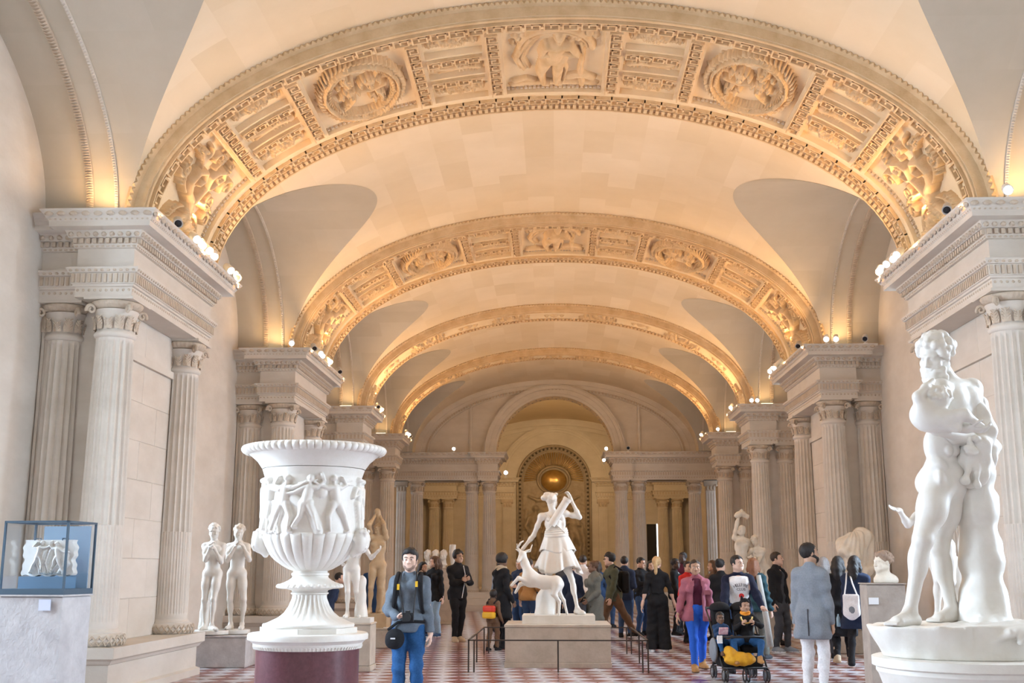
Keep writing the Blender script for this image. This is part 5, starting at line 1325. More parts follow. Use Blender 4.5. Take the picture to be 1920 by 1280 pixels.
for nm, c in (('base_block', (-.13, -.08, .29, .24)), ('second_base_block', (.19, .14, .24, .22))): m = MB(); m.lathe([(.99, -.06), (1, -.05), (1, -.01), (.98, 0)], 28, rfun=lambda r, zz, a: r); m.xf(lambda P, c=c: np.stack([c[0] + P[:, 0] * c[2], c[1] + P[:, 1] * c[3], P[:, 2]], 1)); m.build(nm, MARBLE, root, smooth=True, auto=40)
root.location.z = .545
box_thing('statue_pedestal', 'grey veined stone pedestal under the pair of marble youths', 'pedestal', -5.22, 17.7, 0, .475, 1.0, .8, PEDST, rz=.0, cap=.03)

# ---- boy with a bent head behind the vase
root = thing('marble_statue', 'white marble boy with curly bent head and outstretched hand beside the vase', 'statue', (-3.06, 17.0, .76))
J = joints(feet=((-.1, -.03, 0), (.12, .06, 0)), hands=((-.2, -.22, 1.05), (.5, -.12, 1.28)), elbow=((-.5, .6, -.4), (.3, .4, -1)), head=(-20, 30, 8), sway=-.04, lean=(.05, -.06), knee=((.3, -1, 0), (-.3, -1, 0)))
v, f = nude(J, muscle=.98, curl=.6).mesh(.0125); S = Sdf(); curls_hair(S, J, 60, .024, 1.0, 7); vh, fh = S.mesh(.011); sc = .76
link('figure', mesh_np('figure', v * sc, f, MARBLE), root); link('curled_hair', mesh_np('curled_hair', vh * sc, fh, MARBLE), root)
S = Sdf(); S.chain([(.12, .06, 0), (.11, .05, .3), (.13, .04, .55)], [.1, .075, .06], k=.04); skin('tree_stump', S, MARBLE, root, .012, clip=lambda x, y, zz: -zz + 0 * x, fold=folds(.005, 50, 4, .3))
m = MB(); m.box(-.26, .30, -.2, .18, -.07, .0); m.build('plinth', MARBLE, root)
box_thing('statue_pedestal', 'squared stone pedestal under the curly-headed marble boy', 'pedestal', -3.06, 17.0, 0, .69, .66, .55, PEDST2)

# ---- ochre hanging figure
root = thing('ochre_statue', 'tall ochre marble nude with arms bound above the head', 'statue', (-3.52, 22.0, .63))
J = joints(feet=((-.10, .0, 0), (.10, .08, 0)), hands=((-.05, .04, 1.88), (.06, .06, 1.88)), elbow=((-.35, -1, 0), (.35, -1, 0)), head=(-40, 25, 12), sway=.05, lean=(.03, .02), sh=.15, shr=(.09, .09))
v, f = nude(J, muscle=1.0, curl=.6).mesh(.014); link('figure', mesh_np('figure', v * .98, f, OCHRE), root)
S = Sdf(); curls_hair(S, J, 30, .022, 1.0, 7); vh, fh = S.mesh(.013); link('hair', mesh_np('hair', vh * .98, fh, OCHRE), root)
S = Sdf(); S.chain([(.1, .16, 0), (.09, .16, .6), (.06, .14, 1.4), (0, .08, 1.95)], [.1, .075, .065, .06], k=.04); skin('tree_trunk', S, OCHRE, root, .014, fold=folds(.006, 35, 4, .3), clip=lambda x, y, zz: -zz + 0 * x)
m = MB(); m.box(-.27, .27, -.25, .27, -.26, .0); m.build('plinth', OCHRE, root)
box_thing('statue_pedestal', 'low stepped ochre pedestal under the bound nude statue', 'pedestal', -3.52, 22.05, 0, .37, .9, .9, PEDST2)
m = MB(); m.box(-.09, .09, -.06, .06, 0, .012); tag(m.build('text_plate', mat('white_plate', (.8, .8, .8), rough=.5)), 'small white text plate on the ochre statue pedestal', 'sign').location = (-3.2, 21.72, .371)

# ---- group with a raised arm, right
root = thing('marble_statue', 'pale marble group of a youth raising an arm and a stooping companion', 'statue', (3.70, 22.0, .80))
J = joints(feet=((-.1, 0, 0), (.1, .05, 0)), hands=((-.05, -.05, 1.98), (.25, -.1, 1.0)), elbow=((-1, -.2, .2), (.4, .8, 0)), head=(-30, 5, 10), sway=-.04, shr=(.08, 0))
v, f = nude(J, muscle=1.0, curl=.5).mesh(.0145); link('raised_arm_youth', mesh_np('raised_arm_youth', v * .86 + [-.12, 0, 0], f, MARBLE2), root)
J = joints(feet=((-.12, 0, 0), (.14, .05, 0)), hands=((-.3, -.1, 1.2), (-.2, -.25, .95)), elbow=((-.6, .4, -1), (.6, .3, -1)), head=(-35, 25, -12), sway=.05, lean=(-.1, -.02))
v, f = nude(J, muscle=1.02, curl=.5).mesh(.0145); link('stooping_youth', mesh_np('stooping_youth', v * .74 + [.22, -.02, 0], f, MARBLE2), root)
S = Sdf(); curls_hair(S, J, 40, .024, 1.0, 9); vh, fh = S.mesh(.013); link('curled_hair', mesh_np('curled_hair', vh * .74 + [.22, -.02, 0], fh, MARBLE2), root)
S = Sdf(); S.chain([(-.2, -.03, 1.68), (-.12, -.04, 1.73), (-.02, -.02, 1.66)], [.06, .055, .05], k=.03); skin('held_cloth', S, MARBLE2, root, .013, fold=folds(.006, 60, 2))
m = MB(); m.box(-.42, .45, -.25, .25, -.1, 0); m.build('plinth', MARBLE2, root)
box_thing('statue_pedestal', 'squared stone pedestal under the marble group with a raised arm', 'pedestal', 3.70, 22.0, 0, .70, .95, .6, PEDST2)

# ---- headless draped figure
root = thing('marble_statue', 'headless draped marble figure with folded mantle', 'statue', (5.42, 20.9, .55)); root.scale = (1.25,) * 3
S = Sdf(); S.chain([(0, 0, .0), (.02, 0, .35), (.0, 0, .7), (-.02, 0, .95)], [.2, .2, .19, .2], k=.05); S.ell((-.02, -.02, 1.08), (.2, .15, .17), k=.05); S.ell((.12, .02, 1.15), (.16, .14, .2), k=.05); S.cap((-.17, -.04, 1.1), (-.2, -.12, 1.0), .1, .07, k=.04); S.cap((-.2, -.12, 1.0), (.0, -.2, .92), .06, .05, k=.04)
S.ell((.16, -.02, 1.22), (.1, .1, .1), k=.04); S.cap((.2, -.05, 1.2), (.22, -.08, .75), .07, .05, k=.04); S.ell((-.02, -.02, 1.22), (.07, .07, .05), k=.04); S.chain([(-.16, -.16, .62), (.0, -.2, .58), (.18, -.14, .75)], [.05, .06, .06], k=.03)
def dr(x, y, zz): a = np.arctan2(y, x); return .016 * np.sin(a * 9 + zz * 6) * np.clip(1.1 - zz, .25, 1) + .008 * np.sin(a * 17 - zz * 20)
skin('draped_body', S, MARBLE2, root, .012, fold=dr, clip=lambda x, y, zz: -zz + 0 * x)
m = MB(); m.box(-.27, .29, -.25, .25, -.08, 0); m.build('plinth', MARBLE2, root)
root.location.z = .53
box_thing('statue_pedestal', 'squared stone pedestal under the headless draped figure', 'pedestal', 5.42, 20.9, 0, .43, .9, .74, PEDST2)

# ---- bust on a tall pedestal
root = thing('marble_bust', 'brown and white marble bust with curly hair on a tall pedestal', 'bust', (3.52, 12.5, 1.32))
J = joints(head=(-70, 4, 0)); off = np.array([0, 0, -1.40]); S = Sdf(); head_prims(S, J); S.p = [(q[0], q[1] + off, q[2] + off if q[0] == 'c' else q[2], *q[3:]) for q in S.p]
S.ell((.03, .0, .03), (.14, .10, .085), k=.04); S.cap((.0, .0, .1), (.02, .0, .03), .06, .09, k=.04)
v, f = S.mesh(.008, clip=lambda x, y, zz: -zz + 0 * x); link('bust_body', mesh_np('bust_body', v * .95, f, MARBLE2), root)
S = Sdf(); J['head'] = J['head'] + off; curls_hair(S, J, 70, .02, 1.0, 4); v, f = S.mesh(.008); link('curled_hair', mesh_np('curled_hair', v * .95, f, mat('brown_marble', (.26, .17, .12), (.4, .29, .21), 9, .5)), root)
t = box_thing('bust_pedestal', 'tall grey-brown stone pedestal with a small white label under the bust', 'pedestal', 3.50, 12.5, 0, 1.32, .42, .42, mat('brown_pedestal_stone', (.30, .25, .21), (.42, .36, .31), 5, .7, .4, 30), rz=math.radians(-4), cap=.012)
m = MB(); m.add([(-.19, -.222, 1.10), (-.09, -.222, 1.10), (-.09, -.232, 1.17), (-.19, -.232, 1.17), (-.19, -.21, 1.10), (-.09, -.21, 1.10), (-.09, -.21, 1.17), (-.19, -.21, 1.17)], [(0, 1, 2, 3), (4, 7, 6, 5), (0, 4, 5, 1), (2, 6, 7, 3), (0, 3, 7, 4), (1, 5, 6, 2)]); m.build('label_plate', mat('white_plate', (.8, .8, .8), rough=.5), t)

# ---- child figure behind the bearded man
root = thing('marble_statue', 'small marble child reaching out a hand behind the bearded statue', 'statue', (3.33, 10.05, 1.02))
J = joints(feet=((-.1, -.05, 0), (.12, .08, 0)), hands=((-.50, -.10, 1.36), (.3, -.1, 1.1)), elbow=((-.4, .3, -1), (.4, .8, 0)), head=(-25, 5, 0), knee=((.2, -1, 0), (0, -1, 0)))
v, f = nude(J, muscle=1.0, fat=.012, curl=.25, headsc=1.15, pts=((-1, -.2, .25), None)).mesh(.0125); link('figure', mesh_np('figure', v * .70, f, MARBLE), root)
S = Sdf(); curls_hair(S, J, 50, .024, 1.15, 5); vh, fh = S.mesh(.012); link('curled_hair', mesh_np('curled_hair', vh * .70, fh, MARBLE), root)
S = Sdf(); S.chain([(.16, .05, 0), (.15, .05, .3), (.14, .05, .5)], [.1, .07, .06], k=.04); skin('tree_stump', S, MARBLE, root, .012, clip=lambda x, y, zz: -zz + 0 * x)
m = MB(); m.box(-.22, .28, -.2, .2, -.06, 0); m.build('plinth', MARBLE, root)
box_thing('statue_pedestal', 'stone pedestal under the marble child behind the bearded statue', 'pedestal', 3.33, 10.05, 0, .96, .6, .5, PEDST2)

# ---- far small heads and a broken marble leg on a bench, left
S = Sdf(); J = joints(head=(-20, 0, 0)); head_prims(S, J); S.cap(J['neck'], J['neck'] + [0, 0, -.06], .06, .1, k=.03); curls_hair(S, J, 20, .02, 1, 2); v, f = S.mesh(.014, clip=lambda x, y, zz: 1.38 - zz + 0 * x); hm = mesh_np('marble_head', v - [0, 0, 1.38], f, MARBLE)
for k, x in enumerate((-3.52, -3.30, -3.08)):
    t = thing('small_bust', 'small white marble head on the low stone bench, %s' % ('by the wall', 'between two others', 'by the broken marble leg')[k], 'bust', (x, 31.0, 1.56), group='small marble heads on the bench'); t.scale = (1.1,) * 3
    link('head', hm, t); m = MB(); m.box(-.06, .06, -.06, .06, -.06, 0.004); m.build('socle', MARBLE2, t)
root = thing('leg_sculpture', 'broken upright white marble leg on the low stone bench', 'statue', (-2.82, 31.0, 1.49)); S = Sdf(); S.chain([(.03, 0, .0), (.0, 0, .15), (-.02, 0, .4), (-.01, 0, .62)], [.07, .06, .085, .09], k=.03); skin('leg', S, MARBLE, root, .014, clip=lambda x, y, zz: np.maximum(-zz, zz - .63) + 0 * x); m = MB(); m.box(-.09, .11, -.09, .09, -.001, .03); m.build('socle', MARBLE2, root)
box_thing('display_bench', 'low long stone display bench carrying small marble heads', 'bench', -3.15, 31.0, 0, 1.49, 1.05, .45, PEDST2)

# ================================================================== the great vase
VX, VY = -2.20, 10.0
t = thing('vase_pedestal', 'round purple porphyry pedestal with a white moulded cap', 'pedestal', (VX, VY, 0))
MB().lathe([(.47, 0), (.47, .06), (.445, .08), (.445, .79)], 72).build('drum', PORPH, t, smooth=True, auto=35)
MB().lathe([(.45, .79), (.455, .80), (.47, .82), (.475, .84), (.505, .865), (.52, .87), (.522, .905), (.515, .92), (.50, .925)], 72).build('moulded_cap', MARBLE, t, smooth=True, auto=35)
m = MB()
for k in range(90): a = k * 2 * PI / 90; m.tube([(.458 * math.cos(a), .458 * math.sin(a), .795), (.468 * math.cos(a), .468 * math.sin(a), .82)], .009, 5)
tag(m.build('bead_course', MARBLE, t), kind='stuff')
vase = thing('marble_vase', 'huge white marble krater vase carved with dancing figures', 'vase', (VX, VY, .925)); vase.scale = (1, 1, .975)
Z0 = -.925
m = MB()                                     # octagonal foot slab
m.lathe([(.43, 0), (.43, .075), (.40, .08)], 8); m.build('foot_slab', MARBLE, vase)
def flut(n, amp): return lambda r, zz, a: r * (1 - amp * np.abs(np.sin(a * n / 2)) ** .7)
pf = [(.395, .08), (.40, .10), (.395, .12), (.37, .128), (.33, .15), (.27, .18), (.22, .225), (.18, .29), (.155, .36), (.148, .40)]
MB().lathe(pf, 160, rfun=lambda r, zz, a: r - .016 * (1 if .13 < zz < .39 else 0) * np.abs(np.sin(a * 14))).build('fluted_foot', MARBLE, vase, smooth=True, auto=60)
MB().lathe([(.15, .395), (.165, .405), (.165, .425), (.15, .43), (.16, .46), (.20, .48), (.26, .487), (.285, .50), (.29, .515), (.27, .535), (.225, .55), (.19, .565), (.16, .585), (.155, .60), (.165, .605), (.165, .62), (.15, .625), (.15, .64)], 64).build('stem_mouldings', MARBLE, vase, smooth=True, auto=40)
m = MB()
for k in range(30): a = k * 2 * PI / 30; m.ball((.268 * math.cos(a), .268 * math.sin(a), .515), (.028, .028, .024), 6, 8)
tag(m.build('egg_course', MARBLE, vase, smooth=True), kind='stuff')
NG = 26
gp = [(.15, .635), (.19, .645), (.25, .67), (.32, .71), (.375, .76), (.41, .81), (.43, .845), (.432, .862), (.425, .87)]
MB().lathe(gp, NG * 12, rfun=lambda r, zz, a: r + (.026 * math.sin(min(1, (zz - .63) / .2) * PI * .5) * (1 if zz < .86 else .2)) * (np.sqrt(np.abs(np.cos(a * NG / 2))) - .7)).build('gadrooned_bowl', MARBLE, vase, smooth=True, auto=70)
# body with the frieze: height field wrapped around the wall
RB = [(.43, .86), (.425, .88), (.418, 1.0), (.415, 1.15), (.418, 1.28), (.43, 1.38), (.455, 1.455), (.50, 1.52), (.555, 1.57), (.60, 1.60)]
HB = .58; CIR = 2 * PI * .42; st = []
figs = [(.04, 1, 1, 1), (.27, 2, -1, 1), (.46, 1, 1, 1), (.66, 4, 1, 0), (.93, 1, -1, 0), (1.22, 3, -1, 0), (1.4, 0, 1, 1), (1.62, 4, 1, 1), (1.85, 2, 1, 1), (2.08, 1, -1, 1), (2.34, 3, 1, 1), (2.52, 0, -1, 0)]
for k, (u, po, fl, drp) in enumerate(figs):
    st += fig_strokes(u, .01, .5, po, .045, fl, seed=k)
    if drp: st += drape_strokes([(u - .04 * fl, .27), (u - .08 * fl, .14), (u - .12 * fl, .01)], 5, .016, .03, .022, k)
st += [([(.93 + .02, .44), (1.1, .47)], .008, .006, .02), ([(.95, .43), (1.12, .43)], .008, .006, .02), ([(.8, .35)], .05, .05, .03), ([(.55, .3), (.7, .2), (.78, .02)], .05, .04, .022), ([(.6, .42), (.75, .46)], .014, .01, .03)]
P = relief(CIR, HB, .0065, st); rw = np.interp(P[..., 1] + .87, [q[1] for q in RB], [q[0] for q in RB]); A = P[..., 0] / .42 + PI * 1.02; rr = rw + P[..., 2]
MB().grid(np.stack([rr * np.cos(A), rr * np.sin(A), P[..., 1] + .87], -1)).build('figure_frieze', MARBLE, vase, smooth=True)
MB().lathe([q for q in RB if q[1] > 1.43] + [(.565, 1.605), (.50, 1.57), (.42, 1.45), (.39, 1.3)], 96, cap=False).build('flaring_lip', MARBLE, vase, smooth=True, auto=60)
MB().lathe([(.585, 1.583), (.61, 1.588), (.632, 1.60), (.645, 1.618), (.648, 1.636), (.636, 1.655), (.61, 1.664)], 60 * 8, rfun=lambda r, zz, a: r - .020 * (1 if 1.585 < zz < 1.66 else .3) * (1 - np.abs(np.sin(a * 30)) ** .5), cap=False).build('egg_carved_rim', MARBLE, vase, smooth=True, auto=70)
MB().lathe([(.60, 1.60), (.62, 1.61), (.632, 1.635), (.60, 1.665), (.56, 1.655), (.52, 1.60)], 96, cap=False).build('rim_band', MARBLE, vase, smooth=True)
for an in (math.radians(192), math.radians(-12), math.radians(20), math.radians(160)):   # satyr-head handle stubs
    S = Sdf(); c = np.array([.46 * math.cos(an), .46 * math.sin(an), .83]); rs = random.Random(int(an * 10)); S.ell(c, (.06, .06, .075), k=.02); S.cap(c, c * [.86, .86, 1] + [0, 0, -.08], .05, .03, k=.03)
    for _ in range(22): S.ell(c + [rs.uniform(-.05, .05), rs.uniform(-.05, .05), rs.uniform(-.05, .08)], rs.uniform(.014, .024), k=.006)
    skin('handle_mask', S, MARBLE, vase, .008)

zs0, zs1 = [0, .08, .13, .40, .515, .62, .86], [0, .05, .085, .335, .40, .52, .846]
for o in vase.children:                      # squat stem, deep bowl
    me = o.data; co = np.zeros(len(me.vertices) * 3); me.vertices.foreach_get('co', co); co = co.reshape(-1, 3); lo_ = co[:, 2] < .86; co[lo_, 2] = np.interp(co[lo_, 2], zs0, zs1)
    if o.name.startswith('figure_frieze'): co[~lo_, 2] -= .014 * np.clip((1.0 - co[~lo_, 2]) / .14, 0, 1)
    me.vertices.foreach_set('co', co.ravel()); me.update()
# ================================================================== glass case, left
STEEL = mat('blue_grey_steel', (.075, .12, .165), rough=.4, metal=.2)
CX, CY = -4.13, 9.05; RZ = math.radians(-6)
t = box_thing('case_pedestal', 'tall grey pitted stone pedestal under the glass case', 'pedestal', CX, CY, 0, 1.27, .56, .46, PEDST, rz=RZ, cap=.012)
m = MB(); m.box(.08, .18, -.236, -.228, 1.15, 1.235); m.build('label_plate', mat('lilac_plate', (.62, .66, .78), rough=.5), t)
g = thing('glass_case', 'glass display case with blue-grey steel frame on the pitted pedestal', 'display case', (CX, CY, 1.27), RZ)
hx, hy, H = .275, .225, .575
m = MB(); m.box(-hx, hx, -hy, hy, 0, .045); m.build('base_tray', STEEL, g)
for sx in (-1, 1):
    for sy in (-1, 1):
        m = MB(); m.box(*sorted((sx * hx, sx * (hx - .016))), *sorted((sy * hy, sy * (hy - .016))), .045, H); m.build('corner_post', STEEL, g)
for sy in (-1, 1): m = MB(); m.box(-hx, hx, *sorted((sy * hy, sy * (hy - .016))), H - .016, H); m.build('top_rail', STEEL, g)
for sx in (-1, 1): m = MB(); m.box(*sorted((sx * hx, sx * (hx - .016))), -hy, hy, H - .016, H); m.build('top_rail', STEEL, g)
m = MB(); m.box(-hx + .016, hx - .016, hy - .008, hy - .004, .045, H - .016); m.build('pane', GLASS, g)
m = MB(); m.box(-.16, .25, hy - .06, hy - .048, .046, H - .03); m.build('back_panel', mat('blue_back_panel', (.26, .36, .46), rough=.6), g)
for nm, q in (('front_pane', (-hx + .016, hx - .016, -hy + .004, -hy + .008)), ): m = MB(); m.box(*q, .045, H - .016); m.build('pane', GLASS, g)
for sx in (-1, 1): m = MB(); m.box(*sorted((sx * (hx - .004), sx * (hx - .008))), -hy + .016, hy - .016, .045, H - .016); m.build('pane', GLASS, g)
m = MB(); m.box(-hx + .016, hx - .016, -hy + .016, hy - .016, H - .008, H - .004); m.build('pane', GLASS, g)
m = MB(); m.box(-.20, .19, -.09, .10, .046, .14); m.build('plinth_block', mat('blue_block', (.12, .22, .33), rough=.6), g)
w_, h_ = .43, .285; rs = random.Random(8)
st = fig_strokes(.14, .02, .26, 1, .035, 1) + fig_strokes(.31, .02, .25, 4, .035, -1) + drape_strokes([(.2, .2), (.17, .1), (.2, .02)], 5, .014, .03, .02, 3) + drape_strokes([(.33, .2), (.36, .1), (.3, .02)], 5, .014, .028, .02, 4)
P = relief(w_, h_, .006, st, noise=.0006); ed = .012 * np.sin(P[..., 1] * 40) + .01 * np.sin(P[..., 1] * 90)
X = P[..., 0] - w_ / 2 + ed * (P[..., 0] / w_ - .5) * 1.2; Zz = P[..., 1] + .145 + .008 * np.sin(P[..., 0] * 50) * (1 - P[..., 1] / h_)
r_ = thing('relief_fragment', 'broken white marble relief fragment inside the glass case', 'relief', (CX, CY, 1.27), RZ)
m = MB(); Fr = np.stack([X, -.02 - P[..., 2], Zz], -1); m.grid(Fr[::-1]); Bk = Fr.copy(); Bk[..., 1] = .05; m.grid(Bk)
for e0, e1 in ((Fr[0], Bk[0]), (Fr[-1], Bk[-1]), (Fr[:, 0], Bk[:, 0]), (Fr[:, -1], Bk[:, -1])): m.grid(np.stack([e0, e1], 0))
m.build('carved_slab', MARBLE, r_, smooth=True, auto=60)
m = MB()
for x in (-.12, .12): m.tube([(x, -.03, .425), (x, -.03, .44), (x, .06, .445), (x, .06, .1)], .006, 6)
m.build('steel_clips', STEEL, r_)
# ================================================================== people
SKINS = {'light': mat('light_skin', (.62, .40, .30), rough=.5, sss=.05), 'fair': mat('fair_skin', (.68, .46, .36), rough=.5, sss=.05), 'tan': mat('tan_skin', (.46, .28, .19), rough=.5, sss=.05), 'brown': mat('brown_skin', (.20, .11, .07), rough=.5), 'dark': mat('deep_brown_skin', (.075, .042, .03), rough=.5)}
def cloth(name, c, c2=None, rough=.85, scale=60): return mat(name, c, c2 or tuple(min(1, q * 1.25 + .004) for q in c), scale, rough, .25, 180, spec=.2)
HAIRS = {k: mat(k + '_hair', c, tuple(min(1, q * 1.6) for q in c), 60, .55, .4, 160) for k, c in {'black': (.012, .010, .010), 'dark_brown': (.03, .019, .013), 'brown': (.075, .04, .022), 'auburn': (.16, .065, .03), 'blond': (.42, .28, .14), 'grey': (.22, .21, .21)}.items()}
HAIRS['stubble'] = mat('stubble_skin', (.26, .17, .13), (.36, .24, .19), 90, .7)
EYE = mat('dark_eye', (.02, .015, .012), rough=.2); EYEW = mat('eye_white', (.7, .68, .66), rough=.3)
def hloc(J):
    R, c = J['hr'], J['head']
    def f(x, y, z):
        px, py, pz = x - c[0], y - c[1], z - c[2]
        return R[0, 0] * px + R[1, 0] * py + R[2, 0] * pz, R[0, 1] * px + R[1, 1] * py + R[2, 1] * pz, R[0, 2] * px + R[1, 2] * py + R[2, 2] * pz
    return f
def hair_skin(J, style, sc=1.0):
    """cap of hair that leaves the face free; longer styles hang from it"""
    S = Sdf(); R, c = J['hr'], J['head']; P = lambda x, y, z: c + R @ (np.array([x, y, z]) * sc); hl = hloc(J)
    vol = {'short': .010, 'quiff': .012, 'long': .016, 'bun': .010, 'tail': .010, 'hood': .03, 'afro': .035, 'beanie': .016, 'messy': .022}[style]
    S.ell(P(0, .016, .038), np.array([.078 + vol, .098 + vol, .088 + vol]) * sc, R, k=.02)
    face_z = .066; nape = -.05
    if style == 'quiff': S.ell(P(0, -.055, .1), np.array([.06, .04, .03]) * sc, R, k=.03); face_z = .06
    if style == 'messy':
        rs = random.Random(3)
        for _ in range(30): a = rs.uniform(0, 6.28); zz = rs.uniform(.2, 1); q = math.sqrt(1 - zz * zz); S.ell(P(q * .085 * math.cos(a), .015 + q * .1 * math.sin(a), .04 + .1 * zz), .026, k=.01)
        S.cap(P(-.06, -.07, .075), P(.05, -.09, .055), .02, .022, k=.02)
    if style == 'long':
        S.chain([P(0, .08, .03), P(0, .095, -.08), P(0, .085, -.19), P(0, .075, -.27)], [.075, .08, .075, .05], k=.03); nape = -9
        for s in (-1, 1): S.chain([P(s * .075, .03, .03), P(s * .088, .03, -.07), P(s * .085, .02, -.16)], [.03, .035, .025], k=.03)
    if style == 'bun': S.ell(P(0, .105, .085), .045 * sc, k=.02)
    if style == 'tail': S.ell(P(0, .115, .05), .032 * sc, k=.02); S.chain([P(0, .125, .04), P(0, .135, -.05), P(0, .11, -.17), P(0, .1, -.25)], [.025, .036, .03, .012], k=.02); 
    if style == 'hood': nape = -9; S.cap(P(0, .05, -.06), P(0, .06, -.12), .085, .1, k=.04)
    def clip(x, y, z):
        lx, ly, lz = hl(x, y, z); lx, ly, lz = lx / sc, ly / sc, lz / sc
        hz = face_z + .016 - 5.0 * lx * lx + .004 * np.sin(lx * 95 + 1) + .003 * np.sin(lx * 210)
        face = np.minimum(-.026 - ly + .25 * np.maximum(0, lz - .03), hz - lz); below = nape - lz
        if style == 'tail': below = np.minimum(below, .085 - ly)
        return np.maximum(face, below)
    return S, clip
def person(label, x, y, H=1.72, rz=0, pose=None, skin_='light', hair=('short', 'dark_brown'), top=None, bottom=None, shoes=None, under=None, fem=False, fat=0.0, near=0, beard=None, curl=.45, nrm=(None, None), pts=(None, None), scarf=None, group='visitors in the hall', body_extra=None, z=0.0, headsc=1.0, seedn=[0]):
    """body as one skin; hair and clothes are its children. top/bottom = dict(mat, grow, hem, ...)"""
    seedn[0] += 1; sd = seedn[0]
    root = thing('person', label, 'person', (x, y, z), math.radians(rz), group); k = H / 1.75
    J = joints(**(pose or {})); rc = (.032, .024, .015)[near]; rh = (.0135, .0105, .0065)[near]; rf = (.0115, .0095, .0065)[near]; rcl = (.025, .018, .012)[near]
    S = Sdf(); torso_prims(S, J, fem, fat)
    for s in (-1, 1): arm_prims(S, J, s, fem, fat); leg_prims(S, J, s, fem, fat); foot_prims(S, J, s)
    parts = [S.mesh(rc)]; S = Sdf(); head_prims(S, J, fem=fem, sc=headsc); parts.append(S.mesh(rh))
    for i, s in enumerate((-1, 1)): S = Sdf(); hand_prims(S, J, s, curl, nrm[i], point=pts[i]); S.cap(J['el', s] * .25 + J['wr', s] * .75, J['wr', s], .031, .027, k=.02); parts.append(S.mesh(rf))
    parts = [(v * k, f) for v, f in parts]; body = join_skins('body', parts, SKINS[skin_], root)
    def part(nm, S, m, res, clip=None, fold=None, parent=root):
        v, f = S.mesh(res, clip=clip, fold=fold)
        if not len(f): return None
        return link(nm, mesh_np(nm, v * k, f, m), parent)
    # face details
    R, c = J['hr'], J['head']; P = lambda a, b, d: (c + R @ (np.array([a, b, d]) * headsc)) * k
    for s in (-1, 1):
        m = MB(); m.ball(P(s * .031, -.0835, .010), np.array([.0105, .0105, .0085]) * k, 7, 10); e = m.build('eye', EYE if near < 2 else EYEW, root, smooth=True)
        if near == 2: m = MB(); m.ball(P(s * .031, -.0915, .010), np.array([.0055, .0045, .006]) * k, 6, 8); m.build('iris', EYE, e, smooth=True)
        m = MB(); m.tube([P(s * .013, -.100, .031), P(s * .032, -.0965, .037), P(s * .052, -.082, .032)], np.array([.0035, .004, .002]) * k * (.7 if fem else 1.0), 5); m.build('eyebrow', HAIRS.get(hair[1], HAIRS['dark_brown']), root)
    if hair[0] != 'none':
        S, cl = hair_skin(J, hair[0], headsc); hm = HAIRS[hair[1]] if isinstance(hair[1], str) else hair[1]
        part('hair' if isinstance(hair[1], str) else 'hat', S, hm, (.018, .0135, .009)[near], clip=cl, fold=folds(.003, 140, sd, .3) if isinstance(hair[1], str) else None)
    if beard:
        S = Sdf(); PP = lambda a, b, d: c + R @ np.array([a, b, d]); g = .0025 if beard == 'stubble' else .006
        S.ell(PP(0, -.072, -.085), (.03 + g, .026 + g, .024 + g), R, k=.03)
        for s in (-1, 1): S.cap(PP(s * .04, -.062, -.062), PP(s * .06, .005, -.02), .024 + g, .02 + g, k=.03)
        if beard != 'stubble': S.cap(PP(-.022, -.094, -.043), PP(.022, -.094, -.043), .007, k=.01)
        part('beard', S, HAIRS[beard], (.012, .010, .007)[near])
    if fem and near:
        m = MB(); m.tube([P(-.020, -.0955, -.057), P(0, -.0995, -.0555), P(.020, -.0955, -.057)], np.array([.003, .0055, .003]) * k, 6); m.build('lips', mat('lip_colour', (.38, .14, .12), rough=.5), root, smooth=True)
    # trousers
    if bottom:
        b = dict(grow=.014, hem=.075, flare=0.0); b.update(bottom); S = Sdf(); g = b['grow']
        S.ell(J['pel'] + [0, 0, .02], ((.165 if fem else .152) + fat + g, .108 + fat + g, .12 + g), k=.04)
        for s in (-1, 1):
            h_, kn, an = J['hip', s], J['knee', s], J['ank', s]; fl = b['flare']
            S.ell(J['pel'] + [s * .072, .055, -.03], (.085 + fat * .5 + g, .075 + g, .09 + g), k=.04); S.cap(h_, kn, .088 + fat + g, .056 + g + fl * .5, k=.04); S.cap(kn, an + [0, 0, .0], .056 + g + fl * .5, .04 + g + fl, k=.03); S.ell(h_ * .6 + kn * .4 + [0, -.01, 0], (.078 + fat + g, .08 + fat + g, .12), k=.04)
            S.ell(kn * .7 + an * .3 + [0, .02, 0], (.052 + g + fl * .7, .05 + g + fl * .7, .11), k=.03)
        if b.get('skirt'):
            for s in (-1, 1): S.cap(J['pel'] + [s * .05, 0, 0], np.array([J['pel'][0] + s * .08, J['pel'][1], b['hem'] + .03]), .15, .17, k=.1)
        w_ = J['waist'][2] - .01; hm_ = b['hem']
        part('skirt' if b.get('skirt') else 'trousers', S, b['mat'], rcl, clip=lambda xx, yy, zz: np.maximum(hm_ - zz, zz - w_) + 0 * xx, fold=folds(.0045, 55, sd + 50, 1.3))
    if under:
        S = Sdf(); torso_prims(S, J, fem, fat); S = S.grow(.010); S.cap(J['neck'] + [0, .0, -.02], J['neck'] + [0, -.0, .02], .06, .056, k=.03)
        part('shirt', S, under['mat'], rcl, clip=lambda xx, yy, zz: np.maximum(under.get('hem', .93) - zz, zz - (J['neck'][2] + under.get('neck', .015)) - .35 * yy) + 0 * xx, fold=folds(.004, 50, sd + 90, .5))
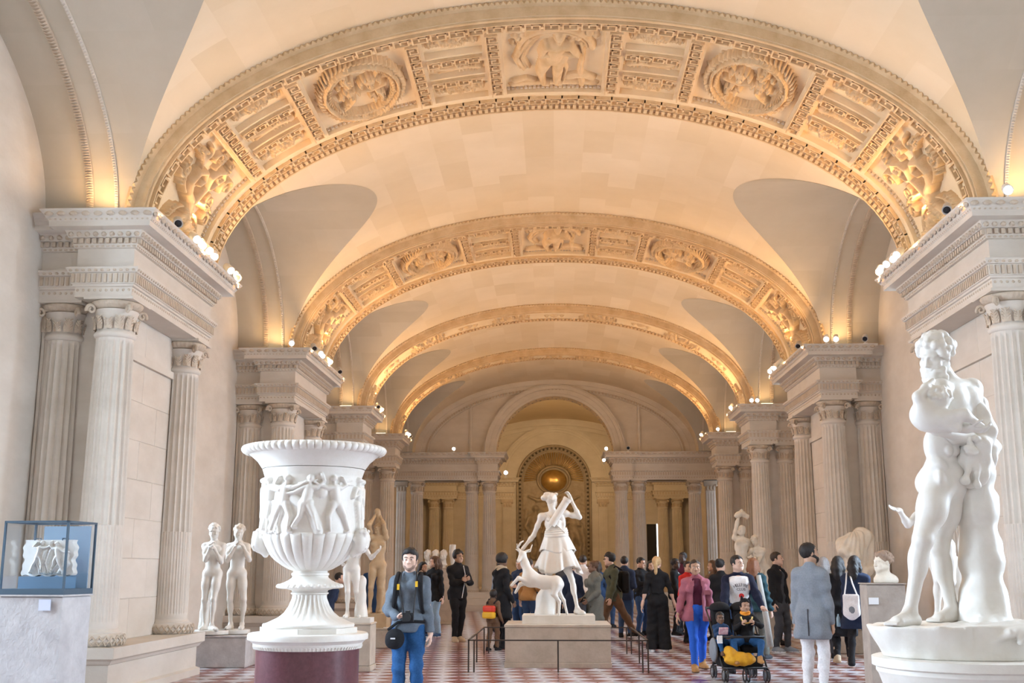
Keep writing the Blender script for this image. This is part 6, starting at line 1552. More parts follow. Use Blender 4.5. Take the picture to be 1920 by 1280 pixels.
    if top:
        t = dict(grow=.02, hem=.82, sleeve=1.0, collar=.03, open=0.0, flare=0.0); t.update(top); g = t['grow']; S = Sdf(); torso_prims(S, J, fem, fat); 
        S = S.grow(g); S.cap(J['neck'] + [0, .005, -.03], J['neck'] + [0, .0, t['collar']], .066 + g * .4, .062 + g * .4, k=.03)
        hem = t['hem']
        if hem < .88:
            fl = t['flare']
            for s in (-1, 1): S.cap(J['pel'] + [s * .045, .01, 0], np.array([J['pel'][0] * .6 + s * (.05 + fl), J['pel'][1] + .01, hem + .06]), .112 + g * .7 + fat, .112 + g * .7 + fl + fat, k=.07)
        for s in (-1, 1):
            if t['sleeve'] >= 1:
                q = Sdf(); arm_prims(q, J, s, fem, fat); q = q.grow(max(.015, g * .6)); q.p = [e for e in q.p]; S.p += q.p
            else:
                a, e = J['sh', s], J['el', s]; S.cap(a, a + (e - a) * t['sleeve'] * 1.6, .064 + g, .06 + g, k=.03)
        def clip(xx, yy, zz):
            o = np.maximum(hem - zz, -9) + 0 * xx
            if t['open']: o = np.maximum(o, np.minimum(t['open'] * (1.15 - .25 * (zz - hem)) - np.abs(xx - J['chest'][0]), -.05 - yy))
            return o
        tm = part(t.get('name', 'jacket'), S, t['mat'], rcl, clip=clip, fold=folds(t.get('fold', .006), t.get('ff', 42), sd, t.get('fz', .8)))
        if t.get('ring'):     # quilted bands or trim
            pass
        if t['sleeve'] >= 1 and t.get('cuff'):
            for s in (-1, 1): S = Sdf(); d = (J['wr', s] - J['el', s]) * .14; S.cap(J['wr', s] - d, J['wr', s] - d * .2, .042, .04, k=.01); part('cuff', S, t['cuff'], rcl * .8)
    if scarf:
        m = MB(); tt = np.linspace(0, 2 * PI, 28); n_ = J['neck']
        for dz, rr in ((.0, .085), (.035, .08)): m.tube(np.stack([n_[0] + rr * np.cos(tt), n_[1] - .01 + rr * 1.05 * np.sin(tt), n_[2] + dz + .015 * np.cos(2 * tt + dz * 50)], 1) * k, .034 * k, 8, cap=False)
        if scarf.get('tail'):
            for q in scarf['tail']: m.tube(np.array(q) * k, np.linspace(.045, .06, len(q)) * k, 8)
        m.build('scarf', scarf['mat'], root, smooth=True)
    if shoes:
        for s in (-1, 1):
            S = Sdf(); foot_prims(S, J, s); S = S.grow(.011); bt = shoes.get('boot', 0)
            if bt: S.cap(J['ank', s], J['ank', s] + (J['knee', s] - J['ank', s]) * bt, .047, .052 if bt < .5 else .064, k=.03)
            zf = J['ank', s][2] - .085; o = part('boot' if bt else 'shoe', S, shoes['mat'], rcl * .75, clip=lambda xx, yy, zz, zf=zf: zf - .0 - zz + 0 * xx)
            if shoes.get('sole') and o:
                S = Sdf(); foot_prims(S, J, s); S = S.grow(.015); part('sole', S, shoes['sole'], rcl * .75, clip=lambda xx, yy, zz, zf=zf: np.maximum(zf - zz, zz - zf - .024) + 0 * xx, parent=o)
    root['_k'] = k
    return root, J, k
def clean(o):
    if '_k' in o: del o['_k']
def rel(root_xy, rz, p, k):
    """point in a person's frame to the hall"""
    a = math.radians(rz); return (root_xy[0] + (p[0] * math.cos(a) - p[1] * math.sin(a)) * k, root_xy[1] + (p[0] * math.sin(a) + p[1] * math.cos(a)) * k, p[2] * k)
def carried(name, label, cat, xy, rz, k, parts, group=None):
    """a thing worn or held by someone: its own object, set down in that person's frame"""
    t = thing(name, label, cat, (xy[0], xy[1], 0), math.radians(rz), group); t.scale = (k,) * 3
    for nm, o, m in parts:
        if isinstance(o, Sdf): v, f = o.mesh(.011); link(nm, mesh_np(nm, v, f, m), t)
        else: o.build(nm, m, t, smooth=True, auto=45)
    return t

BLK = cloth('black_cloth', (.012, .012, .014)); NAVY = cloth('navy_cloth', (.018, .028, .06)); DENIM = cloth('blue_denim', (.018, .07, .19), (.028, .105, .26)); LDEN = cloth('light_denim', (.22, .34, .48), (.34, .46, .58)); DDEN = cloth('dark_denim', (.03, .06, .13))
GREYC = cloth('grey_wool', (.20, .22, .25)); WHT = cloth('white_cotton', (.72, .72, .74)); OLIVE = cloth('olive_cloth', (.07, .075, .05)); BRN = cloth('brown_cloth', (.13, .075, .045)); CHAR = cloth('charcoal_cloth', (.05, .052, .06))
PINK = cloth('mauve_pink_cloth', (.31, .105, .14)); MAROON = cloth('maroon_cloth', (.07, .012, .03)); BRTBL = cloth('bright_blue_denim', (.02, .10, .52), (.03, .13, .60)); TANB = cloth('tan_suede', (.36, .19, .07)); SAGE = cloth('sage_grey_cloth', (.13, .135, .12)); BEIGE = cloth('beige_cloth', (.42, .33, .23)); RED = cloth('red_cloth', (.5, .03, .03)); TEAL = cloth('teal_puffer', (.02, .055, .07)); STEELB = cloth('blue_grey_jersey', (.115, .14, .17), (.15, .18, .215)); BLUC = cloth('navy_blue_cloth', (.02, .05, .12)); GRSC = cloth('grey_scarf', (.38, .38, .36))

# ---- young man with a camera
PX, PY = -1.56, 11.9; HH = 1.68
pose = dict(feet=((-.10, -.01, 0), (.10, .0, 0)), hands=((-.10, -.235, 1.03), (.245, -.03, .80)), elbow=((-.6, .7, -.1), (.3, .9, 0)), head=(0, 4, 0), sh=.155)
r, J, k = person('young man in a grey-blue sweatshirt and blue jeans holding a camera', PX, PY, HH, 0, pose, 'fair', ('quiff', 'black'), top=dict(mat=STEELB, name='sweatshirt', hem=.86, grow=.017, collar=.0, fold=.008), bottom=dict(mat=DENIM, grow=.012), shoes=dict(mat=BLK, sole=WHT), near=2, beard='stubble', curl=.5, nrm=((.6, -.2, .6), (-1, 0, 0)), pts=((.9, -.25, .1), (.05, -.1, -1)))
hd = J['hr']
m1 = MB(); m1.box(-.03, .085, -.315, -.255, .985, 1.075); m1.box(.0, .05, -.31, -.27, 1.075, 1.095)
m2 = MB(); m2.tube([(.03, -.31, 1.03), (.03, -.36, 1.03)], .036, 16); m2.tube([(.03, -.36, 1.03), (.03, -.385, 1.03)], .040, 16)
m3 = MB(); m3.tube([(-.02, -.27, 1.07), (-.06, -.2, 1.22), (-.095, -.16, 1.38), (-.08, -.03, 1.5)], .009, 6); m3.tube([(.08, -.27, 1.07), (.085, -.2, 1.22), (.095, -.16, 1.38), (.08, -.03, 1.5)], .009, 6)
m4 = MB(); m4.box(-.112, -.086, -.185, -.165, 1.31, 1.37); m4.box(.084, .11, -.185, -.165, 1.34, 1.40)
carried('camera', 'black camera on a neck strap with yellow tabs held at the waist', 'camera', (PX, PY), 0, k, [('camera_body', m1, BLACKM), ('lens', m2, BLACKM), ('neck_strap', m3, BLACKM), ('strap_tab', m4, mat('yellow_tab', (.7, .42, .02), rough=.5))])
S = Sdf(); S.ell((-.125, -.175, .80), (.105, .06, .11), k=.02); S.ell((-.14, -.215, .78), (.085, .045, .085), k=.02); m5 = MB(); m5.tube([(-.21, -.1, .89), (-.1, -.15, .97), (.06, -.15, .98), (.18, -.06, .97)], .016, 6); m6 = MB(); m6.box(-.16, -.11, -.262, -.258, .80, .815)
carried('camera_pouch', 'round black camera pouch on the young man\'s hip', 'bag', (PX, PY), 0, k, [('pouch', S, BLK), ('waist_belt', m5, BLK), ('logo_mark', m6, mat('pale_print', (.6, .6, .6), rough=.6))])
S = Sdf(); S.box((0, .22, 1.2), (.15, .085, .22), k=.02, rd=.06); m5 = MB()
for s in (-1, 1): m5.tube([(s * .115, .14, 1.44), (s * .12, .0, 1.475), (s * .125, -.10, 1.41), (s * .13, -.135, 1.3), (s * .15, -.12, 1.12), (s * .165, .02, 1.02), (s * .14, .15, 1.02)], [.028, .03, .032, .032, .024, .016, .012], 8)
carried('backpack', 'black backpack worn by the young man with the camera', 'backpack', (PX, PY), 0, k, [('pack', S, BLK), ('shoulder_straps', m5, BLK)])

# ---- group left of the huntress
stand = dict(feet=((-.09, 0, 0), (.09, .0, 0)))
person('woman in a black coat and pale jeans with long brown hair', -2.72, 25.3, 1.74, -35, dict(hands=((-.25, -.05, .82), (.27, -.02, .80)), head=(-40, 5, 0)), 'fair', ('long', 'brown'), top=dict(mat=BLK, hem=.76, flare=.03), under=dict(mat=DDEN), bottom=dict(mat=LDEN, flare=.025), shoes=dict(mat=DDEN, sole=WHT), fem=True, near=1)
person('dark-clad visitor lifting a hand beside the woman in pale jeans', -3.05, 26.0, 1.62, 20, dict(hands=((-.2, -.25, 1.45), (.27, -.02, .80)), elbow=((-1, 0, -1), (.4, .8, 0)), head=(30, 5, 0)), 'tan', ('long', 'black'), top=dict(mat=BLK, hem=.76), bottom=dict(mat=BLK), shoes=dict(mat=BLK), fem=True, near=0)
r, J, k = person('slim man in a black hooded jacket with clasped hands and beige shoes', -2.05, 23.6, 1.84, 28, dict(feet=((-.07, -.05, 0), (.08, .06, 0)), hands=((.02, -.26, 1.18), (.07, -.27, 1.16)), elbow=((-.8, .5, -.6), (.8, .5, -.6)), head=(18, 2, 0)), 'tan', ('messy', 'black'), top=dict(mat=BLK, hem=.80, collar=.06, grow=.026), bottom=dict(mat=BLK, grow=.01), shoes=dict(mat=BEIGE), near=1, curl=.9, nrm=((.8, 0, .4), (-.8, 0, .4)), pts=((.6, -.5, .3), (-.6, -.5, .3)))
m = MB(); m.tube(np.array([(.06, -.135, 1.46), (.085, -.165, 1.3), (.07, -.165, 1.1), (.02, -.17, .84)]) * k, .008, 5); m.build('white_zip', WHT, r)
r, J, k = person('woman in a long black padded coat and beige scarf beside the child', -1.05, 21.7, 1.75, 125, dict(hands=((-.22, -.1, .88), (.26, -.05, .82)), head=(20, 5, 0)), 'brown', ('afro', 'black'), top=dict(mat=BLK, hem=.55, grow=.035, flare=.03, fold=.01), bottom=dict(mat=BLK), shoes=dict(mat=BLK), scarf=dict(mat=BEIGE), fem=True, near=1)
cxy = (-1.18, 21.15); r, J, k = person('small child in a brown jacket and trousers beside the woman in the black coat', *cxy, 1.07, 150, dict(feet=((-.08, -.12, 0), (.09, .12, 0)), hands=((-.28, -.05, .9), (.28, -.15, .95)), head=(20, 0, 0)), 'dark', ('short', 'black'), top=dict(mat=BRN, hem=.80, grow=.03), bottom=dict(mat=BRN, grow=.02), shoes=dict(mat=BLK, boot=.3), near=1, headsc=1.3, group='children in the hall')
S1 = Sdf(); S1.box((0, .23, 1.22), (.2, .09, .10), k=.02, rd=.06); S2 = Sdf(); S2.box((0, .235, 1.04), (.205, .10, .10), k=.02, rd=.06); m = MB()
for s in (-1, 1): m.tube([(s * .12, .15, 1.38), (s * .15, .0, 1.5), (s * .15, -.13, 1.3), (s * .18, .1, 1.0)], .026, 6)
carried('child_backpack', 'child\'s red and yellow backpack', 'backpack', cxy, 150, k, [('upper_panel', S1, mat('red_nylon', (.62, .045, .02), rough=.5)), ('lower_panel', S2, mat('yellow_nylon', (.75, .42, .02), rough=.5)), ('straps', m, BLK)])
# behind the stag and the huntress
person('visitor in navy with an orange sleeve behind the stag', -.58, 24.0, 1.68, 150, dict(hands=((-.2, -.2, 1.05), (.26, -.05, .82))), 'light', ('short', 'dark_brown'), top=dict(mat=TANB, hem=.85), bottom=dict(mat=DDEN), shoes=dict(mat=BLK), near=0)
person('visitor in a blue jacket reading behind the stag', -.85, 26.5, 1.7, -30, dict(hands=((-.05, -.25, 1.1), (.08, -.25, 1.1)), head=(0, 20, 0)), 'light', ('short', 'brown'), top=dict(mat=NAVY, hem=.8), bottom=dict(mat=BLUC), shoes=dict(mat=BLK))
person('visitor in dark navy standing behind the huntress', .33, 22.6, 1.62, 170, dict(lean=(.05, -.12)), 'light', ('short', 'black'), top=dict(mat=NAVY, hem=.6, flare=.04), bottom=dict(mat=NAVY), shoes=dict(mat=BLK), fem=True)
r, J, k = person('woman in a hooded sage coat facing the huntress', .72, 22.3, 1.62, -75, dict(hands=((-.2, -.2, .95), (.2, -.18, .95)), head=(-10, 4, 0)), 'brown', ('bun', 'brown'), top=dict(mat=SAGE, hem=.5, grow=.038, flare=.04, fold=.01), bottom=dict(mat=CHAR), shoes=dict(mat=BLK), fem=True, near=1)
S = Sdf(); S.ell(J['neck'] + [0, .1, -.05], (.13, .08, .1), k=.03); v, f = S.mesh(.016); link('hood', mesh_np('hood', v * k, f, SAGE), r)
S = Sdf(); S.box((-.05, -.26, .78), (.17, .06, .11), k=.02, rd=.03); m = MB(); m.tube([(-.16, -.26, .88), (-.1, -.2, 1.0), (.02, -.2, 1.0), (.06, -.26, .88)], .012, 6)
carried('handbag', 'dark handbag held by the woman in the sage coat', 'bag', (.72, 22.3), -75, k, [('bag_body', S, CHAR), ('bag_handle', m, BLK)])
person('grey-haired visitor in a white shirt beyond the woman in sage', .62, 26.4, 1.78, 160, None, 'light', ('short', 'dark_brown'), top=dict(mat=WHT, hem=.85), bottom=dict(mat=CHAR), shoes=dict(mat=BLK))
wxy = (1.16, 23.6); r, J, k = person('man in glasses striding in an olive jacket and brown trousers', *wxy, 1.78, -70, dict(feet=((-.07, -.30, 0), (.07, .42, .06)), hands=((-.24, .12, .86), (.24, -.16, .86)), head=(-12, 4, 0), lean=(0, -.04)), 'fair', ('messy', 'black'), top=dict(mat=OLIVE, hem=.80), bottom=dict(mat=BRN), shoes=dict(mat=BLK, sole=WHT), near=1)
S = Sdf(); S.box((0, .24, 1.18), (.15, .09, .22), k=.02, rd=.07); m = MB(); [m.tube([(s * .12, .15, 1.42), (s * .14, .0, 1.5), (s * .15, -.14, 1.3), (s * .18, .1, 1.0)], .022, 6) for s in (-1, 1)]
carried('backpack', 'black backpack on the striding man in olive', 'backpack', wxy, -70, k, [('pack', S, BLK), ('straps', m, BLK)])
m = MB(); t_ = np.linspace(0, 2 * PI, 16)
for s in (-1, 1): m.tube((J['head'] + np.stack([s * .033 + .024 * np.cos(t_), -.106 + 0 * t_, .01 + .02 * np.sin(t_)], 1) @ J['hr'].T) * k, .0025 * k, 4)
tag(m.build('glasses', BLACKM, None), 'dark round glasses worn by the striding man in olive', 'glasses'); g_ = bpy.data.objects['glasses']; g_.location = (*wxy, 0); g_.rotation_euler = (0, 0, math.radians(-70))
person('visitor in a navy hooded jacket and jeans turned to the end wall', 1.50, 25.2, 1.74, 165, dict(hands=((-.15, -.2, 1.1), (.15, -.2, 1.1))), 'light', ('short', 'black'), top=dict(mat=NAVY, hem=.80, grow=.034), bottom=dict(mat=DDEN), shoes=dict(mat=BLK))
pxy = (1.92, 26.0); r, J, k = person('dark-haired visitor studying a white sheet', *pxy, 1.72, 40, dict(hands=((-.02, -.28, 1.2), (.1, -.28, 1.2)), elbow=((-.8, .4, -.8), (.8, .4, -.8)), head=(20, 15, 0)), 'light', ('short', 'black'), top=dict(mat=BLK, hem=.78), bottom=dict(mat=DDEN), shoes=dict(mat=BLK))
m = MB(); m.add([(-.1, -.36, 1.18), (.16, -.36, 1.18), (.16, -.44, 1.36), (-.1, -.44, 1.36), (-.1, -.357, 1.182), (.16, -.357, 1.182), (.16, -.437, 1.362), (-.1, -.437, 1.362)], [(0, 1, 2, 3), (7, 6, 5, 4), (0, 4, 5, 1), (2, 6, 7, 3)]); tag(m.build('visitor_leaflet', WHT), 'white leaflet held by the dark-haired visitor', 'paper'); o = bpy.data.objects['visitor_leaflet']; o.location = (*pxy, 0); o.rotation_euler = (0, 0, math.radians(40)); o.scale = (k,) * 3
# blond woman from behind
r, J, k = person('blond woman in black crop top and wide black trousers, seen from behind', 1.83, 20.9, 1.69, 176, dict(feet=((-.12, 0, 0), (.12, -.05, 0)), hands=((-.33, -.05, .82), (.30, .02, .82)), head=(-12, 0, 0)), 'fair', ('tail', 'blond'), top=dict(mat=BLK, hem=1.06, grow=.016, name='crop_top'), bottom=dict(mat=BLK, grow=.02, flare=.06, hem=.05), shoes=dict(mat=WHT), fem=True, near=1)
person('visitor in black with a pale collar beyond the blond woman', 2.72, 26.2, 1.70, 70, dict(hands=((-.2, -.1, .85), (.2, -.2, 1.0))), 'dark', ('short', 'black'), top=dict(mat=BLK, hem=.80), under=dict(mat=WHT, neck=.05), bottom=dict(mat=BLK), shoes=dict(mat=BLK))
# ---- woman in pink
r, J, k = person('woman walking in a mauve pink jacket and bright blue jeans', 2.05, 17.05, 1.60, 6, dict(feet=((-.08, -.16, 0), (.13, .22, .02)), hands=((-.31, -.02, .86), (.27, -.06, .84)), elbow=((-.9, .6, 0), (.7, .8, 0)), head=(-5, 4, 0)), 'tan', ('bun', 'dark_brown'), top=dict(mat=PINK, hem=.78, grow=.03, open=.07, collar=.02, flare=.03, fold=.009), under=dict(mat=MAROON, hem=.76), bottom=dict(mat=BRTBL, grow=.014), shoes=dict(mat=TANB, boot=.22, sole=BRN), fem=True, fat=.009, near=2)
for s in (-1, 1):
    m = MB(); q = np.array([(s * .055, -.145, 1.43), (s * .125, -.145, 1.395), (s * .10, -.168, 1.30), (s * .06, -.158, 1.34)]); q = np.concatenate([q, q + [0, .012, 0]]) * k; m.add(q, [(0, 1, 2, 3), (7, 6, 5, 4), (0, 4, 5, 1), (1, 5, 6, 2), (2, 6, 7, 3), (3, 7, 4, 0)]); m.build('collar_lapel', PINK, r)
m = MB(); m.box(.1 * k, .2 * k, -.175 * k, -.16 * k, 1.2 * k, 1.27 * k); m.build('chest_pocket', cloth('pocket_flap', (.34, .12, .15)), r)

# ---- man pushing the double stroller
mxy = (2.63, 16.75); NVS = cloth('navy_raglan', (.012, .015, .035))
r, J, k = person('smiling man in a white shirt with navy sleeves pushing the stroller', *mxy, 1.66, 4, dict(feet=((-.12, .1, 0), (.12, -.1, 0)), hands=((-.30, -.34, .97), (.28, -.34, .97)), elbow=((-1, .5, -.3), (1, .5, -.3)), head=(32, 2, 0), sh=.17), 'fair', ('short', 'black'), top=dict(mat=NVS, hem=.84, grow=.02, collar=.0, name='raglan_sleeves', open=.15), under=dict(mat=WHT, hem=.83, neck=.0), bottom=dict(mat=DDEN), shoes=dict(mat=BLK), fat=.025, near=2, curl=1.1, nrm=((0, 0, -1), (0, 0, -1)), pts=((0.1, -1, 0), (-.1, -1, 0)))
def letter_mesh(txt, size):
    cu = bpy.data.curves.new('t', 'FONT'); cu.body = txt; cu.size = size; cu.align_x = 'CENTER'; cu.extrude = .001; cu.resolution_u = 3
    o = bpy.data.objects.new('t', cu); C.objects.link(o); dg = bpy.context.evaluated_depsgraph_get(); me = bpy.data.meshes.new_from_object(o.evaluated_get(dg))
    v = np.array([q.co[:] for q in me.vertices]) if len(me.vertices) else np.zeros((0, 3)); f = [tuple(p.vertices) for p in me.polygons]; bpy.data.objects.remove(o); bpy.data.curves.remove(cu); bpy.data.meshes.remove(me); return v, f
ink = mat('navy_print', (.02, .025, .05), rough=.8); m = MB()
def on_chest(P2, yfun): return np.array([(p[0], yfun(p[0], p[1]), p[1]) for p in P2])
chest_y = lambda x, z: -.196 + .55 * x * x + .35 * max(0, z - 1.30) - .05 * max(0, 1.25 - z)
for i, ch in enumerate('HELLFIRE'):
    a = (i - 3.5) * .135; v, f = letter_mesh(ch, .066)
    if not len(v): continue
    cx, cz = .185 * math.sin(a), 1.10 + .19 * math.cos(a); q = [(cx + p[0] * math.cos(a) + p[1] * math.sin(a), cz - p[0] * math.sin(a) + p[1] * math.cos(a)) for p in v]; m.add((on_chest(q, chest_y) + np.stack([0 * v[:, 2], -v[:, 2], 0 * v[:, 2]], 1)) * k, f)
v, f = letter_mesh('CLUB', .056); q = [(p[0], 1.225 + p[1]) for p in v]; m.add((on_chest(q, chest_y) + np.stack([0 * v[:, 2], -v[:, 2], 0 * v[:, 2]], 1)) * k, f)
m.build('printed_lettering', ink, r)
m = MB(); t_ = np.linspace(0, 2 * PI, 20, endpoint=False); q = [(.0 + .04 * math.cos(a), 1.15 + .035 * math.sin(a)) for a in t_]; m.add((on_chest(q, chest_y) + [0, -.004, 0]) * k, [tuple(range(20))]); m.build('printed_emblem', RED, r)
# stroller
SX, SY = 2.44, 15.75; BLKM = BLACKM
st_ = thing('double_stroller', 'black side-by-side double stroller with a mustard footmuff', 'stroller', (SX, SY, 0), math.radians(6)); st_.scale = (.82, 1, 1)
def tubes(nm, lst, r, m_): m = MB(); [m.tube(p, r, 8) for p in lst]; m.build(nm, m_, st_, smooth=True)
tubes('frame', [[(s * .36, -.32, .16), (s * .37, -.05, .42), (s * .38, .3, .78), (s * .36, .52, .90)] for s in (-1, 1)] + [[(0, -.34, .16), (0, -.05, .42), (0, .3, .78)], [(-.36, -.32, .18), (.36, -.32, .18)], [(-.36, .25, .2), (.36, .25, .2)]] + [[(s * .36, .28, .14), (s * .37, .0, .45)] for s in (-1, 1)], .015, BLKM)
tubes('push_handle', [[(-.36, .52, .90), (-.36, .58, .93), (.36, .58, .93), (.36, .52, .90)]], .018, BLKM)
tubes('bumper_bar', [[(-.36, -.1, .55), (-.34, -.3, .58), (.0, -.32, .58), (.34, -.3, .58), (.36, -.1, .55)]], .016, BLKM)
for s in (-1, 1):
    S = Sdf(); S.box((s * .18, .02, .40), (.165, .2, .04), k=.02, rd=.03); S.box((s * .18, .26, .68), (.165, .05, .28), rot('X', -.35), k=.03, rd=.04); S.box((s * .335, .1, .5), (.02, .2, .1), k=.02, rd=.02)
    v, f = S.mesh(.014); link('seat', mesh_np('seat', v, f, BLK), st_)
    S = Sdf(); S.ell((s * .18, .36, .93), (.175, .15, .09), k=.02); v, f = S.mesh(.014, clip=lambda x, y, z: .9 - z + 0 * x); link('folded_canopy', mesh_np('folded_canopy', v, f, BLK), st_)
    for y_ in (-.34, .28):
        for d in (-.025, .025):
            w_ = MB(); w_.xf if False else None
            t_ = np.linspace(0, 2 * PI, 24); w_.tube(np.stack([s * .34 + d + 0 * t_, y_ + .078 * np.cos(t_), .09 + .078 * np.sin(t_)], 1), .012, 8, cap=False); w = w_.build('wheel', BLKM, st_, smooth=True)
            h_ = MB(); h_.tube([(s * .34 + d - .01, y_, .09), (s * .34 + d + .01, y_, .09)], .05, 12); h_.build('hub', mat('grey_plastic', (.16, .16, .17), rough=.5), w, smooth=True)
for d in (-.03, .03):
    t_ = np.linspace(0, 2 * PI, 24); w_ = MB(); w_.tube(np.stack([d + 0 * t_, -.36 + .078 * np.cos(t_), .09 + .078 * np.sin(t_)], 1), .012, 8, cap=False); w_.build('wheel', BLKM, st_, smooth=True)
S = Sdf(); S.box((0, -.02, .24), (.33, .25, .07), k=.02, rd=.05); v, f = S.mesh(.015); link('storage_basket', mesh_np('storage_basket', v, f, BLK), st_)
S = Sdf(); S.ell((-.1, -.36, .30), (.26, .13, .09), k=.04); S.ell((-.24, -.3, .36), (.12, .13, .1), k=.04); v, f = S.mesh(.012, fold=folds(.007, 45, 3, 1)); link('mustard_footmuff', mesh_np('mustard_footmuff', v, f, mat('mustard_cloth', (.62, .30, .012), (.72, .38, .02), 40, .7, .3, 120)), st_)
S = Sdf(); S.ell((-.43, -.05, .40), (.06, .16, .16), k=.03); v, f = S.mesh(.014); link('side_bag', mesh_np('side_bag', v, f, GREYC), st_)
m = MB(); m.box(-.44, -.36, -.33, -.30, .5, .60); m.build('tissue_packet', WHT, st_)
# the two children riding in it
SZ = .235
seat = lambda H, z0: dict(crouch=.42, feet=((-.12, -.42, .20), (.12, -.42, .20)), lean=(0, .08))
tx, ty = 2.22, SY - .02; person('toddler with a pink print top riding in the stroller', tx, ty, .86, 6, dict(crouch=.46, feet=((-.14, -.62, .22), (.14, -.6, .24)), hands=((-.08, -.3, .84), (.1, -.3, .84)), lean=(0, .08), head=(0, 4, 0), knee=((-.3, -.5, 1), (.3, -.5, 1))), 'brown', ('short', 'black'), top=dict(mat=BLUC, hem=.42, grow=.02), bottom=dict(mat=DENIM), shoes=dict(mat=BRN), near=1, headsc=1.35, z=SZ, group='children in the hall')
m = MB(); m.box(-.06, .06, -.012, .012, -.045, .045); tag(m.build('picture_card', mat('pink_card', (.55, .22, .30), (.7, .6, .62), 30, .6)), 'pink printed card held by the toddler in the stroller', 'card'); o = bpy.data.objects['picture_card']; o.location = (tx - .01, ty - .25, .655); o.rotation_euler = (.4, 0, .1)
ox, oy = 2.55, SY - .04; r, J, k = person('bigger child in a black top and blue jeans riding in the stroller', ox, oy, 1.10, -4, dict(crouch=.46, feet=((-.26, -.62, .02), (.20, -.7, .04)), hands=((-.12, -.28, .82), (.16, -.3, .84)), lean=(0, .06), head=(14, 2, 6), knee=((-.9, -.5, 1), (.9, -.5, 1))), 'tan', ('beanie', cloth('black_knit', (.012, .012, .014))), top=dict(mat=BLK, hem=.42, grow=.025), bottom=dict(mat=DENIM), shoes=dict(mat=TANB, boot=.2), scarf=dict(mat=mat('orange_scarf', (.72, .25, .02), (.8, .34, .04), 30, .8)), near=1, headsc=1.25, z=.235, group='children in the hall')
for s in (-1, 1): m = MB(); m.tube([(J['head'] + J['hr'] @ np.array([s * .06, .0, .11]) * 1.25) * k, (J['head'] + J['hr'] @ np.array([s * .075, .0, .175]) * 1.25) * k], [.026, .006], 6); m.build('hat_ear', BLK, r)
t_ = np.linspace(PI * 1.0, PI * 2.0, 14); m = MB(); m.tube(np.stack([.12 * np.cos(t_), -.2 + 0 * t_, 1.0 - .46 + .42 + .14 * np.sin(t_)], 1) * k, .012, 6); m.build('gold_chain', mat('gold', (.7, .5, .18), rough=.3, metal=.8), r, smooth=True)

# ---- right-hand group
r, J, k = person('woman in a teal puffer waistcoat with auburn hair and a long grey scarf', 3.28, 19.2, 1.64, 150, dict(feet=((-.1, -.22, 0), (.08, .22, .03)), hands=((-.28, -.05, .85), (.28, -.05, .85)), head=(20, 4, 0)), 'fair', ('long', 'auburn'), top=dict(mat=TEAL, hem=.82, grow=.04, fold=.012, ff=48, fz=6.0, name='puffer_waistcoat'), bottom=dict(mat=SAGE, flare=.02), shoes=dict(mat=CHAR), scarf=dict(mat=GRSC, tail=[[(-.14, .12, 1.45), (-.22, .2, 1.1), (-.3, .25, .7), (-.36, .28, .25)]]), fem=True, near=1)
person('dark-haired man in a black jacket over a grey jumper and white collar', 4.02, 20.97, 1.77, 48, dict(hands=((-.235, -.04, .82), (.235, -.06, .82)), head=(20, -2, 0), feet=((-.1, 0, 0), (.1, -.12, 0))), 'light', ('short', 'dark_brown'), top=dict(mat=BLK, hem=.80, open=.05, grow=.028), under=dict(mat=CHAR, neck=-.02), scarf=None, bottom=dict(mat=CHAR), shoes=dict(mat=GREYC, sole=WHT), near=1)
r, J, k = person('bearded man in a long grey wool coat and white trousers', 2.98, 13.6, 1.77, 150, dict(feet=((-.1, 0, 0), (.1, -.04, 0)), hands=((-.225, -.02, .82), (.225, -.05, .80)), elbow=((-.2, .9, 0), (.2, .9, 0)), head=(-40, -6, 0), sh=.15), 'tan', ('short', 'black'), top=dict(mat=GREYC, hem=.66, grow=.022, flare=.02, collar=.015, fold=.006, cuff=None), bottom=dict(mat=WHT, grow=.01), shoes=dict(mat=BLK), beard='black', near=2)
m = MB(); m.box(-.003, .003, .128, .175, .7, 1.0); m.xf(lambda P: P * k); m.build('coat_vent', CHAR, r)
person('grey-haired woman beyond the man in the grey coat', 4.55, 19.6, 1.66, 165, dict(head=(-10, 0, 0)), 'fair', ('long', 'grey'), top=dict(mat=SAGE, hem=.7), bottom=dict(mat=CHAR), shoes=dict(mat=BLK), fem=True, near=1)
person('woman in a black coat with a red lining and beige boots', 4.50, 18.4, 1.66, 168, dict(feet=((-.12, -.14, 0), (.1, .14, .03)), hands=((-.235, -.05, .82), (.235, -.08, .82)), head=(-15, 2, 0)), 'tan', ('long', 'black'), top=dict(mat=BLK, hem=.45, flare=.04, grow=.03), under=dict(mat=RED), bottom=dict(mat=BLK), shoes=dict(mat=BEIGE, boot=.7), fem=True, near=1)
wxy = (4.62, 17.85); r, J, k = person('woman in a navy coat and black tights walking with a white tote bag', *wxy, 1.66, 158, dict(feet=((-.12, -.22, 0), (.10, .26, .02)), hands=((-.235, -.05, .82), (.235, -.12, .80)), head=(-12, 2, 0)), 'tan', ('long', 'black'), top=dict(mat=NAVY, hem=.60, flare=.05, grow=.034), bottom=dict(mat=BLK, grow=.004), shoes=dict(mat=BLK, boot=.8), fem=True, near=1)
S = Sdf(); S.box((.06, .24, .98), (.13, .03, .17), k=.02, rd=.03); S.ell((.06, .255, .88), (.12, .05, .14), k=.05); m = MB(); m.tube([(-.04, .24, 1.13), (.03, .2, 1.32), (.08, .1, 1.5), (.1, -.02, 1.5)], .012, 6); m.tube([(.16, .24, 1.13), (.13, .2, 1.32), (.12, .1, 1.5), (.12, -.02, 1.5)], .012, 6)
m7 = MB(); m7.ball((.05, .302, .9), (.05, .006, .06), 6, 10)
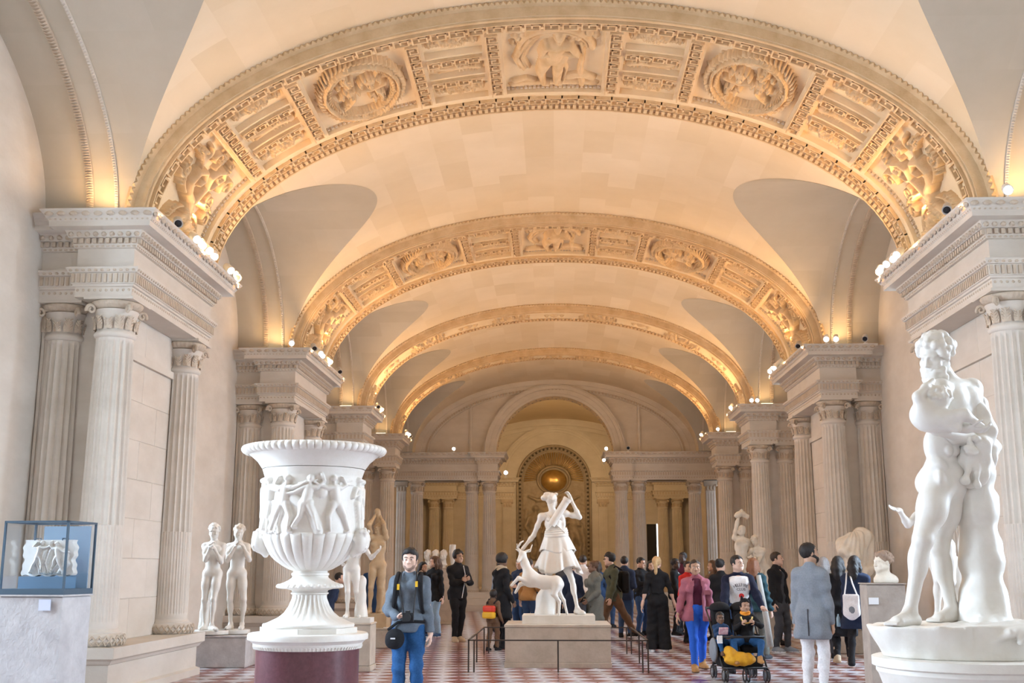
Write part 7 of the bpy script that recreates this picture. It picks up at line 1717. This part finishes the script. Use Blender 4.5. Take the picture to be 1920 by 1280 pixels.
carried('tote_bag', 'white canvas tote bag on the back of the woman in navy', 'bag', wxy, 158, k, [('bag_body', S, WHT), ('straps', m, WHT), ('grey_print', m7, GREYC)])
m = MB(); m.lathe([(.028, 0), (.03, .02), (.03, .13), (.012, .17), (.012, .19)], 14); wb = m.build('water_bottle', mat('pale_blue_plastic', (.35, .55, .7), rough=.2), None, smooth=True); tag(wb, 'small blue water bottle held by the woman in navy', 'bottle'); wb.location = rel(wxy, 158, (.33, -.12, .62), k)
# ---- by the vase
person('visitor in a navy coat behind the ochre statue', -3.88, 24.0, 1.66, 165, dict(head=(20, 5, 0)), 'light', ('short', 'black'), top=dict(mat=BLUC, hem=.6, flare=.02), bottom=dict(mat=BLUC), shoes=dict(mat=BLK))
person('visitor in dark blue stooping beside the marble boy', -4.15, 20.6, 1.40, 100, dict(lean=(0, -.16)), 'light', ('short', 'black'), top=dict(mat=NAVY, hem=.6), bottom=dict(mat=NAVY), shoes=dict(mat=BLK))
# ---- farther crowd
far = [(-1.35, 27.5, 1.66, 150, 'light', ('short', 'brown'), GREYC, DDEN, 'visitor in grey wool near the steps by the black-coated woman'), (-.35, 28.3, 1.60, 170, 'light', ('long', 'brown'), BLK, BLK, 'visitor with long brown hair in black before the niche'), (.2, 29.4, 1.7, 0, 'tan', ('short', 'black'), CHAR, BLK, 'visitor in charcoal facing away from the niche'),
       (1.05, 28.6, 1.65, 180, 'light', ('long', 'dark_brown'), BLUC, DDEN, 'visitor in a navy blue top beyond the striding man'), (1.35, 29.5, 1.62, 160, 'fair', ('short', 'brown'), LDEN, DDEN, 'visitor in a pale blue top near the end columns'), (2.35, 28.4, 1.66, 20, 'tan', ('long', 'black'), BLK, DDEN, 'visitor with long black hair in black beyond the blond woman'),
       (3.05, 27.5, 1.86, -20, 'dark', ('short', 'black'), MAROON, BLK, 'tall visitor in maroon behind the woman in pink'), (2.70, 23.6, 1.62, 30, 'light', ('short', 'black'), RED, BLK, 'visitor in a red top behind the woman in pink'), (3.30, 24.2, 1.64, -60, 'tan', ('long', 'brown'), BRN, BLK, 'visitor with long brown hair in brown behind the woman in pink'),
       (3.55, 25.4, 1.60, -40, 'tan', ('long', 'black'), BLK, BLK, 'visitor with long black hair beside the visitor in brown'), (2.90, 20.3, 1.64, 165, 'light', ('bun', 'black'), BLK, BLK, 'dark-haired visitor in black behind the smiling man'), (4.42, 23.0, 1.68, 60, 'fair', ('short', 'blond'), WHT, CHAR, 'fair-haired visitor in white behind the man in the black jacket'), (-.9, 29.8, 1.7, 120, 'brown', ('afro', 'black'), OLIVE, BLK, 'visitor with bushy black hair in olive before the steps')]
for x, y, H, rz, sk, hr, tm, bm, lb in far:
    person(lb, x, y, H, rz, dict(feet=((-.09, -.03, 0), (.1, .05, 0)), head=(random.uniform(-25, 25), 3, 0)), sk, hr, top=dict(mat=tm, hem=.8), bottom=dict(mat=bm), shoes=dict(mat=BLK), fem=hr[0] == 'long')
for o in list(bpy.data.objects): clean(o)
